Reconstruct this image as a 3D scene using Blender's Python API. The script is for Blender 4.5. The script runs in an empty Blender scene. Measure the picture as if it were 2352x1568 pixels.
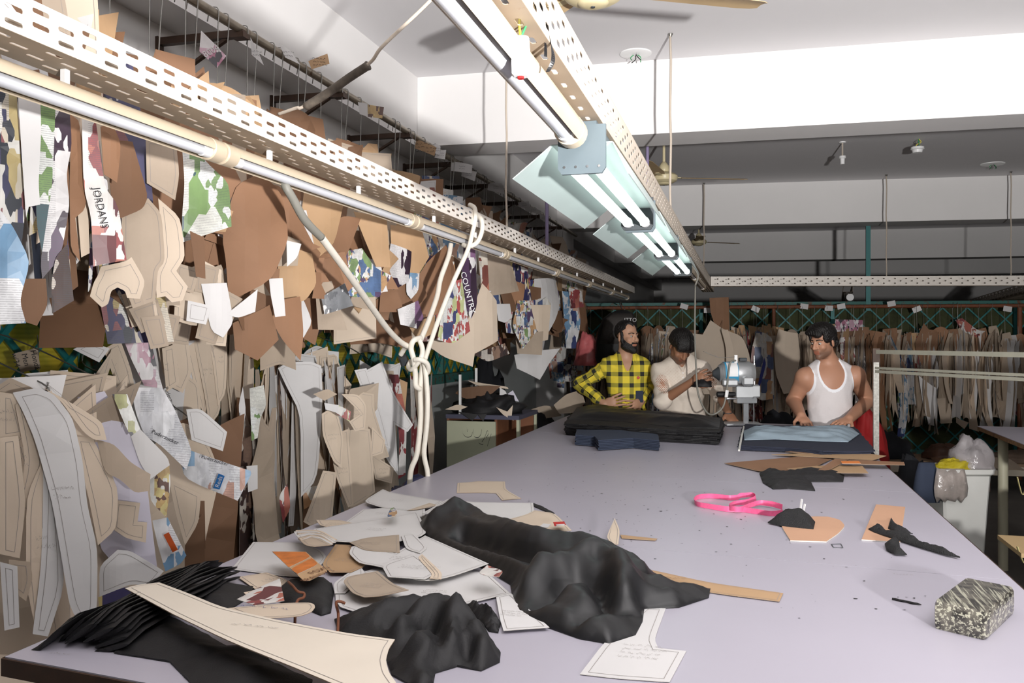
import bpy, bmesh, math, random
import numpy as np
from mathutils import Vector, Matrix, noise
from mathutils.geometry import delaunay_2d_cdt
random.seed(7)
SC = bpy.context.scene
COL = SC.collection
# ------------------------------------------------------------------ camera
F = 2000.0                                   # focal length in pixels of the 2352 px frame
CAMZ = 1.56
YAW = math.radians(15.0)
SN, CS = math.sin(YAW), math.cos(YAW)
cam_d = bpy.data.cameras.new('camera')
cam_d.sensor_width = 36.0
cam_d.lens = F / 2352 * 36.0
cam_d.shift_y = -4 / 2352
cam_d.clip_start = 0.05
cam = bpy.data.objects.new('camera', cam_d)
cam.location = (0, 0, CAMZ)
cam.rotation_euler = (math.pi / 2, 0, YAW)
COL.objects.link(cam)
SC.camera = cam
# ------------------------------------------------------------------ world, lights, exposure
world = bpy.data.worlds.new('world')
SC.world = world
world.use_nodes = True
world.node_tree.nodes['Background'].inputs[0].default_value = (0.80, 0.88, 1.0, 1)
world.node_tree.nodes['Background'].inputs[1].default_value = 0.35
SC.view_settings.view_transform = 'Standard'
SC.view_settings.look = 'None'
SC.view_settings.exposure = -0.1
SC.view_settings.gamma = 1.0
SC.view_settings.use_curve_mapping = False
# the photographer's flash on a stand to the right of the camera, tilted up at the ceiling
fl = bpy.data.lights.new('flash', 'SPOT')
fl.energy = 2450
fl.color = (1.0, 0.98, 0.96)
fl.spot_size = math.radians(130)
fl.spot_blend = 1.0
fl.shadow_soft_size = 0.06
flo = bpy.data.objects.new('flash', fl)
flo.location = (1.30, -0.6, 1.46)
_d = Vector((-0.10, 1.0, 0.86))
flo.rotation_euler = _d.to_track_quat('-Z', 'Y').to_euler()
COL.objects.link(flo)
# unseen fill light added behind the photographer to brighten the table
bl = bpy.data.lights.new('added_fill_light', 'AREA')
bl.shape = 'RECTANGLE'
bl.size, bl.size_y = 3.0, 1.2
bl.energy = 1
bl.color = (1.0, 0.97, 0.95)
blo = bpy.data.objects.new('added_fill_light', bl)
blo.location = (0.6, -1.8, 3.1)
blo.rotation_euler = (math.radians(18), 0, 0)
COL.objects.link(blo)

# ------------------------------------------------------------------ helpers: pixels of the photograph to places in the room
def ray(px, py):
    u = (px - 1176) / F; v = (780 - py) / F
    return Vector((-SN + CS * u, CS + SN * u, v))
ORG = Vector((0, 0, CAMZ))
def P(px, py, t):  return ORG + ray(px, py) * t
def PZ(px, py, z):
    d = ray(px, py); return ORG + d * ((z - CAMZ) / d.z)
def PX(px, py, x):
    d = ray(px, py); return ORG + d * (x / d.x)
def PY(px, py, y):
    d = ray(px, py); return ORG + d * (y / d.y)

# ------------------------------------------------------------------ helpers: materials
def lin(c):
    return tuple((x / 12.92 if x <= 0.04045 else ((x + 0.055) / 1.055) ** 2.4) for x in c)
def rgb(r, g, b): return lin((r / 255, g / 255, b / 255))
MATS = {}
def mk(name, col, rough=0.7, metal=0.0, var=0.0, nz=None, bump=None, spec=0.4, sheen=0.0, emit=None, coat=0.0, trans=0.0, alpha=1.0, wear=None):
    if name in MATS: return MATS[name]
    m = bpy.data.materials.new(name); m.use_nodes = True
    nt = m.node_tree; b = nt.nodes['Principled BSDF']
    c4 = (*col, 1)
    b.inputs['Base Color'].default_value = c4
    b.inputs['Roughness'].default_value = rough
    b.inputs['Metallic'].default_value = metal
    b.inputs['Specular IOR Level'].default_value = spec
    if sheen:
        b.inputs['Sheen Weight'].default_value = sheen
        b.inputs['Sheen Roughness'].default_value = 0.5
    if coat: b.inputs['Coat Weight'].default_value = coat
    if trans: b.inputs['Transmission Weight'].default_value = trans
    if alpha < 1: b.inputs['Alpha'].default_value = alpha
    if emit:
        b.inputs['Emission Color'].default_value = (*emit[0], 1)
        b.inputs['Emission Strength'].default_value = emit[1]
    L = nt.links.new
    last = None
    tc = None
    def coord():
        nonlocal tc
        if tc is None:
            tc = nt.nodes.new('ShaderNodeTexCoord')
        return tc.outputs['Object']
    if nz:
        t = nt.nodes.new('ShaderNodeTexNoise'); t.inputs['Scale'].default_value = nz[0]
        t.inputs['Detail'].default_value = 5
        L(coord(), t.inputs['Vector'])
        mr = nt.nodes.new('ShaderNodeMapRange')
        mr.inputs[1].default_value = 0.3; mr.inputs[2].default_value = 0.7
        mr.inputs[3].default_value = 1 - nz[1]; mr.inputs[4].default_value = 1 + nz[1]
        L(t.outputs['Fac'], mr.inputs[0])
        mx = nt.nodes.new('ShaderNodeVectorMath'); mx.operation = 'SCALE'
        mx.inputs[0].default_value = col
        L(mr.outputs[0], mx.inputs['Scale'])
        last = mx.outputs[0]
    if wear:   # (scale, threshold, colour)
        t = nt.nodes.new('ShaderNodeTexNoise'); t.inputs['Scale'].default_value = wear[0]
        t.inputs['Detail'].default_value = 8; t.inputs['Roughness'].default_value = 0.7
        L(coord(), t.inputs['Vector'])
        cr = nt.nodes.new('ShaderNodeValToRGB')
        cr.color_ramp.elements[0].position = wear[1]; cr.color_ramp.elements[1].position = wear[1] + 0.05
        L(t.outputs['Fac'], cr.inputs[0])
        mx = nt.nodes.new('ShaderNodeMix'); mx.data_type = 'RGBA'
        if last is not None: L(last, mx.inputs['A'])
        else: mx.inputs['A'].default_value = c4
        mx.inputs['B'].default_value = (*wear[2], 1)
        L(cr.outputs['Color'], mx.inputs['Factor'])
        last = mx.outputs['Result']
    if var:
        oi = nt.nodes.new('ShaderNodeObjectInfo')
        mr = nt.nodes.new('ShaderNodeMapRange')
        mr.inputs[3].default_value = 1 - var; mr.inputs[4].default_value = 1 + var * 0.6
        L(oi.outputs['Random'], mr.inputs[0])
        mx = nt.nodes.new('ShaderNodeVectorMath'); mx.operation = 'SCALE'
        if last is not None: L(last, mx.inputs[0])
        else: mx.inputs[0].default_value = col
        L(mr.outputs[0], mx.inputs['Scale'])
        last = mx.outputs[0]
    if last is not None: L(last, b.inputs['Base Color'])
    if bump:
        t = nt.nodes.new('ShaderNodeTexNoise'); t.inputs['Scale'].default_value = bump[0]
        t.inputs['Detail'].default_value = 4
        L(coord(), t.inputs['Vector'])
        bp = nt.nodes.new('ShaderNodeBump'); bp.inputs['Strength'].default_value = bump[1]
        bp.inputs['Distance'].default_value = 0.01
        L(t.outputs['Fac'], bp.inputs['Height']); L(bp.outputs[0], b.inputs['Normal'])
    MATS[name] = m
    return m

def mk_print(name, palette, scale=(14, 9), base=None, lines=True, seed=0.0, cover=0.55):
    """printed carton: blocks of colour and rows of tiny print in the sheet's own flat coordinates"""
    if name in MATS: return MATS[name]
    m = bpy.data.materials.new(name); m.use_nodes = True
    nt = m.node_tree; b = nt.nodes['Principled BSDF']; L = nt.links.new; N = nt.nodes.new
    b.inputs['Roughness'].default_value = 0.38
    uv = N('ShaderNodeUVMap'); uv.uv_map = 'flat'
    oi = N('ShaderNodeObjectInfo')
    ad = N('ShaderNodeVectorMath'); ad.operation = 'ADD'
    cm = N('ShaderNodeCombineXYZ')
    ml = N('ShaderNodeMath'); ml.operation = 'MULTIPLY'; ml.inputs[1].default_value = 7.3
    L(oi.outputs['Random'], ml.inputs[0]); L(ml.outputs[0], cm.inputs[0]); L(ml.outputs[0], cm.inputs[1])
    cm.inputs[2].default_value = seed
    L(uv.outputs[0], ad.inputs[0]); L(cm.outputs[0], ad.inputs[1])
    mp = N('ShaderNodeMapping'); mp.inputs['Scale'].default_value = (scale[0] * 1.7, scale[1] * 1.1, 1)
    L(ad.outputs[0], mp.inputs['Vector'])
    vo = N('ShaderNodeTexVoronoi'); vo.distance = 'CHEBYCHEV'; vo.inputs['Scale'].default_value = 1.0
    vo.inputs['Randomness'].default_value = 0.75
    L(mp.outputs[0], vo.inputs['Vector'])
    sx = N('ShaderNodeSeparateColor'); L(vo.outputs['Color'], sx.inputs[0])
    cr = N('ShaderNodeValToRGB'); cr.color_ramp.interpolation = 'CONSTANT'
    els = cr.color_ramp.elements
    n = len(palette)
    def dull(c):
        g = .3 * c[0] + .5 * c[1] + .2 * c[2]
        return tuple((g + (x - g) * .62) * .88 for x in c)
    palette = [dull(c) for c in palette]
    els[0].position = 0; els[0].color = (*palette[0], 1)
    els[1].position = 1.0 / n; els[1].color = (*palette[1 % n], 1)
    for i in range(2, n):
        e = els.new(i / n); e.color = (*palette[i], 1)
    L(sx.outputs[0], cr.inputs[0])
    out = cr.outputs[0]
    v2 = N('ShaderNodeTexVoronoi'); v2.inputs['Scale'].default_value = 3.1; v2.distance = 'MANHATTAN'; L(mp.outputs[0], v2.inputs['Vector'])
    s2 = N('ShaderNodeSeparateColor'); L(v2.outputs['Color'], s2.inputs[0])
    cr2 = N('ShaderNodeValToRGB'); cr2.color_ramp.interpolation = 'CONSTANT'
    for i in range(n):
        e = cr2.color_ramp.elements[i] if i < 2 else cr2.color_ramp.elements.new(i / n)
        e.position = i / n; e.color = (*palette[(i * 3 + 1) % n], 1)
    L(s2.outputs[1], cr2.inputs[0])
    pk = N('ShaderNodeMath'); pk.operation = 'GREATER_THAN'; pk.inputs[1].default_value = .58; L(sx.outputs[2], pk.inputs[0])
    m2 = N('ShaderNodeMix'); m2.data_type = 'RGBA'; L(pk.outputs[0], m2.inputs['Factor']); L(out, m2.inputs['A']); L(cr2.outputs[0], m2.inputs['B'])
    out = m2.outputs['Result']
    tn = N('ShaderNodeTexNoise'); tn.inputs['Scale'].default_value = 1.3; tn.inputs['Detail'].default_value = 6; L(mp.outputs[0], tn.inputs['Vector'])
    mrn = N('ShaderNodeMapRange'); mrn.inputs[1].default_value = .3; mrn.inputs[2].default_value = .7; mrn.inputs[3].default_value = .72; mrn.inputs[4].default_value = 1.12; L(tn.outputs['Fac'], mrn.inputs[0])
    vsn = N('ShaderNodeVectorMath'); vsn.operation = 'SCALE'; L(out, vsn.inputs[0]); L(mrn.outputs[0], vsn.inputs['Scale']); out = vsn.outputs[0]
    if lines:
        w = N('ShaderNodeTexWave'); w.wave_type = 'BANDS'; w.bands_direction = 'Y'
        w.inputs['Scale'].default_value = 60; w.inputs['Distortion'].default_value = 0
        L(ad.outputs[0], w.inputs['Vector'])
        t = N('ShaderNodeTexNoise'); t.inputs['Scale'].default_value = 150; L(ad.outputs[0], t.inputs['Vector'])
        a = N('ShaderNodeMath'); a.operation = 'MULTIPLY'
        L(w.outputs['Fac'], a.inputs[0]); L(t.outputs['Fac'], a.inputs[1])
        g = N('ShaderNodeMath'); g.operation = 'GREATER_THAN'; g.inputs[1].default_value = 0.36
        L(a.outputs[0], g.inputs[0])
        k = N('ShaderNodeMath'); k.operation = 'GREATER_THAN'; k.inputs[1].default_value = cover
        L(sx.outputs[1], k.inputs[0])
        h = N('ShaderNodeMath'); h.operation = 'MULTIPLY'
        L(g.outputs[0], h.inputs[0]); L(k.outputs[0], h.inputs[1])
        h2 = N('ShaderNodeMath'); h2.operation = 'MULTIPLY'; h2.inputs[1].default_value = 0.4
        L(h.outputs[0], h2.inputs[0])
        mx = N('ShaderNodeMix'); mx.data_type = 'RGBA'
        mx.inputs['B'].default_value = (0.05, 0.05, 0.07, 1)
        L(out, mx.inputs['A']); L(h2.outputs[0], mx.inputs['Factor'])
        out = mx.outputs['Result']
    L(out, b.inputs['Base Color'])
    MATS[name] = m
    return m

# ------------------------------------------------------------------ helpers: objects
def tag(o, label=None, cat=None, group=None, kind=None):
    if label: o['label'] = label
    if cat: o['category'] = cat
    if group: o['group'] = group
    if kind: o['kind'] = kind
    return o
def world_loc(o):
    v = Vector(o.location)
    while o.parent is not None:
        o = o.parent; v += Vector(o.location)
    return v
def empty(name, loc, label=None, cat=None, group=None, kind=None):
    o = bpy.data.objects.new(name, None); o.empty_display_size = 0.1
    o.location = loc; COL.objects.link(o)
    return tag(o, label, cat, group, kind)
def link(name, me, parent=None, loc=None):
    o = bpy.data.objects.new(name, me); COL.objects.link(o)
    if parent is not None: o.parent = parent
    if loc is not None: o.location = loc
    return o

ORD = ['zeroth', 'first', 'second', 'third', 'fourth', 'fifth', 'sixth', 'seventh', 'eighth', 'ninth', 'tenth', 'eleventh', 'twelfth', 'thirteenth', 'fourteenth', 'fifteenth', 'sixteenth', 'seventeenth', 'eighteenth', 'nineteenth', 'twentieth']
def ordinal(n):
    if n <= 20: return ORD[n]
    t = {2: 'twenty', 3: 'thirty', 4: 'forty'}[n // 10]
    return t + '-' + ORD[n % 10] if n % 10 else t[:-1] + 'ieth'
class MB:
    """collects world-space geometry, then links it as ONE mesh object"""
    def __init__(s): s.v = []; s.f = []; s.m = []; s.uv = None
    def add(s, vs, fs, mi=0):
        o = len(s.v); s.v += [tuple(x) for x in vs]
        s.f += [tuple(i + o for i in f) for f in fs]; s.m += [mi] * len(fs)
    def box(s, lo, hi, mi=0, rot=None, about=None):
        x0, y0, z0 = lo; x1, y1, z1 = hi
        vs = [Vector(p) for p in ((x0, y0, z0), (x1, y0, z0), (x1, y1, z0), (x0, y1, z0), (x0, y0, z1), (x1, y0, z1), (x1, y1, z1), (x0, y1, z1))]
        if rot is not None:
            c = Vector(about) if about is not None else Vector(((x0 + x1) / 2, (y0 + y1) / 2, (z0 + z1) / 2))
            vs = [c + rot @ (p - c) for p in vs]
        s.add(vs, [(0, 3, 2, 1), (4, 5, 6, 7), (0, 1, 5, 4), (1, 2, 6, 5), (2, 3, 7, 6), (3, 0, 4, 7)], mi)
        return s
    def bbox(s, lo, hi, r=0.004, mi=0):
        """box with chamfered vertical and horizontal edges"""
        x0, y0, z0 = lo; x1, y1, z1 = hi
        r = min(r, (x1 - x0) / 2.1, (y1 - y0) / 2.1, (z1 - z0) / 2.1)
        rings = []
        for z, k in ((z0, r), (z0 + r, 0), (z1 - r, 0), (z1, r)):
            a0, a1, b0, b1 = x0 + k, x1 - k, y0 + k, y1 - k
            q = r * 0.6
            rings.append([(a0 + q, b0, z), (a1 - q, b0, z), (a1, b0 + q, z), (a1, b1 - q, z), (a1 - q, b1, z), (a0 + q, b1, z), (a0, b1 - q, z), (a0, b0 + q, z)])
        s.loft(rings, True, True, mi); return s
    def bar(s, a, b, w, h, mi=0, up=(0, 0, 1)):
        """rectangular bar from a to b, w across, h along up"""
        a, b = Vector(a), Vector(b); d = (b - a).normalized(); up = Vector(up)
        x = d.cross(up)
        if x.length < 1e-4: x = d.cross(Vector((1, 0, 0)))
        x.normalize(); y = x.cross(d).normalized()
        vs = []
        for p in (a, b):
            for sx, sy in ((-1, -1), (1, -1), (1, 1), (-1, 1)):
                vs.append(p + x * (sx * w / 2) + y * (sy * h / 2))
        s.add(vs, [(0, 1, 2, 3), (7, 6, 5, 4), (0, 4, 5, 1), (1, 5, 6, 2), (2, 6, 7, 3), (3, 7, 4, 0)], mi); return s
    def loft(s, rings, cap0=True, cap1=True, mi=0, closed=True):
        n = len(rings[0]); o = len(s.v)
        for r in rings: s.v += [tuple(p) for p in r]
        for i in range(len(rings) - 1):
            for j in range(n if closed else n - 1):
                k = (j + 1) % n
                s.f.append((o + i * n + j, o + i * n + k, o + (i + 1) * n + k, o + (i + 1) * n + j)); s.m.append(mi)
        if cap0: s.f.append(tuple(o + j for j in reversed(range(n)))); s.m.append(mi)
        if cap1: s.f.append(tuple(o + (len(rings) - 1) * n + j for j in range(n))); s.m.append(mi)
        return s
    def tube(s, pts, r, n=10, mi=0, cap=True):
        pts = [Vector(p) for p in pts]
        rs = r if isinstance(r, (list, tuple)) else [r] * len(pts)
        ref = None; rings = []
        for i, p in enumerate(pts):
            d = (pts[min(i + 1, len(pts) - 1)] - pts[max(i - 1, 0)])
            if d.length < 1e-9: d = Vector((0, 0, 1))
            d.normalize()
            if ref is None:
                ref = d.cross(Vector((0, 0, 1)))
                if ref.length < 1e-3: ref = d.cross(Vector((1, 0, 0)))
            x = (ref - d * ref.dot(d))
            if x.length < 1e-6: x = d.orthogonal()
            x.normalize(); y = d.cross(x); ref = x
            rings.append([p + (x * math.cos(2 * math.pi * k / n) + y * math.sin(2 * math.pi * k / n)) * rs[i] for k in range(n)])
        return s.loft(rings, cap, cap, mi)
    def lathe(s, prof, origin, axis=(0, 0, 1), n=24, mi=0, cap=True):
        axis = Vector(axis).normalized(); origin = Vector(origin)
        x = axis.orthogonal().normalized(); y = axis.cross(x)
        rings = [[origin + axis * h + (x * math.cos(2 * math.pi * k / n) + y * math.sin(2 * math.pi * k / n)) * max(r, 1e-4) for k in range(n)] for r, h in prof]
        return s.loft(rings, cap, cap, mi)
    def prism(s, poly, z0, z1, mi=0):
        a = [(p[0], p[1], z0) for p in poly]; b = [(p[0], p[1], z1) for p in poly]
        return s.loft([a, b], True, True, mi)
    def build(s, name, mats, parent=None, smooth=False, label=None, cat=None, group=None, kind=None, angle=None):
        vs = np.array(s.v, dtype=float)
        if parent is None:
            org = Vector(((vs[:, 0].min() + vs[:, 0].max()) / 2, (vs[:, 1].min() + vs[:, 1].max()) / 2, vs[:, 2].min()))
            loc = org
        else:
            org = world_loc(parent); loc = Vector((0, 0, 0))
        me = bpy.data.meshes.new(name)
        me.from_pydata((vs - np.array(org)).tolist(), [], s.f)
        if not isinstance(mats, (list, tuple)): mats = [mats]
        for m in mats: me.materials.append(m)
        if len(mats) > 1: me.polygons.foreach_set('material_index', s.m)
        if s.uv is not None:
            uvl = me.uv_layers.new(name='flat')
            li = np.zeros(len(me.loops), dtype=np.int32); me.loops.foreach_get('vertex_index', li)
            uvl.data.foreach_set('uv', np.array(s.uv, dtype=np.float32)[li].ravel())
        if smooth:
            me.polygons.foreach_set('use_smooth', [True] * len(me.polygons))
            if angle: me.set_sharp_from_angle(angle=math.radians(angle))
        me.update()
        o = link(name, me, parent, loc)
        return tag(o, label, cat, group, kind)

def catmull(pts, n=8, closed=False):
    pts = [Vector(p) for p in pts]; out = []
    m = len(pts)
    rng = range(m if closed else m - 1)
    for i in rng:
        p0 = pts[(i - 1) % m] if (closed or i > 0) else pts[0]
        p1 = pts[i]; p2 = pts[(i + 1) % m]
        p3 = pts[(i + 2) % m] if (closed or i + 2 < m) else pts[m - 1]
        for k in range(n):
            t = k / n
            out.append(0.5 * ((2 * p1) + (p2 - p0) * t + (2 * p0 - 5 * p1 + 4 * p2 - p3) * t * t + (3 * p1 - p0 - 3 * p2 + p3) * t ** 3))
    if not closed: out.append(pts[-1])
    return out

def round_poly(poly, amt=0.22, sharp=70):
    """rounds the gentle corners of an outline, keeps the acute ones"""
    out = []; n = len(poly)
    for i in range(n):
        a = Vector(poly[i - 1]); b = Vector(poly[i]); c = Vector(poly[(i + 1) % n])
        u = (a - b); w = (c - b)
        if u.length < 1e-6 or w.length < 1e-6: continue
        ang = math.degrees(u.angle(w, math.pi))
        if ang < 128 or ang > 178: out.append(tuple(b)); continue
        p = b + u * 0.25; q = b + w * 0.25
        for t in (0, 0.5, 1):
            r = p * (1 - t) ** 2 + b * (2 * t * (1 - t)) + q * t * t
            out.append(tuple(r))
    return out

def offset_poly(poly, d):
    n = len(poly); out = []
    area = sum(poly[i][0] * poly[(i + 1) % n][1] - poly[(i + 1) % n][0] * poly[i][1] for i in range(n))
    sg = 1 if area > 0 else -1
    for i in range(n):
        a = Vector(poly[i - 1]); b = Vector(poly[i]); c = Vector(poly[(i + 1) % n])
        e1 = (b - a); e2 = (c - b)
        if e1.length < 1e-9 or e2.length < 1e-9: out.append(tuple(b)); continue
        e1.normalize(); e2.normalize()
        n1 = Vector((-e1.y, e1.x)) * sg; n2 = Vector((-e2.y, e2.x)) * sg
        m = n1 + n2
        if m.length < 0.3: m = n1
        m.normalize()
        k = d / max(0.45, m.dot(n1))
        out.append(tuple(b + m * k))
    return out

def poly_dist(p, poly):
    best = 1e9; n = len(poly)
    for i in range(n):
        a = poly[i]; b = poly[(i + 1) % n]
        dx, dy = b[0] - a[0], b[1] - a[1]
        L2 = dx * dx + dy * dy
        t = 0 if L2 < 1e-12 else max(0, min(1, ((p[0] - a[0]) * dx + (p[1] - a[1]) * dy) / L2))
        qx, qy = a[0] + dx * t - p[0], a[1] + dy * t - p[1]
        best = min(best, qx * qx + qy * qy)
    return math.sqrt(best)
def line_dist2(x, y, pl):
    best = 1e9
    for (ax, ay), (bx, by) in zip(pl, pl[1:]):
        dx, dy = bx - ax, by - ay; L2 = dx * dx + dy * dy
        t = 0 if L2 < 1e-12 else max(0, min(1, ((x - ax) * dx + (y - ay) * dy) / L2))
        best = min(best, (ax + dx * t - x) ** 2 + (ay + dy * t - y) ** 2)
    return best
def inside(p, poly):
    r = False; n = len(poly); x, y = p
    for i in range(n):
        x1, y1 = poly[i]; x2, y2 = poly[(i + 1) % n]
        if (y1 > y) != (y2 > y) and x < (x2 - x1) * (y - y1) / (y2 - y1) + x1: r = not r
    return r

def triangulate(poly, g, jitter=0.0, minfrac=0.45):
    """constrained Delaunay of an outline with interior points; returns verts2d, tris, boundary loop indices"""
    pts = []
    n = len(poly)
    # split long edges
    fine = []
    for i in range(n):
        a = Vector(poly[i]); b = Vector(poly[(i + 1) % n])
        k = max(1, int((b - a).length / g + 0.5)) if g else 1
        for j in range(k): fine.append(a.lerp(b, j / k))
    pts = list(fine)
    if g:
        xs = [p[0] for p in poly]; ys = [p[1] for p in poly]
        x = min(xs) + g * 0.5; row = 0
        while x < max(xs):
            y = min(ys) + g * (0.25 if row % 2 else 0.75)
            while y < max(ys):
                q = (x, y)
                if inside(q, poly) and poly_dist(q, poly) > g * minfrac: pts.append(Vector(q))
                y += g
            x += g * 0.9; row += 1
    nb = len(fine)
    r = delaunay_2d_cdt([Vector((p[0], p[1])) for p in pts], [], [list(range(nb))], 1, 1e-6)
    vs, es, fs = r[0], r[1], r[2]
    edges = {}
    tris = []
    for f in fs:
        f = list(f)
        if len(f) < 3: continue
        a = (vs[f[1]] - vs[f[0]]).cross(vs[f[2]] - vs[f[0]])
        if a < 0: f.reverse()
        tris.append(tuple(f))
        for i in range(len(f)):
            e = (f[i], f[(i + 1) % len(f)])
            edges[e] = edges.get(e, 0) + 1
    bnd = [e for e in edges if (e[1], e[0]) not in edges]
    return [(v[0], v[1]) for v in vs], tris, bnd

def sheet(name, poly, frame, mats, parent=None, thick=0.0012, bend=None, pencil=0.0, g=None, hole=None, **kw):
    """flat card cut to an outline: poly in metres in frame (origin, A, B, N); bend(a, b) gives the offset along N"""
    O, A, B, N = frame
    if g is None:
        w = max(p[0] for p in poly) - min(p[0] for p in poly); h = max(p[1] for p in poly) - min(p[1] for p in poly)
        g = max(0.012, max(w, h) / 9) if bend else None
    vs, tris, bnd = triangulate(poly, g)
    bf = bend or (lambda a, b: 0.0)
    mb = MB(); n = len(vs)
    front = [O + A * a + B * b + N * (bf(a, b) + thick / 2) for a, b in vs]
    back = [O + A * a + B * b + N * (bf(a, b) - thick / 2) for a, b in vs]
    mb.add(front + back, tris + [tuple(i + n for i in reversed(t)) for t in tris] + [(e[1], e[0], e[0] + n, e[1] + n) for e in bnd], 0)
    mb.m = [0] * len(tris) + [2] * len(tris) + [1] * len(bnd)
    uv = list(vs) + list(vs)
    if pencil:
        pin = offset_poly(poly, pencil); pin2 = offset_poly(poly, pencil + 0.0011)
        m = len(pin); o = len(mb.v)
        fine1 = []; fine2 = []
        for i in range(m):
            a1, b1 = Vector(pin[i]), Vector(pin[(i + 1) % m]); a2, b2 = Vector(pin2[i]), Vector(pin2[(i + 1) % m])
            k = max(1, int((b1 - a1).length / (g or 0.05)))
            for j in range(k): fine1.append(a1.lerp(b1, j / k)); fine2.append(a2.lerp(b2, j / k))
        q = len(fine1)
        L1 = [O + A * p[0] + B * p[1] + N * (bf(p[0], p[1]) + thick / 2 + 0.0006) for p in fine1]
        L2 = [O + A * p[0] + B * p[1] + N * (bf(p[0], p[1]) + thick / 2 + 0.0006) for p in fine2]
        mb.add(L1 + L2, [(i, (i + 1) % q, q + (i + 1) % q, q + i) for i in range(q)], 3)
        uv += [tuple(p) for p in fine1] + [tuple(p) for p in fine2]
    mb.uv = uv
    return mb.build(name, mats, parent, **kw)

def bender(k1=0.0, ang=0.0, wav=0.0, wl=0.2, ph=0.0, c=(0, 0), twist=0.0):
    ca, sa = math.cos(ang), math.sin(ang)
    def f(a, b):
        a -= c[0]; b -= c[1]
        q = a * ca + b * sa
        return -k1 * q * q / 2 + (wav * math.sin(q * 6.283 / wl + ph) if wav else 0) + twist * a * b
    return f

def text_obj(name, s, size, frame, mat, parent, bend=None, lift=0.0012, align='CENTER', sx=1.0):
    """flat lettering printed on a sheet or sign"""
    cu = bpy.data.curves.new(name, 'FONT'); cu.body = s; cu.size = size
    cu.align_x = align; cu.align_y = 'CENTER'; cu.resolution_u = 2
    tmp = bpy.data.objects.new(name, cu)
    me = bpy.data.meshes.new_from_object(tmp)
    bpy.data.objects.remove(tmp); bpy.data.curves.remove(cu)
    O, A, B, N = frame
    org = world_loc(parent)
    for v in me.vertices:
        a, b = v.co.x * sx, v.co.y
        off = (bend(a, b) if bend else 0) + lift
        v.co = O + A * a + B * b + N * off - org
    me.materials.clear(); me.materials.append(mat)
    return link(name, me, parent)
# ================================================================== materials
M_white = mk('white_paint', rgb(232, 230, 229), 0.75, nz=(1.2, 0.03), bump=(3, 0.03), wear=(2.3, 0.74, rgb(205, 200, 195)))
M_ceil = mk('ceiling_paint', rgb(226, 224, 226), 0.85, nz=(0.8, 0.03))
M_wall_grey = mk('grey_blue_wall_paint', rgb(170, 176, 176), 0.38, nz=(2.0, 0.06), bump=(6, 0.05), wear=(5, 0.72, rgb(120, 122, 120)))
M_floor = mk('floor_concrete', rgb(92, 88, 84), 0.8, nz=(3, 0.15), bump=(20, 0.1))
M_teal = mk('teal_paint', rgb(30, 112, 112), 0.5, var=0.12, wear=(14, 0.63, rgb(70, 52, 42)))
M_tealdark = mk('weathered_teal_paint', rgb(52, 104, 98), 0.55, wear=(16, 0.55, rgb(92, 62, 44)))
M_rust = mk('rusty_pipe', rgb(112, 66, 44), 0.65, nz=(9, 0.25), wear=(12, 0.62, rgb(60, 42, 34)))
M_pipe = mk('galvanised_pipe', rgb(150, 140, 126), 0.42, metal=0.55, nz=(14, 0.25), wear=(11, 0.6, rgb(96, 76, 58)))
M_wire = mk('steel_wire', rgb(140, 138, 134), 0.35, metal=0.8)
M_tray = mk('powder_coated_tray', rgb(236, 229, 220), 0.45, nz=(6, 0.05), wear=(9, 0.70, rgb(176, 150, 126)))
M_tray_dull = mk('dusty_tray', rgb(196, 184, 170), 0.5, nz=(6, 0.07), wear=(8, 0.66, rgb(170, 146, 124)))
M_batten = mk('yellowed_batten', rgb(206, 190, 166), 0.4, nz=(7, 0.05), wear=(13, 0.72, rgb(178, 128, 86)))
M_tube_off = mk('unlit_fluorescent_glass', rgb(214, 216, 222), 0.15, spec=0.6)
M_tube_on = mk('lit_fluorescent_glass', rgb(240, 255, 248), 0.2, emit=((0.90, 1.0, 0.96), 2.6))
M_reflector = mk('white_reflector', rgb(176, 190, 188), 0.35, nz=(5, 0.04))
M_greyplate = mk('grey_blue_end_plate', rgb(96, 108, 114), 0.45, nz=(9, 0.05))
M_darkgrey = mk('dark_grey_plastic', rgb(60, 64, 68), 0.5)
M_chrome = mk('bright_steel', rgb(190, 192, 195), 0.22, metal=0.9)
M_alu = mk('cast_aluminium', rgb(178, 180, 182), 0.38, metal=0.55, nz=(20, 0.06))
M_fan = mk('cream_fan_enamel', rgb(226, 212, 172), 0.35, nz=(8, 0.05))
M_fan_blade = mk('tan_fan_blade', rgb(196, 170, 132), 0.5, nz=(4, 0.12))
M_plastic_w = mk('white_plastic', rgb(238, 238, 238), 0.35)
M_string = mk('dusty_cord', rgb(190, 178, 164), 0.9)
M_lilac = mk('lilac_conduit', rgb(158, 146, 182), 0.45)
M_conduit = mk('white_flexible_conduit', rgb(226, 220, 208), 0.5, nz=(30, 0.05))
M_conduit_grey = mk('grey_cable_sheath', rgb(132, 130, 122), 0.5)
M_black_tape = mk('black_tape', rgb(26, 26, 28), 0.35)
M_black_rubber = mk('black_rubber', rgb(24, 24, 26), 0.55)
M_wire_yellow = mk('yellow_wire', rgb(220, 206, 70), 0.5)
M_wire_green = mk('green_wire', rgb(62, 150, 96), 0.5)
M_red = mk('red_plastic', rgb(190, 34, 34), 0.45)
M_iron = mk('brown_painted_iron', rgb(74, 56, 46), 0.6, nz=(12, 0.2))
M_pencil = mk('pencil_line', rgb(142, 136, 132), 0.9)
M_ink = mk('dark_ink', rgb(38, 38, 44), 0.8)
M_ink_blue = mk('blue_ink', rgb(48, 60, 130), 0.8)
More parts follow.
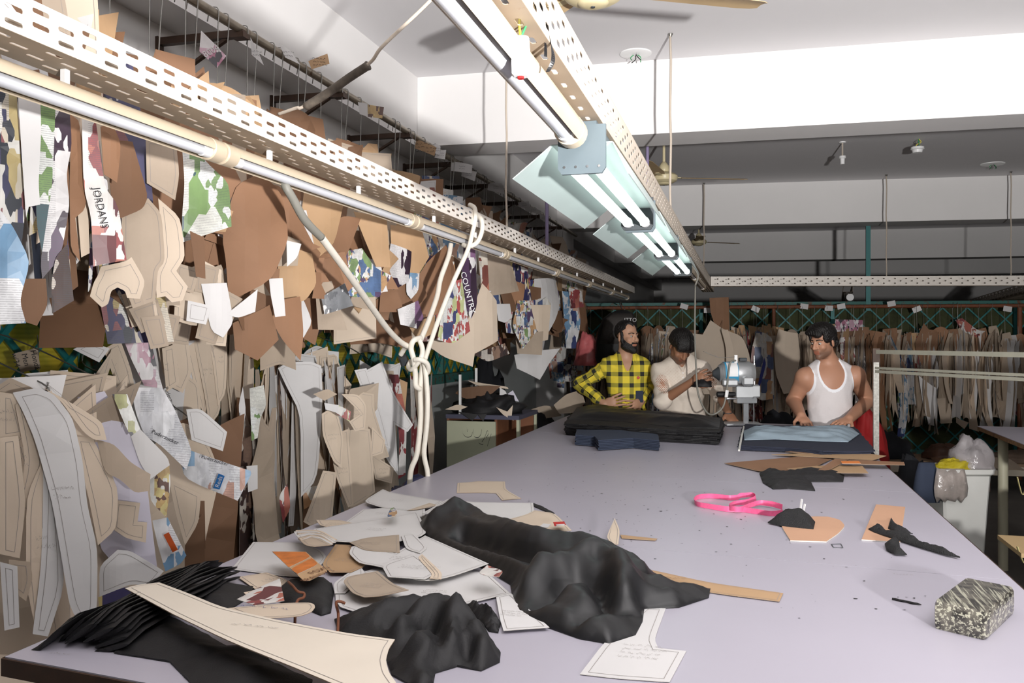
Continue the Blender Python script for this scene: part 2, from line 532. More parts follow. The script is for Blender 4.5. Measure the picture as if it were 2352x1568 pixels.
# window film: sun-faded printed film, green foliage above, straw yellow below
def mat_film():
    m = bpy.data.materials.new('printed_window_film'); m.use_nodes = True
    nt = m.node_tree; b = nt.nodes['Principled BSDF']; L = nt.links.new; N = nt.nodes.new
    tc = N('ShaderNodeTexCoord'); t = N('ShaderNodeTexNoise'); t.inputs['Scale'].default_value = 5; t.inputs['Detail'].default_value = 7
    L(tc.outputs['Object'], t.inputs['Vector'])
    sp = N('ShaderNodeSeparateXYZ'); L(tc.outputs['Object'], sp.inputs[0])
    a = N('ShaderNodeMath'); a.operation = 'MULTIPLY_ADD'; a.inputs[1].default_value = -1.1; a.inputs[2].default_value = 0.62
    L(sp.outputs[2], a.inputs[0])
    s = N('ShaderNodeMath'); s.operation = 'ADD'; L(a.outputs[0], s.inputs[0]); L(t.outputs['Fac'], s.inputs[1])
    cr = N('ShaderNodeValToRGB'); e = cr.color_ramp.elements
    e[0].position = 0.35; e[0].color = (*rgb(58, 78, 32), 1)
    e[1].position = 1.0; e[1].color = (*rgb(186, 160, 50), 1)
    x = e.new(0.55); x.color = (*rgb(92, 106, 38), 1)
    x = e.new(0.78); x.color = (*rgb(160, 150, 52), 1)
    L(s.outputs[0], cr.inputs[0])
    w = N('ShaderNodeTexWave'); w.bands_direction = 'Z'; w.inputs['Scale'].default_value = 18; w.inputs['Distortion'].default_value = 0.6
    L(tc.outputs['Object'], w.inputs['Vector'])
    mr = N('ShaderNodeMapRange'); mr.inputs[3].default_value = 0.85; mr.inputs[4].default_value = 1.05; L(w.outputs['Fac'], mr.inputs[0])
    vm = N('ShaderNodeVectorMath'); vm.operation = 'SCALE'; L(cr.outputs[0], vm.inputs[0]); L(mr.outputs[0], vm.inputs['Scale'])
    L(vm.outputs[0], b.inputs['Base Color']); b.inputs['Roughness'].default_value = 0.25
    L(vm.outputs[0], b.inputs['Emission Color']); b.inputs['Emission Strength'].default_value = 0.10   # daylight through the film
    return m
M_film = mat_film()

# ================================================================== the room shell
CZ = 3.38; BZ = 2.90
XW = -2.42; XL = -2.20
YF, YB = 24.0, -5.0; XR = 8.0
MB().box((-3.2, YB, -0.1), (XR + .3, YF, 0)).build('floor', M_floor, kind='structure')
MB().box((-3.2, YB, CZ), (XR + .3, YF, CZ + 0.15)).build('ceiling', M_ceil, kind='structure')
MB().box((-3.2, YF, 0), (XR + .3, YF + 0.15, CZ)).build('wall_far', M_white, kind='structure')
MB().box((-3.2, YB - .15, 0), (XR + .3, YB, CZ)).build('wall_near', M_white, kind='structure')
MB().box((XR, YB, 0), (XR + .15, YF, CZ)).build('wall_right', M_white, kind='structure')
# left wall: lintel above, blue-grey wall below with the long window
WZ0, WZ1, WY0, WY1 = 1.20, 2.35, 0.15, 8.26
w = MB()
w.box((XW - .25, YB, 0), (XW, YF, WZ0)); w.box((XW - .25, YB, WZ1), (XW, YF, BZ + 0.02))
w.box((XW - .25, YB, WZ0), (XW, WY0, WZ1)); w.box((XW - .25, WY1, WZ0), (XW, YF, WZ1))
w.build('wall_left', M_wall_grey, kind='structure')
MB().box((XW - .25, YB, BZ), (XL, YF, CZ)).build('trim_1', M_white, kind='structure')
# upper wall strip between window and lintel is white
MB().box((XW, YB, 2.36), (XW + 0.006, YF, BZ)).build('trim_2', M_white, kind='structure')
# pilasters
MB().box((XW, 10.15, 0), (-2.08, 10.75, BZ)).build('trim_3', M_white, kind='structure')
# cross beams
def beam(name, a, b, depth=0.36):
    a, b = Vector(a), Vector(b); d = (b - a); d.z = 0; d.normalize()
    p0 = a + d * ((XL + 0.001 - a.x) / d.x); p1 = a + d * ((XR - a.x) / d.x)
    m = MB()
    vs = []
    for z in (BZ, CZ):
        for p, y in ((p0, 0), (p1, 0), (p1, depth), (p0, depth)): vs.append((p.x, p.y + y, z))
    m.add(vs, [(0, 3, 2, 1), (4, 5, 6, 7), (0, 1, 5, 4), (1, 2, 6, 5), (2, 3, 7, 6), (3, 0, 4, 7)])
    return m.build(name, M_white, kind='structure')
beam('trim_4', PZ(957, 178, CZ), PZ(2352, 75, CZ))
beam('trim_5', PZ(1552, 426, CZ), PZ(2352, 402, CZ))
beam('trim_6', (0, 15.3, 0), (5, 15.65, 0))
beam('trim_7', (0, 19.3, 0), (5, 19.6, 0))

# long window with film, frame and diagonal lattice
win = empty('window_1', (XW, (WY0 + WY1) / 2, WZ0), kind='structure')
MB().box((XW - .12, WY0, WZ0), (XW - .11, WY1, WZ1)).build('pane', M_film, win)
fr = MB()
fr.box((XW - .10, WY0, WZ0), (XW + .012, WY1, WZ0 + 0.075)); fr.box((XW - .10, WY0, WZ1 - .05), (XW + .012, WY1, WZ1))
fr.build('window_frame', M_tealdark, win)
for i in range(7):
    y = WY0 + 0.02 + i * (WY1 - WY0 - 0.04) / 6
    MB().box((XW - .09, y - .022, WZ0 + .07), (XW - .02, y + .022, WZ1 - .05)).build('mullion', M_tealdark, win)
H = WZ1 - WZ0 - 0.12; z0 = WZ0 + .07
k = 0
y = WY0 - H
while y < WY1:
    for s in (1, -1):
        ya, yb = (y, y + H) if s > 0 else (y + H, y)
        za, zb = z0, z0 + H
        # clip to the opening
        if ya < WY0: t = (WY0 - ya) / (yb - ya); ya, za = WY0, za + (zb - za) * t
        if yb < WY0: t = (WY0 - ya) / (yb - ya); yb, zb = WY0, za + (zb - za) * t
        if ya > WY1: t = (WY1 - ya) / (yb - ya); ya, za = WY1, za + (zb - za) * t
        if yb > WY1: t = (WY1 - ya) / (yb - ya); yb, zb = WY1, za + (zb - za) * t
        if zb - za > 0.05:
            xo = XW - .045 + (0.012 if s > 0 else 0)
            MB().bar((xo, ya, za), (xo, yb, zb), 0.022, 0.010, up=(1, 0, 0)).build('lattice_bar', M_teal, win)
    y += 0.20
# ledge under the window
MB().box((XW, WY0, WZ0 - 0.035), (XW + .02, WY1, WZ0)).build('window_sill', M_wall_grey, win)

# ================================================================== partition of teal lattice under the second beam
def ypart(x): return 10.88 + 0.1 * x
part = empty('lattice_partition', (1.5, ypart(1.5), 0), 'teal diagonal lattice partition with flat top rail behind the hanging racks', 'partition')
X0p, X1p = -2.05, 7.5
MB().bar((X0p, ypart(X0p), 1.985), (X1p, ypart(X1p), 1.985), 0.03, 0.055).build('top_rail', M_tealdark, part)
MB().bar((X0p, ypart(X0p), 0.25), (X1p, ypart(X1p), 0.25), 0.03, 0.05).build('bottom_rail', M_tealdark, part)
for x in (-2.0, -0.52, 1.0, 3.0, 4.6, 6.2):
    MB().bar((x, ypart(x), 0), (x, ypart(x), 1.98), 0.04, 0.04).build('post', M_teal, part)
x = X0p - 1.7
while x < X1p:
    for s in (1, -1):
        xa, xb = (x, x + 1.68) if s > 0 else (x + 1.68, x); za, zb = 0.27, 1.96
        for lim, sg in ((X0p, -1), (X1p, 1)):
            if (xa - lim) * sg > 0 and (xb - lim) * sg > 0: xa = xb = lim; continue
            if (xa - lim) * sg > 0: t = (lim - xa) / (xb - xa); xa, za = lim, za + (zb - za) * t
            if (xb - lim) * sg > 0: t = (lim - xa) / (xb - xa); xb, zb = lim, za + (zb - za) * t
        if zb - za > 0.1 and abs(xa - xb) > 0.05:
            MB().bar((xa, ypart(xa) + .01 * s, za), (xb, ypart(xb) + .01 * s, zb), 0.016, 0.008, up=(0, 1, 0)).build('lattice_bar', M_teal, part)
    x += 0.27
# olive shade cloth stretched behind the lattice
M_olive = mk('olive_shade_cloth', rgb(58, 62, 38), 0.9, nz=(9, 0.35), bump=(40, 0.2))
MB().box((X0p, ypart(X0p) + .035, 0.05), (X1p, ypart(X0p) + .04, 1.97), rot=Matrix.Rotation(math.atan(0.1), 3, 'Z'), about=(X0p, ypart(X0p) + .035, 0)).build('shade_cloth', M_olive, part)
# tall teal pole from partition up to the beam
pp = PZ(1983, 522, BZ); px_, py_ = 1.40, ypart(1.40)
m = MB(); m.bar((px_, py_, 1.9), (px_, py_, BZ), 0.05, 0.05)
o = m.build('teal_pole', M_teal, label='teal square steel pole rising from the lattice partition to the beam', cat='pole')

# ================================================================== perforated cable trays
def perf(mb, O, U, V, L, W, nr, pitch, sl, sh, mi=0):
    """perforated strip: O corner, U along, V across"""
    mg = W * .13
    for a, b in ((0, mg), (W - mg, W)): mb.add([O + V * a, O + U * L + V * a, O + U * L + V * b, O + V * b], [(0, 1, 2, 3)], mi)
    O = O + V * mg; W = W - 2 * mg
    bh = W / nr
    for r in range(nr):
        off = (r % 2) * pitch / 2
        n = int((L - off) / pitch)
        v0 = (r + 0.5) * bh
        def pt(u, v): return O + U * u + V * v
        ends = [(0, off), (off + n * pitch, L)]
        for a, b in ends:
            if b - a > 1e-4: mb.add([pt(a, v0 - bh / 2), pt(b, v0 - bh / 2), pt(b, v0 + bh / 2), pt(a, v0 + bh / 2)], [(0, 1, 2, 3)], mi)
        for i in range(n):
            u0 = off + (i + 0.5) * pitch
            c = sh * 0.35
            inn = [(sl / 2, -sh / 4), (sl / 2, sh / 4), (sl / 2 - c, sh / 2), (-sl / 2 + c, sh / 2), (-sl / 2, sh / 4), (-sl / 2, -sh / 4), (-sl / 2 + c, -sh / 2), (sl / 2 - c, -sh / 2)]
            q = pitch / 2
            out = [(q, -bh / 2), (q, bh / 2), (sl / 2 - c, bh / 2), (-sl / 2 + c, bh / 2), (-q, bh / 2), (-q, -bh / 2), (-sl / 2 + c, -bh / 2), (sl / 2 - c, -bh / 2)]
            vs = [pt(u0 + a, v0 + b) for a, b in out] + [pt(u0 + a, v0 + b) for a, b in inn]
            mb.add(vs, [(j, (j + 1) % 8, 8 + (j + 1) % 8, 8 + j) for j in range(8)], mi)

M_tray_under = mk('shaded_tray_underside', rgb(158, 142, 124), 0.6, nz=(6, .1), wear=(8, .62, rgb(150, 128, 108)))  # shade under the trays is put into this darker, browner colour
def tray(name, a, b, left, width, h, label, mat, pitch=0.128, sl=0.042, sh=0.0095, nr=4, nside=4):
    a, b = Vector(a), Vector(b); U = (b - a); L = U.length; U.normalize(); V = Vector(left); Z = Vector((0, 0, 1))
    t = empty(name, (a + b) / 2, label, 'cable tray')
    m = MB(); perf(m, a, U, V, L, width, nr, pitch, sl, sh)
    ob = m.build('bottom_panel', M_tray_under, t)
    s1 = MB(); perf(s1, a, U, Z, L, h, nside, pitch, sl, sh); o1 = s1.build('side_panel', mat, t)
    s2 = MB(); perf(s2, a + V * width, U, Z, L, h, nside, pitch, sl, sh); o2 = s2.build('side_panel', mat, t)
    for o in (ob, o1, o2):
        md = o.modifiers.new('sheet', 'SOLIDIFY'); md.thickness = 0.0014; md.offset = 0
    for k in (0, 1):
        q = a + V * (width * k) + Z * h; s = 1 if k == 0 else -1
        lip = MB(); lip.bar(q + V * (0.006 * s), q + V * (0.006 * s) + U * L, 0.014, 0.002)
        lip.build('lip', mat, t)
    return t
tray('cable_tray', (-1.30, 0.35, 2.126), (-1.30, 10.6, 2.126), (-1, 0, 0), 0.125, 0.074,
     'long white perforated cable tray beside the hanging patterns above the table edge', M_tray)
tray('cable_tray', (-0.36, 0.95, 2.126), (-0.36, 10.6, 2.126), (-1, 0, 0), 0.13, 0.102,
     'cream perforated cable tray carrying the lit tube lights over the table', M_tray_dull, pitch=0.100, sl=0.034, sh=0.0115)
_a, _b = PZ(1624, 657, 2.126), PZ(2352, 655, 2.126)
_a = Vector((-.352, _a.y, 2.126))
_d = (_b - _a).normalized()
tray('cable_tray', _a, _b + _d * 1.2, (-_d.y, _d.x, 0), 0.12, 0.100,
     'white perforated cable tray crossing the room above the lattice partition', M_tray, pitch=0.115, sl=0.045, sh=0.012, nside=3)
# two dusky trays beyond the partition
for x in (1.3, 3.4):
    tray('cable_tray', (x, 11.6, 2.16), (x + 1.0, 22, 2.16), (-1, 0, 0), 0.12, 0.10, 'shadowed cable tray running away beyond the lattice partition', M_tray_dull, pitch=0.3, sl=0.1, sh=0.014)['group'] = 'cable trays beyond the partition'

# ================================================================== tube-light battens under the left tray
def c_profile(r, th, open_deg, n=16, rot=0.0):
    a0 = math.radians(-90 + open_deg / 2 + rot); a1 = math.radians(270 - open_deg / 2 + rot)
    out = [(r * math.cos(a0 + (a1 - a0) * i / n), r * math.sin(a0 + (a1 - a0) * i / n)) for i in range(n + 1)]
    inn = [((r - th) * math.cos(a0 + (a1 - a0) * i / n), (r - th) * math.sin(a0 + (a1 - a0) * i / n)) for i in range(n, -1, -1)]
    return out + inn
def batten(x, z, y0, y1, r, label, group=None, lit=False, opn=95, rot=0, traybot=2.126):
    t = empty('tube_light', (x, (y0 + y1) / 2, z - r), label, 'tube light', group)
    prof = c_profile(r, 0.003, opn, rot=rot)
    e = 0.055
    m = MB(); m.loft([[(x + a, y, z + b) for a, b in prof] for y in (y0 + e, y1 - e)]); m.build('housing', M_batten, t, smooth=True, angle=40)
    for ya, yb in ((y0, y0 + e), (y1 - e, y1)):
        m = MB(); m.lathe([(r * .9, 0), (r * 1.03, .004), (r * 1.03, (yb - ya) - .004), (r * .9, yb - ya)], (x, ya, z), (0, 1, 0), 20)
        m.build('end_cap', M_batten, t, smooth=True, angle=40)
    tr = r * 0.46; zt = z - r * 0.42
    rr = math.radians(rot)
    xt = x + r * 0.42 * math.sin(rr); zt = z - r * 0.42 * math.cos(rr)
    m = MB(); m.tube([(xt, y0 + e, zt), (xt, y1 - e, zt)], tr, 14); tb = m.build('tube', M_tube_on if lit else M_tube_off, t, smooth=True, angle=50)
    for ya, yb in ((y0 + e, y0 + e + .03), (y1 - e - .03, y1 - e)):
        m = MB(); m.tube([(xt, ya, zt), (xt, yb, zt)], tr * 1.15, 14); m.build('lamp_holder', M_plastic_w, t, smooth=True, angle=50)
    for f in (0.18, 0.62):
        y = y0 + (y1 - y0) * f
        m = MB(); m.bbox((x - .007, y - .007, z + r - .004), (x + .007, y + .007, traybot), 0.002); m.build('hanger_clip', M_plastic_w, t)
    return t
ys = [0.62, 2.07, 3.49, 4.94, 6.38, 7.80, 9.20, 10.5]
for i in range(7):
    batten(-1.375, 2.066, ys[i] + .004, ys[i + 1] - .004, 0.030, f'unlit cream tube light under the side tray, {ordinal(7 - i)} from the lattice partition', 'tube lights under the side tray', opn=104, rot=30)
batten(-0.425, 2.085, 0.96, 2.185, 0.038, 'round-ended unlit tube light under the middle tray next to the reflector lamps', opn=120, rot=-18)

# ================================================================== twin-tube reflector lamps under the middle tray
def reflector_lamp(y0, y1, label, group=None):
    xc = -0.405
    t = empty('reflector_lamp', (xc, (y0 + y1) / 2, 1.98), label, 'tube light', group)
    m = MB(); m.box((xc - .035, y0 + .02, 2.07), (xc + .035, y1 - .02, 2.124)); m.build('ballast_housing', M_greyplate, t)
    # folded sheet reflector
    prof = [(-.190, 1.985), (-.085, 2.068), (.075, 2.068), (.115, 1.985)]
    th = 0.0025
    ring = prof + [(a + (0.002 if a > 0 else -0.002), b + th) for a, b in reversed(prof)]
    for seg, nm in (((0, 1), 'side_wing'), ((1, 2), 'top_panel'), ((2, 3), 'side_wing')):
        q = [prof[seg[0]], prof[seg[1]]]
        n = Vector((-(q[1][1] - q[0][1]), q[1][0] - q[0][0])).normalized() * th
        rg = [q[0], q[1], (q[1][0] + n.x, q[1][1] + n.y), (q[0][0] + n.x, q[0][1] + n.y)]
        m = MB(); m.loft([[(xc + a, y, b) for a, b in rg] for y in (y0 + .03, y1 - .10 if nm == 'side_wing' else y1 - .02)])
        m.build(nm, M_reflector, t)
    for dx in (-.034, .032):
        m = MB(); m.tube([(xc + dx, y0 + .02, 2.012), (xc + dx, y1 - .03, 2.012)], 0.0165, 14); m.build('tube', M_tube_on, t, smooth=True, angle=50)
        m = MB(); m.tube([(xc + dx, y1 - .05, 2.012), (xc + dx, y1 - .022, 2.012)], 0.0195, 14); m.build('lamp_holder', M_plastic_w, t, smooth=True, angle=50)
    for y, mt in ((y0, M_greyplate), (y1 - .02, M_darkgrey)):
        poly = [(-.062, 2.11), (-.062, 2.0), (-.052, 1.985), (.052, 1.985), (.062, 2.0), (.062, 2.11)]
        m = MB(); m.loft([[(xc + a, yy, b) for a, b in poly] for yy in (y, y + .012)])
        pl = m.build('end_plate', mt, t)
        for dx in (-.045, -.015, .015, .045):
            m = MB(); m.lathe([(.0035, 0), (.0035, .002)], (xc + dx, y, 2.003), (0, -1, 0), 8); m.build('rivet', M_chrome, pl)
    return t
reflector_lamp(2.20, 3.40, 'lit twin-tube reflector lamp next to the round-ended unlit tube light')
reflector_lamp(3.46, 4.66, 'lit twin-tube reflector lamp between two other reflector lamps')
reflector_lamp(4.72, 5.92, 'lit twin-tube reflector lamp at the far end of its row')
for i, (a, b) in enumerate(((6.0, 7.3), (7.35, 8.7))):
    batten(-0.40, 2.075, a, b, 0.030, ('unlit tube light on the middle tray just past the lit reflector lamps', 'unlit tube light on the middle tray nearest the crossing tray')[i], 'unlit tubes beyond the lit lamps')
# battens under the dusky trays
for x in (1.3, 3.4):
    t = empty('tube_light', (x - .06, 13.5, 2.05), 'round-ended unlit tube light beyond the lattice partition', 'tube light', 'tube lights beyond the partition')
    d = Vector((1.0, 10.4, 0)).normalized(); p0 = Vector((x + .03, 12.2, 2.118)); p1 = p0 + d * 3.0
    MB().tube([p0, p1], 0.045, 16).build('housing', M_batten, t, smooth=True, angle=50)
    MB().lathe([(.046, 0), (.05, .006), (.05, .05)], p0 - d * .01, d, 18).build('end_cap', M_plastic_w, t, smooth=True, angle=40)

# ================================================================== wiring on the middle tray
jb = empty('junction_box', P(1195, 180, 1.56), 'white hanging connector box with yellow and green wires taped to the middle tray', 'connector')
m = MB()
c0, c1 = P(1196, 86, 1.56), P(1196, 176, 1.55)
A_ = Vector((CS, SN, 0)); N_ = Vector((SN, -CS, 0))
rings = []
for q, wd in ((0, .013), (.06, .015), (.5, .017), (.94, .016), (1, .012)):
    c = c0.lerp(c1, q)
    rings.append([c + A_ * (wd * sx) + N_ * (.011 * sy) for sx, sy in ((-1, -.6), (-.6, -1), (.6, -1), (1, -.6), (1, .6), (.6, 1), (-.6, 1), (-1, .6))])
m.loft(rings); m.build('box_body', M_plastic_w, jb)
MB().lathe([(.006, 0), (.006, .004)], c1, (0, 0, -1), 10).build('red_cap', M_red, jb)
MB().tube(catmull([c0, P(1193, 50, 1.58), P(1200, 10, 1.66), P(1205, -40, 1.70)], 6), 0.0022, 6).build('yellow_wire', M_wire_yellow, jb)
MB().tube(catmull([c0, P(1210, 55, 1.58), P(1222, 20, 1.66), P(1214, -30, 1.70)], 6), 0.0022, 6).build('green_wire', M_wire_green, jb)
tp = empty('tape_strips', P(1262, 165, 1.6), 'black insulating tape strips dangling from the middle tray', 'tape')
for pl in (((1222, -30), (1240, 40), (1252, 90), (1253, 130)), ((1240, -30), (1256, 60), (1268, 110), (1270, 140), (1258, 165)), ((1232, -30), (1238, 20), (1246, 70))):
    pts = catmull([P(x, y, 1.66) for x, y in pl], 6); mm = MB(); rings = []
    for i, p in enumerate(pts):
        wd = 0.008 * (1 - 0.6 * i / len(pts))
        tw = 0.5 + i * 0.12
        ax = A_ * math.cos(tw) + N_ * math.sin(tw)
        rings.append([p - ax * wd, p + ax * wd, p + ax * wd + Vector((0, 0, .0006)) + N_ * .0006, p - ax * wd + N_ * .0006])
    mm.loft(rings); mm.build('strip', M_black_tape, tp)

# ================================================================== ceiling fans
def fan(c, ang, label, drop, r=0.12, bl=0.58):
    c = Vector(c); t = empty('ceiling_fan', c - Vector((0, 0, .07)), label, 'ceiling fan')
    m = MB(); m.lathe([(0.004, -.065), (.035, -.064), (.055, -.058), (.062, -.05), (.085, -.046), (.112, -.03), (r, -.008), (r, .012), (.105, .028), (.07, .042), (.04, .05)], c, n=32); m.build('motor', M_fan, t, smooth=True, angle=35)
    MB().lathe([(.0, -.070), (.008, -.069), (.009, -.064)], c, n=12).build('screw_cap', M_darkgrey, t)
    m = MB(); m.lathe([(.04, .045), (.048, .06), (.045, .1), (.026, .13), (.013, .14), (.012, drop - .09)], c, n=20); m.build('down_rod', M_fan, t, smooth=True, angle=35)
    m = MB(); m.lathe([(.014, drop - .10), (.05, drop - .085), (.058, drop - .02), (.058, drop)], c, n=20); m.build('canopy', M_fan, t, smooth=True, angle=35)
    for k in range(3):
        a = ang + k * 2 * math.pi / 3
        d = Vector((math.cos(a), math.sin(a), 0)); s = Vector((-d.y, d.x, 0)); z = Vector((0, 0, 1))
        m = MB(); rings = []
        for q, w_ in ((0, .045), (.12, .06), (.5, .068), (.85, .075), (.96, .066), (1, .045)):
            p = c + d * (r + .03 + q * bl) + z * 0.0
            tl = .16
            ring = []
            for sy in (-1, -.5, 0, .5, 1):
                ring.append(p + s * (w_ * sy) + z * (w_ * sy * tl + .006 * (1 - sy * sy)))
            for sy in (1, .5, 0, -.5, -1):
                ring.append(p + s * (w_ * sy) + z * (w_ * sy * tl + .006 * (1 - sy * sy) - .003))
            rings.append(ring)
        m.loft(rings); b = m.build('blade', M_fan_blade, t, smooth=True, angle=35)
        m = MB(); m.bar(c + d * (r * .8), c + d * (r + .12), .035, .005); m.build('blade_arm', M_fan, b)
    return t
f1 = P(1362, -22, 3.45); fan(f1, YAW + math.radians(12), 'cream ceiling fan close in front of the first white beam', CZ - f1.z)
f2 = P(1525, 408, 7.7); fan(f2, YAW + math.radians(6), 'tan-bladed ceiling fan between the two white beams', CZ - f2.z, bl=0.60)
f3 = P(1605, 555, 13.6); fan(f3, YAW + math.radians(20), 'small distant ceiling fan beyond the lattice partition', CZ - f3.z)

# ================================================================== ceiling roses, sockets, cords
def rose(p, r, label):
    t = empty('ceiling_rose', p - Vector((0, 0, .03)), label, 'ceiling rose')
    MB().lathe([(r, 0), (r, -.006), (r * .93, -.010), (r * .3, -.012), (.0, -.012)], p, n=32).build('plate', M_plastic_w, t, smooth=True, angle=30)
    for k in range(4):
        a = k * 1.7
        q = p + Vector((math.cos(a) * .012, math.sin(a) * .012, -.012))
        MB().tube(catmull([q, q + Vector((math.cos(a) * .02, math.sin(a) * .02, -.018)), q + Vector((math.cos(a + 1) * .03, math.sin(a + 1) * .03, -.04))], 4), .003, 6).build('wire_end', (M_wire_green, M_black_tape)[k % 2], t)
rose(PZ(1460, 122, CZ), .10, 'white ceiling plate with loose wires in front of the first beam')
rose(PZ(2280, 376, CZ), .115, 'white ceiling plate with loose wires in front of the second beam')
rose(PZ(2165, 597, CZ), .20, 'distant white ceiling plate beyond the lattice partition')
p = PZ(1935, 326, CZ)
t = empty('lamp_socket', p - Vector((0, 0, .2)), 'white bulb socket hanging on a short cord from the ceiling', 'lamp socket')
MB().tube([p, p - Vector((0, 0, .13))], .007, 8).build('cord', M_string, t)
MB().lathe([(.03, 0), (.03, -.008), (.01, -.012)], p, n=16).build('canopy', M_plastic_w, t)
MB().lathe([(.006, -.125), (.029, -.13), (.031, -.15), (.02, -.156), (.019, -.205), (.012, -.206)], p, n=18).build('socket', M_plastic_w, t, smooth=True, angle=35)
p = PZ(2110, 319, CZ)
t = empty('smoke_detector', p - Vector((0, 0, .12)), 'white round smoke detector dangling by its wires from the ceiling', 'smoke detector')
for k in range(4):
    a = k * 1.5; MB().tube(catmull([p, p + Vector((.02 * math.cos(a), .02 * math.sin(a), -.03)), p + Vector((-.02 * math.cos(a), .02 * math.sin(a) , -.055)), p + Vector((-.01, 0, -.075))], 5), .0035, 6).build('wire', (M_wire_yellow, M_black_tape, M_conduit_grey, M_wire_green)[k], t)
MB().lathe([(.02, -.07), (.056, -.074), (.058, -.095), (.046, -.1), (.04, -.125), (.0, -.127)], p + Vector((-.01, 0, 0)), n=24).build('body', M_plastic_w, t, smooth=True, angle=35)

def cord(x, y, z0, z1, r, name, label, mat, group=None, cat='cord'):
    pts = [(x + .003 * math.sin(i * 2.1), y + .003 * math.cos(i * 1.3), z0 + (z1 - z0) * i / 8) for i in range(9)] if r < .008 else [(x, y, z0), (x, y, z1)]
    e = empty(name, (x, y, z0), label, cat, group); MB().tube(pts, r, 8).build('line', mat, e, smooth=True)
    MB().lathe([(r * 2.2, 0), (r * 2.2, .004), (r, .02)], (x, y, CZ), (0, 0, -1), 10).build('ceiling_hook', M_wire, e)
    return e
q = P(1163, 525, 5.09); cord(q.x, q.y, 2.126, CZ, .006, 'support_cord', 'thin cord holding up the cable tray beside the hanging patterns', M_string)
q = P(1540, 400, 5.18); cord(q.x, q.y, 2.126, CZ, .007, 'support_cord', 'thin cord tied to the ceiling in front of the first beam', M_string)
q = PZ(1617, 420, CZ); cord(q.x, q.y, 2.126, CZ, .007, 'support_cord', 'thin cord holding the middle tray just short of the crossing tray', M_string)
for pxl in ((2036, 401), (2322, 394)):
    q = PZ(*pxl, CZ); cord(q.x, q.y, 2.2, CZ, .007, 'support_cord', 'thin cord holding up the crossing cable tray', M_string, 'cords of the crossing tray')
q = P(1256, 500, 6.13); cord(q.x, q.y, 2.15, CZ, .013, 'conduit_rod', 'lilac conduit rod holding the cable tray beside the patterns', M_lilac, cat='rod')
q = P(1487, 370, 6.7); cord(q.x, q.y, 2.3, CZ, .013, 'conduit_rod', 'lilac conduit rod hanging behind the first beam near the tan fan', M_lilac, cat='rod')
# dark cable strung from the ceiling across to the wall pipe
cb = empty('sleeved_cable', P(770, 205, 2.9), 'grey cable with a taped dark sleeve strung up to the ceiling', 'cable')
MB().tube(catmull([P(640, 262, 2.95), P(680, 248, 2.9), P(705, 240, 2.88), P(840, 152, 2.8), P(880, 105, 2.75), P(985, 5, 2.7), P(1040, -60, 2.7)], 8), .0055, 8).build('cable', M_string, cb, smooth=True)
MB().tube(catmull([P(702, 245, 2.88), P(755, 212, 2.85), P(800, 180, 2.83), P(846, 150, 2.80)], 6), [.014] * 18 + [.016], 10).build('dark_sleeve', mk('dusty_dark_sleeve', rgb(84, 76, 68), 0.7, nz=(40, .4)), cb, smooth=True)
# ================================================================== the long cutting table
TZ = 0.94
M_lam = mk('pale_lilac_laminate', rgb(170, 166, 178), 0.36, nz=(2.5, 0.03), wear=(26, 0.74, rgb(176, 172, 182)), spec=0.5)
M_edge = mk('dark_brown_edge_band', rgb(58, 38, 26), 0.5, nz=(20, .2))
M_tframe = mk('grey_steel_frame', rgb(92, 94, 96), 0.5)
XT0, XT1 = -1.40, 0.667
def near_y(x): return 1.39 - 0.115 * (x + 1.41)
def far_y(x): return 6.76 - 0.2 * x
def line_fn(a, b):
    a, b = PZ(*a, TZ), PZ(*b, TZ); s = (b.y - a.y) / (b.x - a.x)
    return lambda x: a.y + s * (x - a.x)
seams = [near_y, line_fn((1500, 1261), (2327, 1332)), line_fn((1500, 1096), (2099, 1131)), lambda x: 5.55 - 0.12 * x, far_y]
tb = empty('cutting_table', (-0.36, 4.0, 0), 'long lilac-white laminate cutting table filling the middle of the workshop', 'table')
for i in range(4):
    f0, f1 = seams[i], seams[i + 1]; gp = 0.0011
    poly = [(XT0, f0(XT0) + gp), (XT1, f0(XT1) + gp), (XT1, f1(XT1) - gp), (XT0, f1(XT0) - gp)]
    MB().prism(poly, TZ - 0.022, TZ).build('top_panel', M_lam, tb)
MB().prism([(XT0 + .002, near_y(XT0) + .003), (XT1 - .002, near_y(XT1) + .003), (XT1 - .002, far_y(XT1) - .003), (XT0 + .002, far_y(XT0) - .003)], TZ - 0.036, TZ - 0.0225).build('under_board', M_edge, tb)
m = MB()
m.bar((XT0 - .003, near_y(XT0) - .003, TZ - .019), (XT1, near_y(XT1) - .003, TZ - .019), .005, .034)
m.bar((XT0 - .003, near_y(XT0), TZ - .019), (XT0 - .003, far_y(XT0), TZ - .019), .005, .034)
m.bar((XT1 + .003, near_y(XT1), TZ - .019), (XT1 + .003, far_y(XT1), TZ - .019), .005, .034)
m.build('edge_band', M_edge, tb)
for y in (1.75, 3.3, 4.9, 6.3):
    for x in (XT0 + .1, XT1 - .1):
        MB().box((x - .03, y - .03, 0), (x + .03, y + .03, TZ - .036)).build('leg', M_tframe, tb)
    MB().box((XT0 + .1, y - .02, TZ - .09), (XT1 - .1, y + .02, TZ - .036)).build('cross_rail', M_tframe, tb)
for x in (XT0 + .1, XT1 - .1):
    MB().box((x - .02, 1.75, TZ - .09), (x + .02, 6.3, TZ - .036)).build('side_rail', M_tframe, tb)

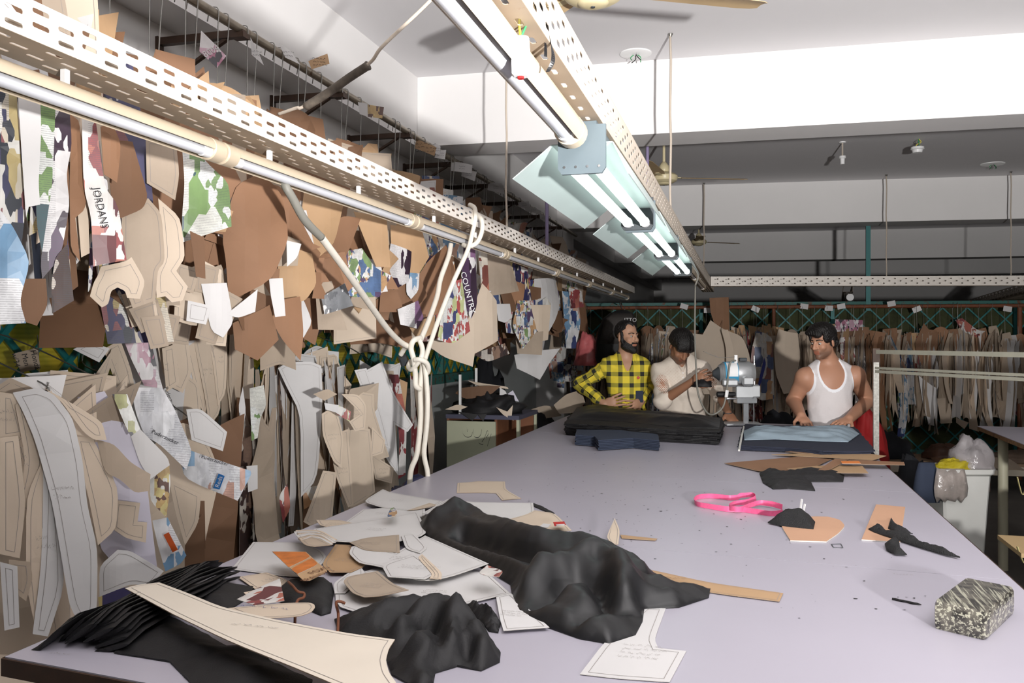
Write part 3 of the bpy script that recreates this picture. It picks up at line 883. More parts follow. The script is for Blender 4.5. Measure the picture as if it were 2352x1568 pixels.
# ================================================================== card and carton materials
KRAFT = mk('kraft_card', rgb(140, 104, 78), 0.72, var=0.16, nz=(7, 0.05), bump=(60, .03))
KRAFT_D = mk('dark_kraft_card', rgb(112, 82, 60), 0.72, var=0.16, nz=(7, 0.06))
KRAFT_L = mk('light_kraft_card', rgb(174, 142, 108), 0.7, var=0.10, nz=(7, 0.05))
CREAM = mk('cream_card', rgb(204, 187, 168), 0.68, var=0.08, nz=(9, 0.03))
CHIP = mk('grey_chipboard', rgb(170, 154, 137), 0.75, var=0.12, nz=(12, 0.05))
WHITE = mk('white_card', rgb(204, 202, 202), 0.55, var=0.05, nz=(6, 0.02))
LILAC = mk('lilac_white_card', rgb(190, 186, 200), 0.5, var=0.03, nz=(6, 0.02))
EDGE_C = mk('card_cut_edge', rgb(150, 130, 110), 0.8)
EDGE_W = mk('white_card_cut_edge', rgb(190, 186, 180), 0.8)
R_ = rgb
PR_NAVY = mk_print('navy_print', [R_(40, 40, 96), R_(224, 220, 212), R_(60, 52, 110), R_(216, 200, 170), R_(150, 60, 70), R_(30, 40, 60), R_(200, 170, 60)], (9, 5), seed=1)
PR_PURPLE = mk_print('purple_print', [R_(88, 40, 96), R_(226, 222, 224), R_(150, 90, 150), R_(226, 222, 224), R_(60, 30, 60), R_(210, 190, 170)], (9, 6), seed=2)
PR_GREEN = mk_print('green_table_print', [R_(226, 226, 214), R_(110, 160, 50), R_(226, 226, 214), R_(24, 86, 96), R_(226, 230, 226), R_(226, 226, 214)], (7, 6), seed=3, cover=.2)
PR_RED = mk_print('red_print', [R_(170, 36, 44), R_(228, 222, 216), R_(210, 90, 50), R_(228, 222, 216), R_(120, 30, 40)], (10, 7), seed=4)
PR_BLUE = mk_print('blue_print', [R_(226, 226, 230), R_(90, 160, 210), R_(226, 226, 230), R_(40, 66, 140), R_(226, 226, 230), R_(220, 160, 120)], (9, 7), seed=5)
PR_ORANGE = mk_print('orange_print', [R_(196, 98, 40), R_(224, 210, 186), R_(150, 60, 30), R_(222, 150, 60), R_(226, 222, 214), R_(60, 90, 150)], (9, 7), seed=6)
PR_BROWN = mk_print('brown_print', [R_(84, 54, 44), R_(64, 44, 40), R_(150, 110, 80), R_(84, 54, 44), R_(210, 196, 180)], (10, 7), seed=7)
PR_PINK = mk_print('pink_print', [R_(190, 80, 130), R_(226, 218, 220), R_(46, 36, 52), R_(226, 218, 220), R_(214, 150, 180)], (9, 6), seed=8)
PR_LIME = mk_print('lime_print', [R_(196, 206, 110), R_(226, 226, 220), R_(196, 206, 110), R_(226, 226, 220), R_(200, 50, 40), R_(50, 60, 130)], (20, 12), seed=9)
PR_MIX = mk_print('mixed_print', [R_(226, 224, 220), R_(60, 110, 170), R_(226, 224, 220), R_(210, 150, 60), R_(90, 60, 110), R_(226, 224, 220), R_(120, 160, 70)], (18, 14), seed=10)
PR_GREY = mk_print('grey_print', [R_(120, 124, 130), R_(90, 94, 100), R_(226, 226, 226), R_(120, 124, 130)], (11, 8), seed=11)
PR_PLAID = mk_print('sugar_bag_print', [R_(226, 226, 232), R_(206, 208, 216), R_(226, 226, 232), R_(120, 176, 220), R_(216, 218, 224), R_(214, 150, 120)], (16, 12), seed=12)
PR_YELLOW = mk_print('yellow_print', [R_(214, 166, 30), R_(226, 200, 70), R_(214, 166, 30), R_(226, 224, 216), R_(110, 60, 40)], (14, 14), seed=13, lines=False)
PR_TEAL = mk_print('teal_print', [R_(90, 180, 174), R_(226, 226, 220), R_(90, 180, 174), R_(70, 60, 80), R_(226, 226, 220), R_(180, 180, 90)], (22, 22), seed=14, lines=False)
PRINTS = [PR_NAVY, PR_PURPLE, PR_GREEN, PR_RED, PR_BLUE, PR_ORANGE, PR_BROWN, PR_PINK, PR_MIX]
MNAME = {KRAFT: 'kraft brown', KRAFT_D: 'dark kraft', KRAFT_L: 'pale kraft', CREAM: 'cream', CHIP: 'grey-brown chipboard', WHITE: 'white', LILAC: 'lilac white',
         PR_NAVY: 'navy printed', PR_PURPLE: 'purple printed', PR_GREEN: 'green and white printed', PR_RED: 'red printed', PR_BLUE: 'blue printed', PR_ORANGE: 'orange printed',
         PR_BROWN: 'brown printed', PR_PINK: 'pink printed', PR_LIME: 'lime printed', PR_MIX: 'multicoloured printed', PR_GREY: 'grey printed', PR_PLAID: 'pale plaid printed', PR_YELLOW: 'yellow printed', PR_TEAL: 'teal printed'}
def cardmats(m):
    if m in (KRAFT, KRAFT_D, KRAFT_L, CREAM, CHIP): return [m, EDGE_C, m, M_pencil]
    if m in (WHITE, LILAC): return [m, EDGE_W, m, M_pencil]
    return [m, EDGE_W, CHIP, M_pencil]

def frame_at(C, phi, tilt=0.0, roll=0.0):
    """frame of a hanging sheet; phi 0 faces the room (+X), 90 faces the camera end (-Y)"""
    N = Vector((math.cos(phi), -math.sin(phi), 0)); A = Vector((0, 0, 1)).cross(N); B = Vector((0, 0, 1))
    if roll:
        A, B = A * math.cos(roll) + B * math.sin(roll), B * math.cos(roll) - A * math.sin(roll)
    if tilt:
        N, B = N * math.cos(tilt) + B * math.sin(tilt), B * math.cos(tilt) - N * math.sin(tilt)
    return (C, A, B, N)
def traced(pix, C, phi, tilt=0.0):
    """outline seen in the photograph, laid on the real plane of the hanging sheet"""
    fr = frame_at(C, phi, tilt); O, A, B, N = fr
    out = []
    for x, y in pix:
        d = ray(x, y); t = (O - ORG).dot(N) / d.dot(N)
        q = ORG + d * t - O
        out.append((q.dot(A), q.dot(B)))
    return out, fr
def centre(pix): return (sum(p[0] for p in pix) / len(pix), sum(p[1] for p in pix) / len(pix))

# unit outlines of garment pattern pieces (width 1, height 1, hung from the top)
SHAPES = {
 'trouser': [(.30, 1), (.72, 1), (.80, .8), (1.0, .66), (.82, .5), (.74, .2), (.72, 0), (.30, 0), (.24, .3), (.2, .6), (.24, .85)],
 'bodice': [(.18, 1), (.36, 1), (.44, .88), (.62, .92), (.80, 1), (.82, .8), (.9, .68), (1, .62), (.96, .3), (1, 0), (.5, .03), (.04, 0), (.08, .4), (0, .62), (.12, .75)],
 'sleeve': [(.5, 1), (.7, .96), (.85, .86), (1, .74), (.9, .4), (.82, 0), (.2, 0), (.12, .4), (0, .74), (.16, .88), (.3, .96)],
 'panel': [(.1, 1), (.9, .98), (.94, .6), (.86, .3), (.92, 0), (.12, .02), (.05, .5)],
 'yoke': [(0, 1), (.25, .94), (.5, .86), (.75, .94), (1, 1), (.95, .4), (.9, 0), (.5, .1), (.1, 0), (.05, .4)],
 'hook': [(.2, 1), (.8, .95), (.85, .6), (1, .3), (.85, .05), (.66, 0), (.66, .2), (.5, .3), (.34, .2), (.3, 0), (.05, .1), (0, .3), (.15, .55)],
 'strip': [(.2, 1), (.8, 1), (.9, .6), (.7, .3), (.85, 0), (.15, .02), (.3, .4), (.1, .7)],
 'tapered': [(.0, 1), (1, .96), (.9, .5), (.7, 0), (.4, .02), (.2, .5)],
}
SHN = list(SHAPES)
def shape(kind, w, h, flip=False):
    p = [((x - .5) * w * (-1 if flip else 1), (y - 1) * h) for x, y in SHAPES[kind]]
    if flip: p = p[::-1]
    return round_poly(p)

def hang_sheet(parent, mat, C, phi, w, h, rnd, pencil=True, curl=None, name='card'):
    k = rnd.choice(SHN); poly = shape(k, w, h, rnd.random() < .5)
    cur = curl if curl is not None else rnd.uniform(-2.2, 2.2)
    fr = frame_at(C, phi, rnd.uniform(-.07, .07), rnd.uniform(-.14, .14))
    bd = bender(cur, rnd.uniform(-.5, .5) + (0 if rnd.random() < .6 else 1.4), rnd.uniform(0, .006), rnd.uniform(.12, .3), rnd.random() * 6, (0, -h / 2))
    pc = 0.010 if (pencil and mat in (CREAM, WHITE, CHIP)) else 0
    return sheet(name, poly, fr, cardmats(mat), parent, 0.0012, bd, pc, g=max(w, h) / 5)
def hook(parent, top, bot, phi=0.0):
    """bent wire hook over the pipe with a lower crook"""
    a = Vector(top); b = Vector(bot)
    s = Vector((1, 0, 0)) if phi == 0 else Vector((0, 1, 0))
    pts = [a - s * .03 - Vector((0, 0, .03)), a - s * .02 + Vector((0, 0, .016)), a + Vector((0, 0, .024)), a + s * .02 + Vector((0, 0, .010)), a + s * .018 - Vector((0, 0, .06)),
           a.lerp(b, .5) + s * .008, b + Vector((0, 0, .01)), b - Vector((0, 0, .012)) + s * .012, b + s * .022 + Vector((0, 0, .012))]
    return MB().tube(catmull(pts, 4), 0.0024, 5).build('hook', M_wire, parent, smooth=True)

# ================================================================== wall pipe with brackets (upper row)
PXW, PZW = -2.02, 2.845
pr = empty('hanging_pipe', (PXW, 5, PZW), 'galvanised hanging pipe on brackets along the wall above the patterns', 'pipe')
MB().tube([(PXW, .8, PZW), (PXW, 10.6, PZW)], .019, 14).build('pipe', M_pipe, pr, smooth=True, angle=50)
y = 1.35
while y < 10.5:
    b = MB(); b.bar((XW + .006, y, PZW - .02), (PXW + .02, y, PZW - .02), .03, .03); b.bar((XW + .006, y, PZW - .22), (PXW - .06, y, PZW - .035), .02, .012)
    b.box((XW + .006, y - .02, PZW - .27), (XW + .02, y + .02, PZW)); b.box((PXW - .03, y - .025, PZW - .04), (PXW + .03, y + .025, PZW - .019))
    b.build('bracket', M_iron, pr)
    y += 0.92

# ---------------- traced sheets of the upper row: (outline in photograph pixels, material, distance of its plane from the wall side, phi, curl, pencil, note)
K_, KD, KL, CR, CH, WH = KRAFT, KRAFT_D, KRAFT_L, CREAM, CHIP, WHITE
UP = [
 ([(0, 185), (38, 195), (45, 330), (60, 480), (42, 640), (0, 640)], PR_NAVY, -1.62, 35, 3, 0, 'navy printed carton strips'),
 ([(40, 200), (92, 205), (95, 300), (88, 420), (92, 470), (66, 475), (60, 500), (50, 360)], WH, -1.58, 40, 2, 0, 'a plain white card among printed cartons'),
 ([(90, 215), (128, 222), (120, 420), (105, 520), (96, 580), (82, 500)], PR_GREEN, -1.60, 30, 2, 0, None),
 ([(104, 225), (160, 235), (166, 330), (152, 400), (160, 470), (140, 590), (98, 640), (94, 600), (108, 500), (112, 330)], PR_PURPLE, -1.63, 40, 3, 0, 'purple and cream biscuit carton'),
 ([(0, 480), (30, 520), (70, 600), (45, 690), (60, 742), (0, 745)], PR_BLUE, -1.57, 45, 4, 0, None),
 ([(40, 640), (105, 640), (110, 700), (85, 748), (45, 735)], KD, -1.66, 40, 2, 0, None),
 ([(128, 590), (155, 560), (170, 690), (120, 720), (118, 650)], PR_BROWN, -1.62, 35, 2, 0, None),
 ([(162, 260), (190, 275), (205, 380), (195, 480), (175, 500), (190, 600), (170, 570), (160, 420)], K_, -1.64, 15, 8, 0, 'curling kraft strips'),
 ([(188, 270), (220, 280), (240, 430), (272, 472), (291, 597), (238, 606), (214, 612), (210, 500), (192, 430)], PR_RED, -1.60, 40, 1.5, 0, 'cereal carton lettered JORDANS'),
 ([(232, 290), (258, 285), (280, 330), (268, 420), (240, 400)], K_, -1.63, 30, 18, 0, None),
 ([(255, 320), (305, 325), (342, 450), (328, 480), (268, 505), (252, 420)], KD, -1.66, 35, 6, 0, 'dark curled kraft panel'),
 ([(280, 490), (340, 455), (372, 490), (380, 600), (362, 620), (357, 690), (305, 708), (280, 640)], CH, -1.64, 42, 2, .010, 'grey chipboard panels'),
 ([(232, 612), (290, 600), (302, 590), (335, 645), (322, 686), (292, 684), (287, 668), (270, 660), (255, 668), (249, 698), (234, 706), (207, 680), (215, 650), (226, 630)], CR, -1.60, 45, 2.5, .012, 'cream collar pattern with a round notch'),
 ([(335, 320), (405, 330), (412, 400), (402, 460), (370, 440), (338, 420)], CH, -1.70, 40, 2, .010, None),
 ([(364, 455), (415, 500), (426, 590), (405, 622), (432, 658), (420, 690), (395, 694), (380, 680), (360, 684), (357, 630), (376, 590), (370, 520)], CR, -1.62, 40, 3, .012, 'tall cream panel with a slot'),
 ([(418, 335), (452, 345), (482, 380), (526, 420), (531, 500), (532, 520), (420, 556), (418, 500), (424, 420)], PR_GREEN, -1.68, 42, 1, 0, 'green nutrition-table carton'),
 ([(405, 630), (470, 600), (510, 620), (505, 730), (450, 750), (400, 735)], CR, -1.72, 40, 1, .012, 'cream square panels'),
 ([(540, 425), (602, 395), (652, 440), (668, 545), (625, 642), (530, 692), (522, 600), (512, 540)], K_, -1.60, 45, 3, 0, 'broad kraft jacket panel'),
 ([(436, 530), (470, 545), (472, 640), (450, 635)], KD, -1.62, 40, 3, 0, None),
 ([(600, 415), (652, 430), (722, 560), (742, 580), (702, 682), (640, 662), (636, 520)], K_, -1.68, 38, 3, 0, 'long kraft panel with white offcuts'),
 ([(618, 640), (650, 638), (656, 725), (632, 728), (622, 680)], WH, -1.57, 45, 4, 0, None),
 ([(520, 722), (592, 664), (586, 716), (548, 730)], WH, -1.60, 45, 2, 0, None),
 ([(658, 552), (692, 560), (682, 592), (660, 612)], WH, -1.59, 45, 2, 0, None),
 ([(700, 440), (790, 470), (770, 560), (720, 600), (690, 520)], KL, -1.66, 38, 2, 0, None),
 ([(625, 692), (692, 680), (698, 760), (690, 828), (650, 782), (628, 742)], K_, -1.62, 42, 3, 0, None),
 ([(536, 742), (620, 700), (642, 780), (592, 828), (540, 802)], K_, -1.64, 42, 3, 0, 'rounded kraft skirt panel'),
 ([(640, 560), (722, 582), (732, 650), (700, 692), (660, 694), (640, 650)], KL, -1.64, 40, 5, 0, None),
 ([(735, 640), (700, 600), (770, 590), (800, 660), (760, 700)], K_, -1.66, 40, 5, 0, None),
 ([(728, 520), (792, 495), (832, 500), (792, 600), (740, 642), (728, 590)], K_, -1.70, 40, 2, 0, 'folded kraft panels'),
 ([(812, 485), (888, 500), (897, 614), (864, 612), (838, 550)], KL, -1.60, 45, 1, 0, 'pale kraft tapered panel'),
 ([(768, 580), (832, 570), (862, 615), (905, 632), (872, 682), (800, 682), (768, 642)], PR_MIX, -1.63, 42, 2, 0, 'small multicoloured carton offcuts'),
 ([(738, 682), (792, 650), (812, 702), (745, 722)], PR_GREY, -1.60, 45, 1, 0, None),
 ([(898, 515), (972, 530), (988, 590), (962, 628), (904, 622)], KL, -1.66, 40, 2, 0, 'kraft bodice panel'),
 ([(904, 622), (962, 628), (985, 680), (940, 720), (900, 700)], K_, -1.70, 40, 2, 0, None),
 ([(915, 710), (960, 690), (975, 730), (960, 755), (920, 745)], PR_PURPLE, -1.62, 40, 2, 0, None),
 ([(980, 600), (1032, 560), (1062, 620), (1010, 722), (960, 732), (930, 702)], K_, -1.62, 40, 4, 0, 'creased kraft panel'),
 ([(940, 740), (1005, 725), (1000, 765), (960, 780)], KL, -1.60, 40, 8, 0, None),
 ([(1064, 565), (1092, 572), (1097, 700), (1082, 732), (1058, 692)], PR_PURPLE, -1.58, 42, 1, 0, 'purple carton lettered COUNTRY'),
 ([(1026, 652), (1060, 640), (1082, 760), (1040, 790), (1005, 780), (1012, 740)], PR_LIME, -1.60, 42, 1, 0, 'lime and white carton offcuts'),
 ([(1100, 580), (1172, 592), (1197, 668), (1112, 682)], CH, -1.68, 38, 2, 0, None),
 ([(1098, 570), (1120, 580), (1125, 700), (1108, 690)], PR_ORANGE, -1.60, 40, 2, 0, 'orange carton strip'),
 ([(995, 792), (1080, 722), (1110, 650), (1152, 690), (1152, 782), (1090, 812), (1086, 842), (1030, 822)], CR, -1.60, 40, 2, 0, 'cream trouser panel with pointed hem'),
 ([(1088, 812), (1160, 788), (1172, 812), (1120, 832)], PR_BROWN, -1.66, 40, 1, 0, None),
 ([(1168, 598), (1212, 618), (1222, 690), (1190, 692)], PR_NAVY, -1.64, 38, 2, 0, 'black and blue carton'),
 ([(1190, 690), (1216, 690), (1236, 760), (1200, 802), (1178, 750)], PR_MIX, -1.60, 40, 2, 0, None),
 ([(1228, 640), (1290, 636), (1292, 700), (1252, 782), (1228, 742)], WH, -1.66, 38, 3, 0, 'white folded cards'),
 ([(1184, 815), (1230, 805), (1292, 800), (1262, 835), (1240, 872), (1190, 846)], WH, -1.58, 42, 1, 0, 'white carton with a pointed lower corner'),
 ([(1210, 700), (1268, 700), (1260, 780), (1215, 790)], CR, -1.62, 42, 2, 0, None),
 ([(1185, 770), (1250, 760), (1245, 815), (1190, 812)], CH, -1.60, 40, 1, 0, None),
 ([(1292, 668), (1325, 672), (1335, 740), (1322, 800), (1300, 800)], PR_BLUE, -1.60, 42, 1, 0, 'red and blue carton fan'),
 ([(1306, 660), (1336, 668), (1342, 705), (1312, 708)], PR_RED, -1.56, 42, 1, 0, None),
 ([(1320, 690), (1345, 695), (1355, 790), (1335, 800)], KD, -1.64, 40, 1, 0, None),
]
rx_ = random.Random(91)
# overlapping smaller pieces that crowd the row
def lowline(x):
    pts = [(0, 735), (450, 770), (560, 800), (640, 815), (720, 760), (800, 700), (930, 760), (1080, 800), (1180, 780), (1300, 790)]
    for (a, ya), (b, yb) in zip(pts, pts[1:]):
        if x <= b: return ya + (yb - ya) * (x - a) / (b - a)
    return 790
EXTRA = []
for i in range(34):      # narrow edge-on carton strips near the end of the tray
    x = rx_.uniform(-6, 250); w = rx_.uniform(6, 17); y0 = 190 + .335 * x + rx_.uniform(0, 160); y1 = y0 + rx_.uniform(150, 330); y1 = min(y1, 735)
    b1, b2 = rx_.uniform(-14, 14), rx_.uniform(-14, 14); ym = (y0 + y1) / 2
    EXTRA.append(([(x - w * .5, y0), (x + w * .6, y0 + 6), (x + w + b1, ym), (x + w * .7 + b2, y1 - 10), (x - w * .6 + b2, y1), (x - w * .7 + b1, ym)], rx_.choice([PR_NAVY, PR_NAVY, CHIP, CREAM, PR_BROWN, WHITE, KRAFT, PR_PURPLE, KRAFT_D, PR_MIX]), -1.67 + rx_.uniform(-.04, .03), rx_.uniform(15, 45), rx_.uniform(-3, 3), 0, None))
for i in range(20):      # cream squares with pencil outlines
    x = rx_.uniform(300, 520); y = rx_.uniform(600, 770); w, h = rx_.uniform(18, 38), rx_.uniform(24, 44); a = rx_.uniform(-.5, .5)
    q = [(-w, -h), (w, -h * .8), (w * .8, h), (-w * .9, h * .9)]
    EXTRA.append(([(x + p * math.cos(a) - r * math.sin(a), y + p * math.sin(a) + r * math.cos(a)) for p, r in q], rx_.choice([CREAM, CREAM, CHIP, CHIP, WHITE]), -1.70 + rx_.uniform(-.05, .05), rx_.uniform(32, 50), rx_.uniform(-3, 3), .010, None))
for i in range(95):
    x = rx_.uniform(470, 1330); ty = 250 + .335 * x
    y = rx_.uniform(ty, lowline(x) - 20); k = 1.25 - .75 * (x - 470) / 860; w, h = rx_.uniform(16, 38) * k, rx_.uniform(26, 60) * k; a = rx_.uniform(-.45, .45)
    q = rx_.choice([[(-w, -h), (w * .9, -h * .9), (w, h * .5), (0, h), (-w * .8, h * .7)], [(-w * .7, -h), (w * .5, -h), (w, h), (-w, h * .8)], [(-w, -h * .6), (0, -h), (w, -h * .5), (w * .7, h), (-w * .6, h * .9)], [(-w, -h), (w, -h * .7), (w * .3, 0), (w * .8, h), (-w * .7, h * .8), (-w * .4, 0)]])
    mt = rx_.choice([KRAFT, KRAFT, KRAFT_D, KRAFT_L, CHIP, KRAFT, WHITE]) if x < 900 else rx_.choice([KRAFT, CREAM, CHIP, PR_MIX, PR_BLUE, PR_ORANGE, WHITE, KRAFT_D, PR_RED, PR_PURPLE, PR_LIME, CREAM])
    EXTRA.append(([(x + p * math.cos(a) - r * math.sin(a), y + p * math.sin(a) + r * math.cos(a)) for p, r in q], mt, -1.74 + rx_.uniform(-.05, .10), rx_.uniform(28, 50), rx_.uniform(-5, 5), 0, None))
UP = UP + EXTRA
rnd = random.Random(11)
UB = []   # bundles of the upper row
yy = 1.30
while yy < 9.9:
    UB.append({'y': yy, 'tr': [], 'o': None}); yy += 0.175 + 0.02 * (yy - 1.3)
for rec in UP:
    c = centre(rec[0]); C = PX(c[0], c[1], rec[2] - 0.0)
    b = min(UB, key=lambda q: abs(q['y'] - C.y)); b['tr'].append((rec, C))
seen = {}
def unique_label(base, group):
    seen[base] = seen.get(base, 0) + 1
    return base
for i, b in enumerate(UB):
    y = b['y']
    notes = [r[6] for r, c in b['tr'] if r[6]]
    if notes: lab = 'bundle of patterns with ' + ' and '.join(notes[:1]) + ' on the wall pipe'
    else:
        mm = MNAME[b['tr'][0][0][1]] if b['tr'] else 'plain brown'
        lab = f'{mm} pattern bundle on the wall pipe, {ordinal(len(UB) - i)} from the lattice partition'
    e = empty('pattern_bundle', (PXW, y, 1.5), lab, 'pattern bundle', 'pattern bundles on the wall pipe'); b['o'] = e
    zb = 2.45 + rnd.uniform(-.10, .10)
    hook(e, (PXW, y, PZW), (PXW + .01, y + .01, zb + .03))
    if rnd.random() < .6: hook(e, (PXW, y + .07, PZW), (PXW + .0, y + .07, zb + .02))
    far = y > 4.6
    n = 8 if y < 5 else 6
    for k in range(n):
        if y < 2.3: mt = rnd.choice([PR_NAVY, PR_PURPLE, WH, CR, KD, PR_GREEN, PR_BROWN, CH])
        elif y < 4.7: mt = rnd.choice([K_, K_, KD, KL, CH, CR, K_])
        else: mt = rnd.choice([K_, KL, CR, CH, PR_MIX, KD, PR_BLUE, PR_ORANGE, WH])
        w_ = rnd.uniform(.18, .42); h_ = rnd.uniform(.55, .95)
        xx = (-2.17 if y < 7.6 else -2.08) + .34 * k / n + rnd.uniform(-.02, .02)
        hang_sheet(e, mt, Vector((xx, y + rnd.uniform(-.08, .08), zb + rnd.uniform(-.05, .09))), math.radians(rnd.uniform(8, 60) if y < 7.6 else rnd.uniform(5, 35)), w_, h_, rnd)
    # the crumpled top that shows above the tray
    for k in range(2):
        mt = rnd.choice([K_, KD, K_, KL]) if y > 1.9 else rnd.choice([PR_BLUE, KD, K_, CH])
        if y > 5.6: mt = rnd.choice([K_, KD, PR_ORANGE, PR_MIX, KD])
        hang_sheet(e, mt, Vector((-1.93 + rnd.uniform(-.03, .04), y + rnd.uniform(-.07, .07), 2.50 + rnd.uniform(-.05, .08))), math.radians(rnd.uniform(10, 55)), rnd.uniform(.16, .3), rnd.uniform(.22, .4), rnd, curl=rnd.choice((-6, -4, 5, 8)))
    for rec, C in b['tr']:
        poly, fr = traced(rec[0], C, math.radians(rec[3]))
        poly = round_poly(poly, .15)
        sheet('card', poly, fr, cardmats(rec[1]), e, 0.0013, bender(rec[4], rnd.uniform(-.4, .4), .002, .15, rnd.random() * 6), rec[5])
def bundle_near(y): return min(UB, key=lambda q: abs(q['y'] - y))['o']
# paper tags tied to the hooks near the pipe
def tag_card(pix, mat, xpl, phi=40, parent=None, name='tag', curl=2, pencil=0):
    c = centre(pix); C = PX(c[0], c[1], xpl)
    poly, fr = traced(pix, C, math.radians(phi)); e = parent or bundle_near(C.y)
    o = sheet(name, poly, fr, cardmats(mat), e, .0012, bender(curl), pencil)
    return o, fr, e
def scribble(fr, parent, w, h, rows, mat, rnd, name='handwriting', r=0.0007, off=(0, 0)):
    """illegible handwriting: short wavy pen strokes"""
    O, A, B, N = fr; m = MB()
    for i in range(rows):
        b0 = off[1] + h / 2 - (i + .5) * h / rows; a = off[0] - w / 2 + rnd.uniform(0, w * .1)
        while a < off[0] + w / 2 - w * .1:
            ln = rnd.uniform(.08, .2) * w; pts = []
            for k in range(7):
                pts.append(O + A * (a + ln * k / 6) + B * (b0 + rnd.uniform(-.3, .3) * h / rows) + N * .0012)
            rings = [[p - B * r, p + B * r] for p in pts]
            vs = [q for rg in rings for q in rg]
            m.add(vs, [(2 * k, 2 * k + 2, 2 * k + 3, 2 * k + 1) for k in range(6)])
            a += ln + rnd.uniform(.03, .07) * w
    return m.build(name, mat, parent)
o_, fr_, e_ = tag_card([(708, 140), (752, 123), (757, 146), (716, 159)], KRAFT_L, PXW + .05, 60); scribble(fr_, e_, .07, .045, 3, M_ink, rnd, r=.0011)
o_, fr_, e_ = tag_card([(462, 70), (520, 128), (498, 156), (458, 118)], PR_PINK, PXW + .06, 45)
text_obj('lettering', '8004', .035, (fr_[0] + fr_[3] * .002, (fr_[1] * .8 + fr_[2] * .6), (fr_[2] * .8 - fr_[1] * .6), fr_[3]), WHITE, e_)
tag_card([(822, 234), (844, 238), (845, 268), (826, 262)], WHITE, PXW + .05, 60); tag_card([(844, 240), (882, 246), (878, 272), (844, 268)], PR_YELLOW, PXW + .055, 60)
o_, fr_, e_ = tag_card([(957, 319), (1003, 338), (998, 358), (952, 340)], KRAFT_L, PXW + .05, 60); scribble(fr_, e_, .15, .07, 3, M_ink, rnd, r=.0013)
for tp_ in ([(998, 328), (1012, 336), (1010, 356), (998, 352)], [(1004, 345), (1025, 344), (1022, 366), (998, 362)], [(1038, 370), (1086, 378), (1084, 398), (1036, 392)], [(1062, 390), (1096, 394), (1090, 416), (1060, 404)],
            [(1122, 420), (1156, 420), (1160, 446), (1120, 436)], [(1190, 464), (1215, 462), (1218, 478), (1192, 476)], [(1205, 470), (1245, 484), (1240, 492), (1208, 484)], [(575, 85), (598, 130), (606, 150), (578, 126)], [(640, 98), (668, 118), (690, 148), (655, 132)],
            [(1440, 700), (1460, 700), (1460, 712), (1440, 712)][:0] or [(1240, 490), (1262, 500), (1256, 510), (1240, 502)]):
    o_, fr_, e_ = tag_card(tp_, WHITE, PXW + .06, 60, curl=4); scribble(fr_, e_, .05, .03, 2, M_ink, rnd, r=.001)
# lettering on the traced cartons
def lettering(s, px, py, xpl, phi, size, ang, mat, sx=1.0):
    C = PX(px, py, xpl); fr = frame_at(C, math.radians(phi), 0, ang)
    return text_obj('lettering', s, size, fr, mat, bundle_near(C.y), lift=.004, sx=sx)
M_navy_ink = mk('navy_ink', rgb(40, 36, 84), .6); M_white_ink = mk('white_ink', rgb(226, 226, 226), .6)
lettering('JORDANS', 231, 478, -1.585, 40, .024, math.radians(-78), M_ink)
lettering('COUNTRY', 1074, 672, -1.56, 42, .052, math.radians(-74), M_white_ink)

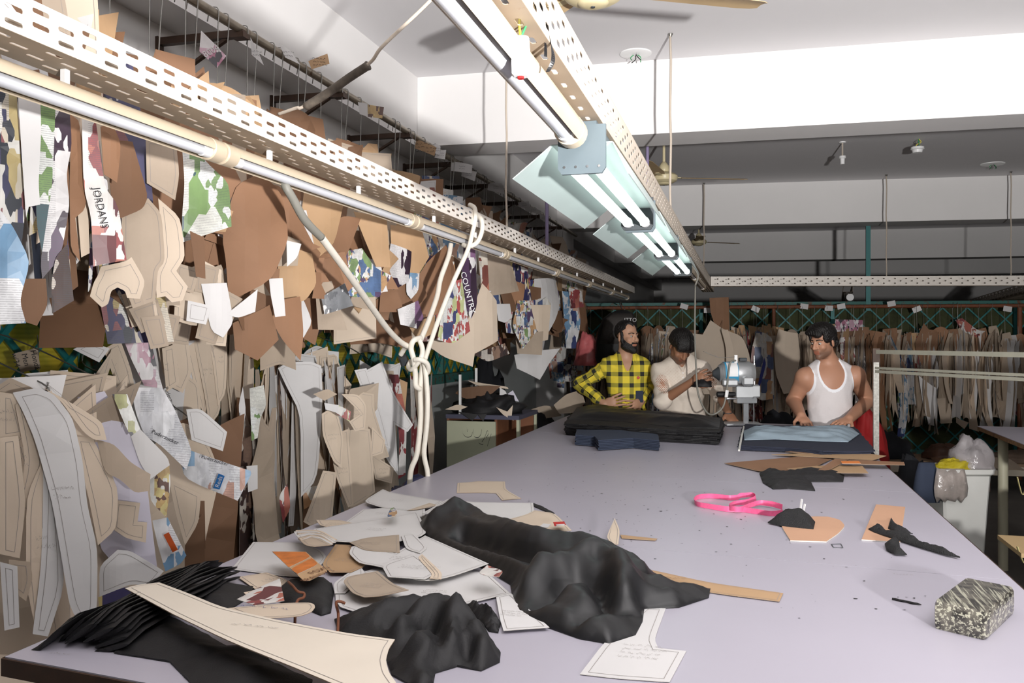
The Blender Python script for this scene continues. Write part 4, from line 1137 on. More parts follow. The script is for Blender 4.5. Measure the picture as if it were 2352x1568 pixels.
# ================================================================== lower row, hung on the window lattice
LOW = [  # bundle: (label, hook pixel, hook plane, sheets[(outline, material, plane x, phi, curl, pencil)], filler count, filler materials, edge_on)
 ('near bundle of long white trouser patterns hung on the window lattice', (60, 870), -1.86, [
   ([(0, 1005), (42, 1000), (60, 1150), (45, 1282), (0, 1272)], CR, -1.74, 55, 1, .012),
   ([(0, 900), (35, 905), (60, 1000), (0, 1010)], CR, -1.76, 55, 1, .012),
   ([(35, 930), (70, 905), (110, 1010), (90, 1140), (70, 1180), (34, 1170), (60, 1060)], CR, -1.72, 50, 2, .010),
   ([(60, 1140), (100, 1050), (112, 1300), (80, 1440), (60, 1340)], CR, -1.70, 50, 1, .010),
   ([(20, 1285), (70, 1290), (75, 1330), (60, 1380), (22, 1350)], CH, -1.69, 50, 3, .010),
   ([(0, 1290), (40, 1300), (45, 1440), (10, 1448)], WH, -1.70, 50, 1, .010),
   ([(92, 960), (130, 1090), (150, 1340), (110, 1462), (75, 1455), (95, 1300), (100, 1100)], WH, -1.68, 52, 1, .012),
   ([(28, 902), (85, 890), (125, 905), (168, 962), (190, 1060), (200, 1160), (224, 1262), (222, 1420), (190, 1448), (160, 1390), (148, 1320), (120, 1150), (80, 1010), (52, 945)], WH, -1.64, 55, 1.5, .014)], 9, [CR, WH, CH, CR, WH], False),
 ('near bundle of cream and lilac patterns with a pale plaid sugar carton', (170, 850), -1.90, [
   ([(170, 1002), (212, 1005), (272, 1120), (267, 1215), (225, 1252), (205, 1150)], CR, -1.68, 52, 3, .012),
   ([(100, 890), (190, 940), (235, 970), (245, 1010), (215, 1010), (190, 990), (140, 920)], CR, -1.70, 50, 3, .012),
   ([(178, 912), (240, 898), (300, 1000), (334, 1080), (348, 1200), (362, 1310), (258, 1292), (225, 1252), (250, 1120), (200, 1000)], LILAC, -1.72, 50, 1.5, 0),
   ([(258, 905), (292, 905), (322, 985), (300, 1002), (285, 970)], PR_TEAL, -1.66, 50, 1, 0),
   ([(300, 1000), (322, 985), (385, 1050), (390, 1068), (345, 1100), (320, 1060)], WH, -1.655, 50, 1, 0),
   ([(345, 1095), (388, 1062), (392, 1110), (382, 1188), (345, 1150)], PR_YELLOW, -1.65, 50, 2, 0),
   ([(350, 1195), (385, 1188), (428, 1275), (415, 1295), (380, 1312), (362, 1250)], PR_BLUE, -1.67, 50, 1, 0),
   ([(300, 890), (372, 890), (402, 940), (442, 1036), (428, 1080), (370, 1022), (332, 1000), (312, 950)], PR_PLAID, -1.70, 55, 3, 0),
   ([(425, 1030), (575, 1082), (577, 1090), (546, 1150), (425, 1100), (412, 1062)], PR_PLAID, -1.60, 62, 2, 0),
   ([(222, 1010), (262, 1020), (300, 1062), (346, 1090), (342, 1128), (310, 1132), (275, 1100), (240, 1085)], CH, -1.62, 52, 6, 0),
   ([(265, 1148), (322, 1155), (316, 1198), (338, 1200), (335, 1246), (290, 1236), (258, 1215)], CR, -1.66, 52, 6, .010),
   ([(228, 1300), (270, 1262), (300, 1265), (376, 1312), (345, 1348), (300, 1340), (228, 1372)], WH, -1.63, 55, 2, .010),
   ([(225, 1372), (290, 1345), (345, 1350), (320, 1385), (228, 1398)], PR_NAVY, -1.62, 55, 1, 0)], 8, [CR, WH, CR, CH], False),
 ('cream rounded patterns and brown cards hanging behind the plaid sugar carton', (395, 960), -2.05, [
   ([(388, 1100), (462, 1135), (456, 1200), (425, 1252), (404, 1180)], CR, -1.82, 48, 2, .012),
   ([(425, 1235), (466, 1180), (472, 1312), (424, 1315)], KD, -1.84, 48, 2, 0),
   ([(455, 1150), (470, 1150), (472, 1260), (462, 1260)], KD, -1.85, 48, 2, 0)], 3, [KD, CR], False),
 ('short cream patterns with a pink printed carton hung on the window lattice', (300, 760), -2.2, [
   ([(168, 802), (205, 784), (252, 800), (228, 832)], WH, -2.02, 48, 2, .010),
   ([(205, 880), (260, 800), (250, 860), (215, 900)], CR, -2.05, 48, 2, .010),
   ([(238, 802), (276, 780), (302, 850), (312, 902), (270, 892)], CR, -2.03, 45, 2, .012),
   ([(186, 895), (262, 872), (275, 900), (200, 915)], PR_BLUE, -1.98, 45, 2, 0),
   ([(275, 755), (342, 760), (362, 850), (374, 892), (332, 886), (300, 822)], PR_PINK, -2.0, 45, 1, 0)], 3, [CR, CH, WH], False),
 ('tall bundle of wavy cream pattern strips hung on the window lattice', (455, 730), -2.22, [
   ([(355, 762), (412, 720), (432, 780), (442, 852), (420, 902), (380, 882)], CR, -2.02, 45, 2, .012),
   ([(372, 800), (402, 790), (412, 880), (382, 900)], CR, -2.00, 45, 2, .012),
   ([(410, 745), (445, 740), (470, 830), (480, 900), (470, 960), (450, 900), (432, 820)], CR, -2.03, 30, 3, .010),
   ([(440, 740), (475, 730), (500, 830), (512, 942), (482, 982), (468, 900)], CR, -2.0, 30, 3, .010),
   ([(472, 730), (522, 730), (522, 900), (502, 932), (488, 832)], CR, -1.98, 30, 3, .010),
   ([(428, 940), (462, 938), (522, 992), (512, 1036), (440, 1010)], WH, -1.86, 50, 1, .010),
   ([(524, 1028), (552, 980), (548, 930), (558, 888), (566, 950), (544, 1032)], WH, -1.9, 50, 3, 0)], 6, [CR, CH, CR], True),
 ('dark printed carton scraps hanging under the wavy cream strips', (500, 985), -2.15, [
   ([(470, 1100), (490, 1080), (505, 1150), (482, 1180)], PR_RED, -1.95, 48, 1, 0),
   ([(490, 1130), (540, 1120), (530, 1180), (500, 1188)], PR_BROWN, -1.97, 48, 1, 0)], 4, [PR_BROWN, KD, CH], True),
 ('thick bundle of edge-on carton strips with one green carton', (625, 830), -2.2, [
   ([(574, 892), (606, 884), (612, 930), (598, 960), (592, 1005), (578, 1012)], PR_GREEN, -1.86, 35, 3, 0),
   ([(640, 1140), (660, 1110), (668, 1165), (650, 1200)], PR_RED, -1.9, 48, 3, 0),
   ([(566, 1070), (592, 1068), (592, 1122), (570, 1130)], WH, -1.84, 48, 6, 0)], 34, [CH, CR, WH, KD, PR_BROWN, CH, CR, WH, K_, CH], True),
 ('tall white oval card patterns hanging beside the edge-on carton strips', (700, 800), -2.2, [
   ([(640, 845), (662, 832), (715, 830), (738, 840), (742, 905), (732, 1100), (692, 1142), (690, 950), (655, 880)], WH, -1.96, 48, 1.5, .012),
   ([(728, 850), (752, 840), (758, 880), (740, 900)], WH, -1.98, 48, 1, 0),
   ([(695, 1120), (730, 1115), (728, 1150), (698, 1170)], PR_ORANGE, -1.95, 48, 1, 0),
   ([(700, 1200), (742, 1080), (775, 1085), (765, 1190), (725, 1215)], CR, -1.84, 45, 8, .012)], 5, [WH, CR, WH], False),
 ('cream card bundle fanned out with a red and green label', (770, 885), -2.0, [
   ([(735, 905), (775, 890), (860, 905), (860, 940), (880, 1000), (900, 1050), (850, 1062), (790, 1060), (745, 985)], CR, -1.86, 45, 2, .010),
   ([(755, 1000), (800, 985), (812, 1160), (800, 1165), (770, 1090)], CR, -1.80, 45, 1, .010),
   ([(740, 950), (770, 930), (790, 1000), (785, 1075), (765, 1060), (742, 1000)], CR, -1.79, 40, 4, .010),
   ([(800, 980), (850, 985), (856, 1050), (862, 1130), (805, 1168), (795, 1080)], CR, -1.76, 48, 1, .010),
   ([(785, 905), (822, 905), (842, 930), (838, 985), (815, 990), (802, 968), (828, 950), (815, 935)], CR, -1.72, 48, 2, .008),
   ([(855, 980), (885, 1010), (880, 1040), (850, 1050)], CR, -1.74, 48, 3, .008),
   ([(850, 1040), (905, 1075), (900, 1110), (862, 1100)], CR, -1.76, 48, 3, .008),
   ([(720, 905), (752, 892), (775, 905), (745, 920)], CH, -1.74, 50, 2, 0),
   ([(745, 925), (778, 930), (775, 948), (748, 940)], WH, -1.71, 50, 1, 0),
   ([(778, 930), (806, 945), (803, 968), (772, 950)], PR_LIME, -1.705, 50, 1, 0),
   ([(776, 932), (790, 936), (784, 955), (772, 948)], PR_RED, -1.70, 50, 1, 0)], 4, [CR, CH], False),
 ('white slanting card bundle with a pointed sleeve', (850, 835), -2.1, [
   ([(838, 852), (878, 830), (905, 905), (950, 976), (936, 992), (908, 975), (915, 1092), (885, 1050), (865, 960)], WH, -1.80, 48, 1.5, .010),
   ([(815, 850), (842, 845), (880, 960), (898, 1030), (870, 1020), (845, 930)], WH, -1.84, 48, 1.5, .010),
   ([(880, 1040), (912, 1060), (905, 1120), (880, 1100)], CH, -1.84, 48, 1, 0)], 3, [WH, CH], False),
 ('narrow bundle of red cartons hanging at the end of the window', (915, 845), -2.15, [
   ([(895, 860), (915, 860), (935, 960), (932, 1090), (915, 1100), (918, 1000)], PR_RED, -1.86, 30, 2, 0),
   ([(918, 870), (936, 878), (932, 930), (928, 980)], KL, -1.88, 40, 1, 0)], 6, [PR_RED, PR_RED, CH, KD], True),
]
for lab, hp, hx, shs, nf, fm, edge_on in LOW:
    T = PX(hp[0], hp[1], hx)
    zt = min(max(T.z, 1.30), 1.66)
    e = empty('pattern_bundle', (T.x, T.y, 0.5), lab, 'pattern bundle', 'pattern bundles on the window lattice')
    hook(e, (XW - .03, T.y, zt + .22), (T.x + .05, T.y, zt - .02))
    for k in range(nf):
        mt = fm[k % len(fm)]
        if edge_on:
            ph = math.radians(rnd.uniform(-26, 22)); w_ = rnd.uniform(.05, .12) if nf > 10 else rnd.uniform(.10, .2); h_ = rnd.uniform(.6, .88)
            ln = (0.018 if nf < 20 else 0.0105) * (k - nf / 2)
            C = Vector((T.x + .18 + ln * .7 + rnd.uniform(-.03, .03), T.y + ln * 1.0 + rnd.uniform(-.02, .02), zt + rnd.uniform(-.06, .02)))
            hang_sheet(e, mt, C, ph, w_, h_, rnd, curl=rnd.uniform(-.8, .8))
        else:
            C = Vector((T.x + (.05 if nf < 8 else -.06) + .02 * k * (5 / max(5, nf)), T.y + rnd.uniform(-.05, .05) * (1 if nf < 8 else 2.6), zt + rnd.uniform(-.04, .02)))
            hang_sheet(e, mt, C, math.radians(rnd.uniform(25, 55)), rnd.uniform(.2, .34), rnd.uniform(.5, .75) if nf < 8 else rnd.uniform(.75, 1.0), rnd)
    for pix, mt, xpl, phi, cur, pc in shs:
        c = centre(pix); C = PX(c[0], c[1], xpl)
        poly, fr = traced(pix, C, math.radians(phi)); poly = round_poly(poly, .15)
        o = sheet('card', poly, fr, cardmats(mt), e, .0013, bender(cur, rnd.uniform(-.4, .4), .0015, .12, rnd.random() * 6), pc)
        if mt in (CR, WH) and rnd.random() < .4: scribble(fr, o, .05, .04, 2, M_pencil, rnd)
    if 'sugar' in lab:
        for s_, x_, y_, an in (('Puderzucker', 392, 918, -70), ('Puderzucker', 380, 1004, -28), ('Puderzucker', 494, 1057, -19)):
            C = PX(x_, y_, -1.685 if x_ < 450 else -1.58); fr = frame_at(C, math.radians(55 if x_ < 450 else 62), 0, math.radians(an))
            text_obj('lettering', s_, .0165, fr, M_ink, e, lift=.003)
        C = PX(503, 1106, -1.575); fr = frame_at(C, math.radians(62), 0, math.radians(70))
        sheet('printed_logo', [(-.022, -.010), (.022, -.010), (.024, .010), (-.024, .010)], fr, [mk('logo_blue', rgb(40, 120, 190), .4)] * 4, e, .0008)
        text_obj('lettering', 'Reds', .018, (fr[0] + fr[3] * .001, fr[1], fr[2], fr[3]), M_white_ink, e)
        C = PX(392, 1245, -1.645); fr = frame_at(C, math.radians(50), 0, math.radians(-65))
        sheet('printed_logo', [(-.03, -.008), (.03, -.008), (.03, .008), (-.03, .008)], fr, [mk('logo_orange', rgb(220, 100, 40), .4)] * 4, e, .0008)
# the note hanging on the lattice
nt_ = empty('paper_note', PX(62, 855, -2.3), 'small grey handwritten note hanging on the window lattice', 'note')
C = PX(62, 826, -2.28); pl, fr = traced([(30, 812), (86, 798), (93, 846), (48, 855)], C, math.radians(50))
sheet('paper', pl, fr, cardmats(CHIP), nt_, .001)
for i, s_ in enumerate(('Honda', 'Men', 'w/34')):
    text_obj('handwriting', s_, .024, (fr[0] + fr[1] * (.024 - .028 * i) + fr[3] * .001, -fr[2] * .97 + fr[1] * .22, fr[1] * .97 + fr[2] * .22, fr[3]), M_ink, nt_)
MB().tube(catmull([PX(86, 770, -2.33), PX(88, 800, -2.3), PX(90, 870, -2.28), PX(92, 880, -2.26)], 4), .002, 5).build('wire', M_wire, nt_)
# ================================================================== things lying on the cutting table
def crop(ox, oy, s): return lambda pts: [(ox + p[0] * s, oy + p[1] * s) + tuple(p[2:]) for p in pts]
T6 = crop(1500, 950, .39408); T7 = crop(500, 1080, .34014); T8 = crop(0, 1200, .34014); C3 = crop(1280, 680, .23599); C4 = crop(1580, 680, .23592)
UPF = (Vector((0, 0, 0)), Vector((1, 0, 0)), Vector((0, 1, 0)), Vector((0, 0, 1)))
def on_table(pix, dz=0.0): return [PZ(p[0], p[1], TZ + (p[2] if len(p) > 2 else dz)) for p in pix]
LAYER = [0.0016]
def paper(pix, mat, label, dz=None, curl=0.0, pencil=.008, name='pattern_sheet', group=None, cat='pattern sheet', th=.0011, rise=None, parent=None, ang=0.0, step=.0016):
    """sheet lying on the table"""
    if dz is None: LAYER[0] += step; dz = LAYER[0]
    w = on_table(pix, dz); cx = sum(p.x for p in w) / len(w); cy = sum(p.y for p in w) / len(w)
    poly = [(p.x - cx, p.y - cy) for p in w]
    area = sum(poly[i][0] * poly[(i + 1) % len(poly)][1] - poly[(i + 1) % len(poly)][0] * poly[i][1] for i in range(len(poly)))
    if area < 0: poly = poly[::-1]
    poly = round_poly(poly, .15)
    fr = (Vector((cx, cy, TZ + dz)), UPF[1], UPF[2], UPF[3])
    bd = rise or (bender(-curl, ang) if curl else None)
    o = sheet(name, poly, fr, cardmats(mat), parent, th, bd, pencil)
    if parent is None: tag(o, label, cat, group)
    return o, fr

def cloth(name, pix, mat, label, hmax=.05, r=.06, fold=None, wl=.07, amp=.5, g=.016, seed=0.0, parent=None, cat='cloth', group=None, edge=.004, z0=0.0, fine=0.0, finewl=.02, ridges=()):
    """draped cloth: outline on the table, raised into folds"""
    w = on_table(pix, .01); poly = [(p.x, p.y) for p in w]
    area = sum(poly[i][0] * poly[(i + 1) % len(poly)][1] - poly[(i + 1) % len(poly)][0] * poly[i][1] for i in range(len(poly)))
    if area < 0: poly = poly[::-1]
    vs, tris, bnd = triangulate(poly, g)
    rg = []
    for line, rh, rs in ridges:
        pl = [PZ(a, b, TZ + .03) for a, b in line]; rg.append(([(p.x, p.y) for p in catmull(pl, 5)], rh, rs))
    fx, fy = fold if fold else (1, 0); L = math.hypot(fx, fy); fx, fy = fx / L, fy / L
    top = []
    for x, y in vs:
        d = poly_dist((x, y), poly); s = 1 - math.exp(-(d / r) ** 1.3)
        a = x * fx + y * fy; b = -x * fy + y * fx
        wob = noise.noise(Vector((a * 4, b * 4, seed))) * .045
        n1 = noise.noise(Vector((a * .18 / wl, (b + wob) / wl, seed + 3.1))); n2 = noise.noise(Vector((a * .5 / wl, (b - wob) * 2.1 / wl, seed + 9.7)))
        f = (1 - abs(n1) * 2.0) * .7 + (1 - abs(n2) * 2) * .3
        h = edge + hmax * s * ((1 - amp) + amp * max(-.3, f))
        if fine: h += fine * min(1, d / .02) * (abs(math.sin(b * math.pi / finewl + 3 * wob)) - .5)
        for pl, rh, rs in rg:
            dd = line_dist2(x, y, pl); h += rh * math.exp(-dd / (rs * rs) * .7) * min(1, d / .03)
        cr = noise.noise(Vector((x * 16, y * 16, seed + 5))); h += .012 * (hmax / .08) * s * (.5 - abs(cr)) + .003 * noise.noise(Vector((x * 40, y * 40, seed)))
        top.append((x, y, TZ + z0 + max(.0025, h)))
    n = len(vs); mb = MB()
    mb.add(top + [(x, y, TZ + z0 + .0008) for x, y in vs], tris + [tuple(i + n for i in reversed(t)) for t in tris] + [(e[1], e[0], e[0] + n, e[1] + n) for e in bnd])
    return mb.build(name, mat, parent, smooth=True, label=label if parent is None else None, cat=cat if parent is None else None, group=group, angle=60)
BLACK = mk('black_cotton', rgb(26, 25, 27), 0.62, nz=(20, .1), bump=(260, .12))
BLACK_SAT = mk('black_satin', rgb(26, 26, 28), 0.42, nz=(14, .08))
BLACK_NET = mk('black_net', rgb(26, 26, 28), 0.7, bump=(300, .6))
NAVY = mk('navy_twill', rgb(50, 58, 76), 0.85, bump=(250, .1))
DENIM = mk('pale_blue_denim', rgb(142, 158, 170), 0.85, nz=(9, .08), bump=(220, .12))
DENIM_D = mk('dark_denim', rgb(42, 46, 62), 0.85, bump=(220, .12))
FLOORDARK = mk('dark_cloth', rgb(26, 27, 32), 0.9, nz=(8, .2))

# ---- pile of white and cream sheets in the middle
S = 'paper patterns piled on the table'
PAP = [
 ([(92, 668), (240, 483), (560, 487), (700, 540), (740, 590), (690, 650), (620, 720), (450, 715), (270, 690)], WHITE, 'large white pattern sheet under the orange biscuit card'),
 ([(135, 720), (330, 690), (480, 740), (420, 790), (250, 800)], CREAM, 'cream pattern corner beside the black pleated cloth'),
 ([(800, 930), (790, 740), (1150, 640), (1820, 690), (1975, 830), (1890, 850), (1600, 920), (1250, 1010)], WHITE, 'big white pattern sheet under the pocket-shaped sheet'),
 ([(1880, 855), (1980, 830), (2240, 1060), (1930, 1082), (1905, 1000)], WHITE, 'white sheet sticking out beneath the large draped black cloth'),
 ([(780, 760), (960, 640), (1000, 700), (860, 830), (790, 830)], WHITE, 'white curved sheet beside the black folded square'),
 ([(700, 635), (795, 500), (900, 505), (1010, 640), (900, 690), (760, 690)], KRAFT_L, 'pale kraft sheet next to the orange biscuit card'),
 ([(820, 380), (980, 265), (1150, 250), (1400, 240), (1400, 310), (1100, 340)], WHITE, 'white sheet carrying the tiny printed label'),
 ([(980, 210), (1115, 127), (1170, 150), (1520, 208), (1450, 250), (1280, 270), (1100, 250)], WHITE, 'white sheet with a raised corner at the table edge'),
 ([(1280, 270), (1430, 220), (1490, 235), (1350, 265)], CREAM, 'narrow cream sheet behind the large black cloth'),
 ([(665, 335), (830, 335), (1000, 380), (820, 400), (690, 372)], CREAM, 'cream strip over the table edge'),
 ([(650, 395), (1150, 320), (1350, 280), (1420, 430), (1240, 480), (960, 490), (620, 465)], WHITE, 'wide white sheet across the middle of the pile'),
 ([(885, 560), (905, 515), (960, 505), (1200, 560), (1400, 440), (1830, 630), (1600, 710), (1450, 745), (1340, 742), (1100, 650), (950, 625)], WHITE, 'half-round white sheet beside the large black cloth'),
 ([(890, 487), (1000, 455), (1225, 435), (1230, 555), (990, 540)], CHIP, 'grey five-sided sheet covered in pencil lines'),
 ([(1240, 440), (1330, 430), (1420, 520), (1370, 560), (1270, 530)], WHITE, 'white scrap pattern beside the grey five-sided sheet'),
 ([(1105, 640), (1330, 570), (1400, 620), (1490, 690), (1400, 735), (1150, 720)], WHITE, 'white collar sheet lying on the half-round sheet'),
 ([(1350, 590), (1380, 565), (1515, 690), (1510, 735), (1430, 730), (1450, 700)], CREAM, 'bent cream strip lying on the half-round sheet'),
 ([(845, 750), (880, 715), (1080, 680), (1190, 770), (1290, 808), (1100, 850), (990, 857), (910, 830)], CHIP, 'pocket-shaped grey-white sheet with a double pencil line'),
 ([(1380, 290), (1550, 195), (1720, 215), (2130, 220), (2140, 290), (2060, 330), (1880, 335)], WHITE, 'long white sheet behind the large black cloth'),
 ([(1890, 350), (2080, 300), (2140, 270), (2280, 290), (2390, 405), (2300, 418), (2100, 415)], CREAM, 'cream sheet carrying the red label behind the black cloth'),
 ([(1620, 85), (1700, 80), (1760, 72), (1940, 75), (1945, 130), (2050, 190), (1920, 202), (1880, 155), (1800, 150), (1615, 152)], CREAM, 'arrow-shaped cream sheet lying apart on the bare table'),
]
rp = random.Random(5)
for i, (pix, mt, lab) in enumerate(PAP):
    o, fr = paper(T7(pix), mt, lab, group=S if i < 19 else None, dz=.0016 if i == 19 else None)
    if rp.random() < .75 and i != 19: scribble((fr[0] + fr[3] * .001, fr[1], fr[2], fr[3]), o, .06, .04, 3, M_pencil, rp, off=(rp.uniform(-.02, .02), rp.uniform(-.01, .01)))
# fan of narrow cream strips at the table edge
for k in range(9):
    q = [(515 + 6 * k, 405 + 9 * k), (600 + 4 * k, 402 + 6 * k), (700, 408 + 7 * k), (800 - 3 * k, 470 + 4 * k), (640, 485 + 4 * k), (525 + 8 * k, 440 + 8 * k)]
    rp2 = [(x + rp.uniform(-14, 14), y + rp.uniform(-5, 5)) for x, y in q]
    paper(T7(rp2), (CREAM, WHITE, CHIP)[k % 3], 'narrow pattern strip in the fanned stack at the table edge', group='fanned strips at the table edge')
# printed pieces
o, fr = paper(T7([(367, 548), (595, 550), (690, 635), (750, 680), (620, 745), (580, 745)]), KRAFT_L, 'orange and cream biscuit carton piece lettered FOXS BRANDY S', pencil=0, name='carton_piece', cat='carton')
M_orange = mk('biscuit_orange', rgb(190, 108, 44), .45, nz=(30, .25)); zb_ = LAYER[0] + .0016
paper(T7([(370, 549), (592, 551), (628, 585), (480, 655)]), M_orange, None, dz=zb_, pencil=0, name='printed_band', parent=o)
paper(T7([(490, 665), (635, 592), (682, 634), (540, 700)]), M_orange, None, dz=zb_, pencil=0, name='printed_band', parent=o)
a_, b_ = on_table(T7([(610, 710), (740, 665)]), zb_); dv = (b_ - a_).normalized(); pv = Vector((-dv.y, dv.x, 0))
M_brownink = mk('brown_ink', rgb(92, 52, 30), .6)
text_obj('lettering', 'FOXS', .030, (on_table(T7([(685, 676)]), zb_)[0], dv, pv, UPF[3]), M_brownink, o, sx=.9)
text_obj('lettering', 'BRANDY S', .026, (on_table(T7([(678, 712)]), zb_)[0], dv, pv, UPF[3]), M_brownink, o, sx=.9)
paper(T7([(1145, 305), (1168, 255), (1192, 250), (1215, 280), (1205, 310), (1150, 316)]), PR_MIX, 'tiny green and blue printed label on a white sheet', pencil=0, name='label', cat='label')
o, fr = paper(T7([(2265, 350), (2340, 345), (2352, 370), (2275, 378)]), mk('label_red', rgb(176, 40, 36), .5), 'small red label with a white stripe on the cream sheet', pencil=0, name='label', cat='label')
paper(T7([(2285, 366), (2342, 362), (2344, 368), (2288, 373)]), WHITE, None, dz=LAYER[0] + .002, pencil=0, name='stripe', parent=o)
paper(T7([(2165, 385), (2200, 358), (2250, 365), (2230, 386)]), WHITE, 'small white ticket beside the red label', pencil=0, name='ticket', cat='ticket')
paper(T7([(130, 870), (300, 780), (420, 730), (450, 880), (250, 912)]), PR_RED, 'red and white carton piece beside the folded black square', pencil=0, name='carton_piece', cat='carton')
paper(T7([(175, 825), (380, 780), (430, 760), (432, 812), (330, 850), (210, 857)]), CREAM, 'short cream strip lying on the red carton piece', dz=.045, name='pattern_sheet')
paper(T7([(1760, 690), (1820, 640), (1930, 680), (1900, 720), (1800, 710)]), PR_RED, 'dark red carton corner under the large black cloth', pencil=0, name='carton_piece', cat='carton')
paper([(1393, 1232), (1412, 1190), (1424, 1218), (1420, 1250), (1404, 1250)], CREAM, 'little cream sheet standing up behind the large black cloth', dz=.03, pencil=.005)
paper([(1425, 1228), (1510, 1237), (1505, 1241), (1428, 1236)], KRAFT_L, 'thin tan strip behind the large black cloth', dz=.003, pencil=0)
# right-hand pattern sheets
o, fr = paper([(1332, 1548), (1392, 1470), (1480, 1395), (1529, 1397), (1503, 1468), (1512, 1488), (1576, 1495), (1538, 1566), (1420, 1558)], WHITE, 'white bodice sheet with a curved armhole on the bare table', dz=.002, pencil=.012)
scribble((fr[0] + fr[3] * .001, fr[1], fr[2], fr[3]), o, .09, .09, 4, M_pencil, rp, off=(0, -.04))
o, fr = paper([(1470, 1304), (1512, 1312), (1630, 1338), (1799, 1362), (1790, 1381), (1640, 1362), (1500, 1334)], KRAFT_L, 'long cream strip running out from under the black cloth', dz=.003, pencil=.006)
scribble((fr[0] + fr[3] * .001, fr[1], fr[2], fr[3]), o, .12, .02, 1, M_ink, rp, off=(-.09, .03))
# ---- pleated black cloth, front black cloth, long cream panel
pl_ = empty('pleated_cloth', on_table([(320, 1410)])[0], 'thick stack of pleated black cloth at the table corner', 'cloth')
pa, pb = PZ(232, 1470, TZ), PZ(480, 1335, TZ); pd = (pb - pa); plen = pd.length; pd.normalize(); pw = Vector((-pd.y, pd.x, 0)); rpl = random.Random(4)
if pw.x > 0: pw = -pw
for i in range(15):
    off = .075 - i * .0105; zc = TZ + .012 + .034 * math.sin(math.pi * (i + .5) / 15) ** .6; tl = math.radians(48 - i * 2.2)
    ex, ez = pw * math.cos(tl) + Vector((0, 0, -1)) * math.sin(tl), pw * math.sin(tl) + Vector((0, 0, 1)) * math.cos(tl)
    a0 = -.03 + rpl.uniform(-.03, .02) - .004 * abs(i - 7); a1 = plen + rpl.uniform(-.02, .03)
    rings = []
    for q in range(9):
        c = pa + pd * (a0 + (a1 - a0) * q / 8) + pw * (off + .006 * math.sin(q * .9 + i)) ; c.z = max(TZ + .006, zc - (.012 if q in (0, 8) else 0) + .003 * math.sin(q * 1.3 + i * .7)); fan = 1 + .5 * max(0, 1 - q / 2.5)
        rings.append([c + ex * (.026 * fan * math.cos(t)) + ez * (.0042 * math.sin(t)) for t in [2 * math.pi * k / 10 for k in range(10)]])
    for rg_ in rings:
        for p in rg_: p.z = max(p.z, TZ + .0015)
    MB().loft(rings).build('pleat', BLACK, pl_, smooth=True, angle=70)
cloth('black_cloth', [(440, 1345), (500, 1325), (540, 1335), (586, 1340), (560, 1372), (518, 1397), (470, 1390), (420, 1400)], BLACK, 'flat black cloth piece beside the pleated stack', hmax=.03, r=.05, wl=.2, amp=.4, seed=2)
cloth('black_cloth', [(262, 1490), (320, 1440), (372, 1400), (440, 1430), (520, 1475), (590, 1472), (620, 1508), (718, 1552), (690, 1640), (470, 1590), (390, 1510), (330, 1500)], BLACK, 'smooth black cloth under the long cream panel', hmax=.035, r=.07, fold=(1, .3), wl=.14, amp=.55, seed=5)
pan, fr = paper([(287, 1351), (320, 1343), (366, 1338), (430, 1362), (510, 1395), (640, 1425), (800, 1455), (907, 1469), (893, 1490), (886, 1516), (893, 1545), (915, 1575), (880, 1620), (800, 1585), (680, 1535), (524, 1472), (400, 1412)], KRAFT_L, 'long cream trouser panel bridging the black cloths', dz=.062, pencil=.010, curl=0, th=.002)
pan.data.materials[0] = mk('cream_panel_card', rgb(214, 204, 190), .62, nz=(6, .03)); scribble((fr[0] + fr[3] * .002, fr[1], fr[2], fr[3]), pan, .12, .012, 1, M_pencil, rp, off=(-.05, .02))
o, fr = paper(T7([(70, 930), (280, 912), (480, 895), (620, 893), (652, 905), (658, 925), (635, 957), (560, 985), (400, 998), (240, 1000)]), CREAM, 'round-ended cream strip resting on the black cloths', dz=.055, pencil=.007)
scribble((fr[0] + fr[3] * .001, fr[1], fr[2], fr[3]), o, .11, .025, 1, M_ink_blue, rp, off=(-.05, 0))
fs = empty('folded_cloth', on_table([(700, 1380)])[0], 'folded black cloth square with a hook through it', 'cloth')
cloth('top_fold', T7([(420, 860), (425, 770), (470, 745), (770, 738), (785, 800), (765, 935), (700, 955), (600, 915), (520, 900), (450, 895)]), BLACK, None, hmax=.028, r=.02, wl=.3, amp=.2, parent=fs, seed=8)
MB().tube([PZ(677, 1376, TZ + .03) + Vector((0, 0, .0)), PZ(672, 1440, TZ + .03)], .0001, 4)
hk = empty('wire_hook', on_table([(680, 1400)])[0], 'rusty bent wire hook lying through the folded black cloth', 'hook')
MB().tube(catmull([PZ(x, y, TZ + z) for x, y, z in ((662, 1336, .05), (672, 1345, .055), (684, 1358, .05), (698, 1362, .045), (697, 1372, .04), (684, 1378, .04), (679, 1400, .035), (677, 1440, .006))], 5), .0032, 8).build('wire', M_rust, hk, smooth=True)
hk = empty('wire_hook', on_table([(772, 1400)])[0], 'rusty bent wire hook beside the crumpled black cloth', 'hook')
MB().tube(catmull([PZ(x, y, TZ + z) for x, y, z in ((792, 1385, .045), (782, 1381, .05), (773, 1382, .05), (773, 1392, .04), (777, 1410, .015), (776, 1450, .004))], 5), .0032, 8).build('wire', M_rust, hk, smooth=True)
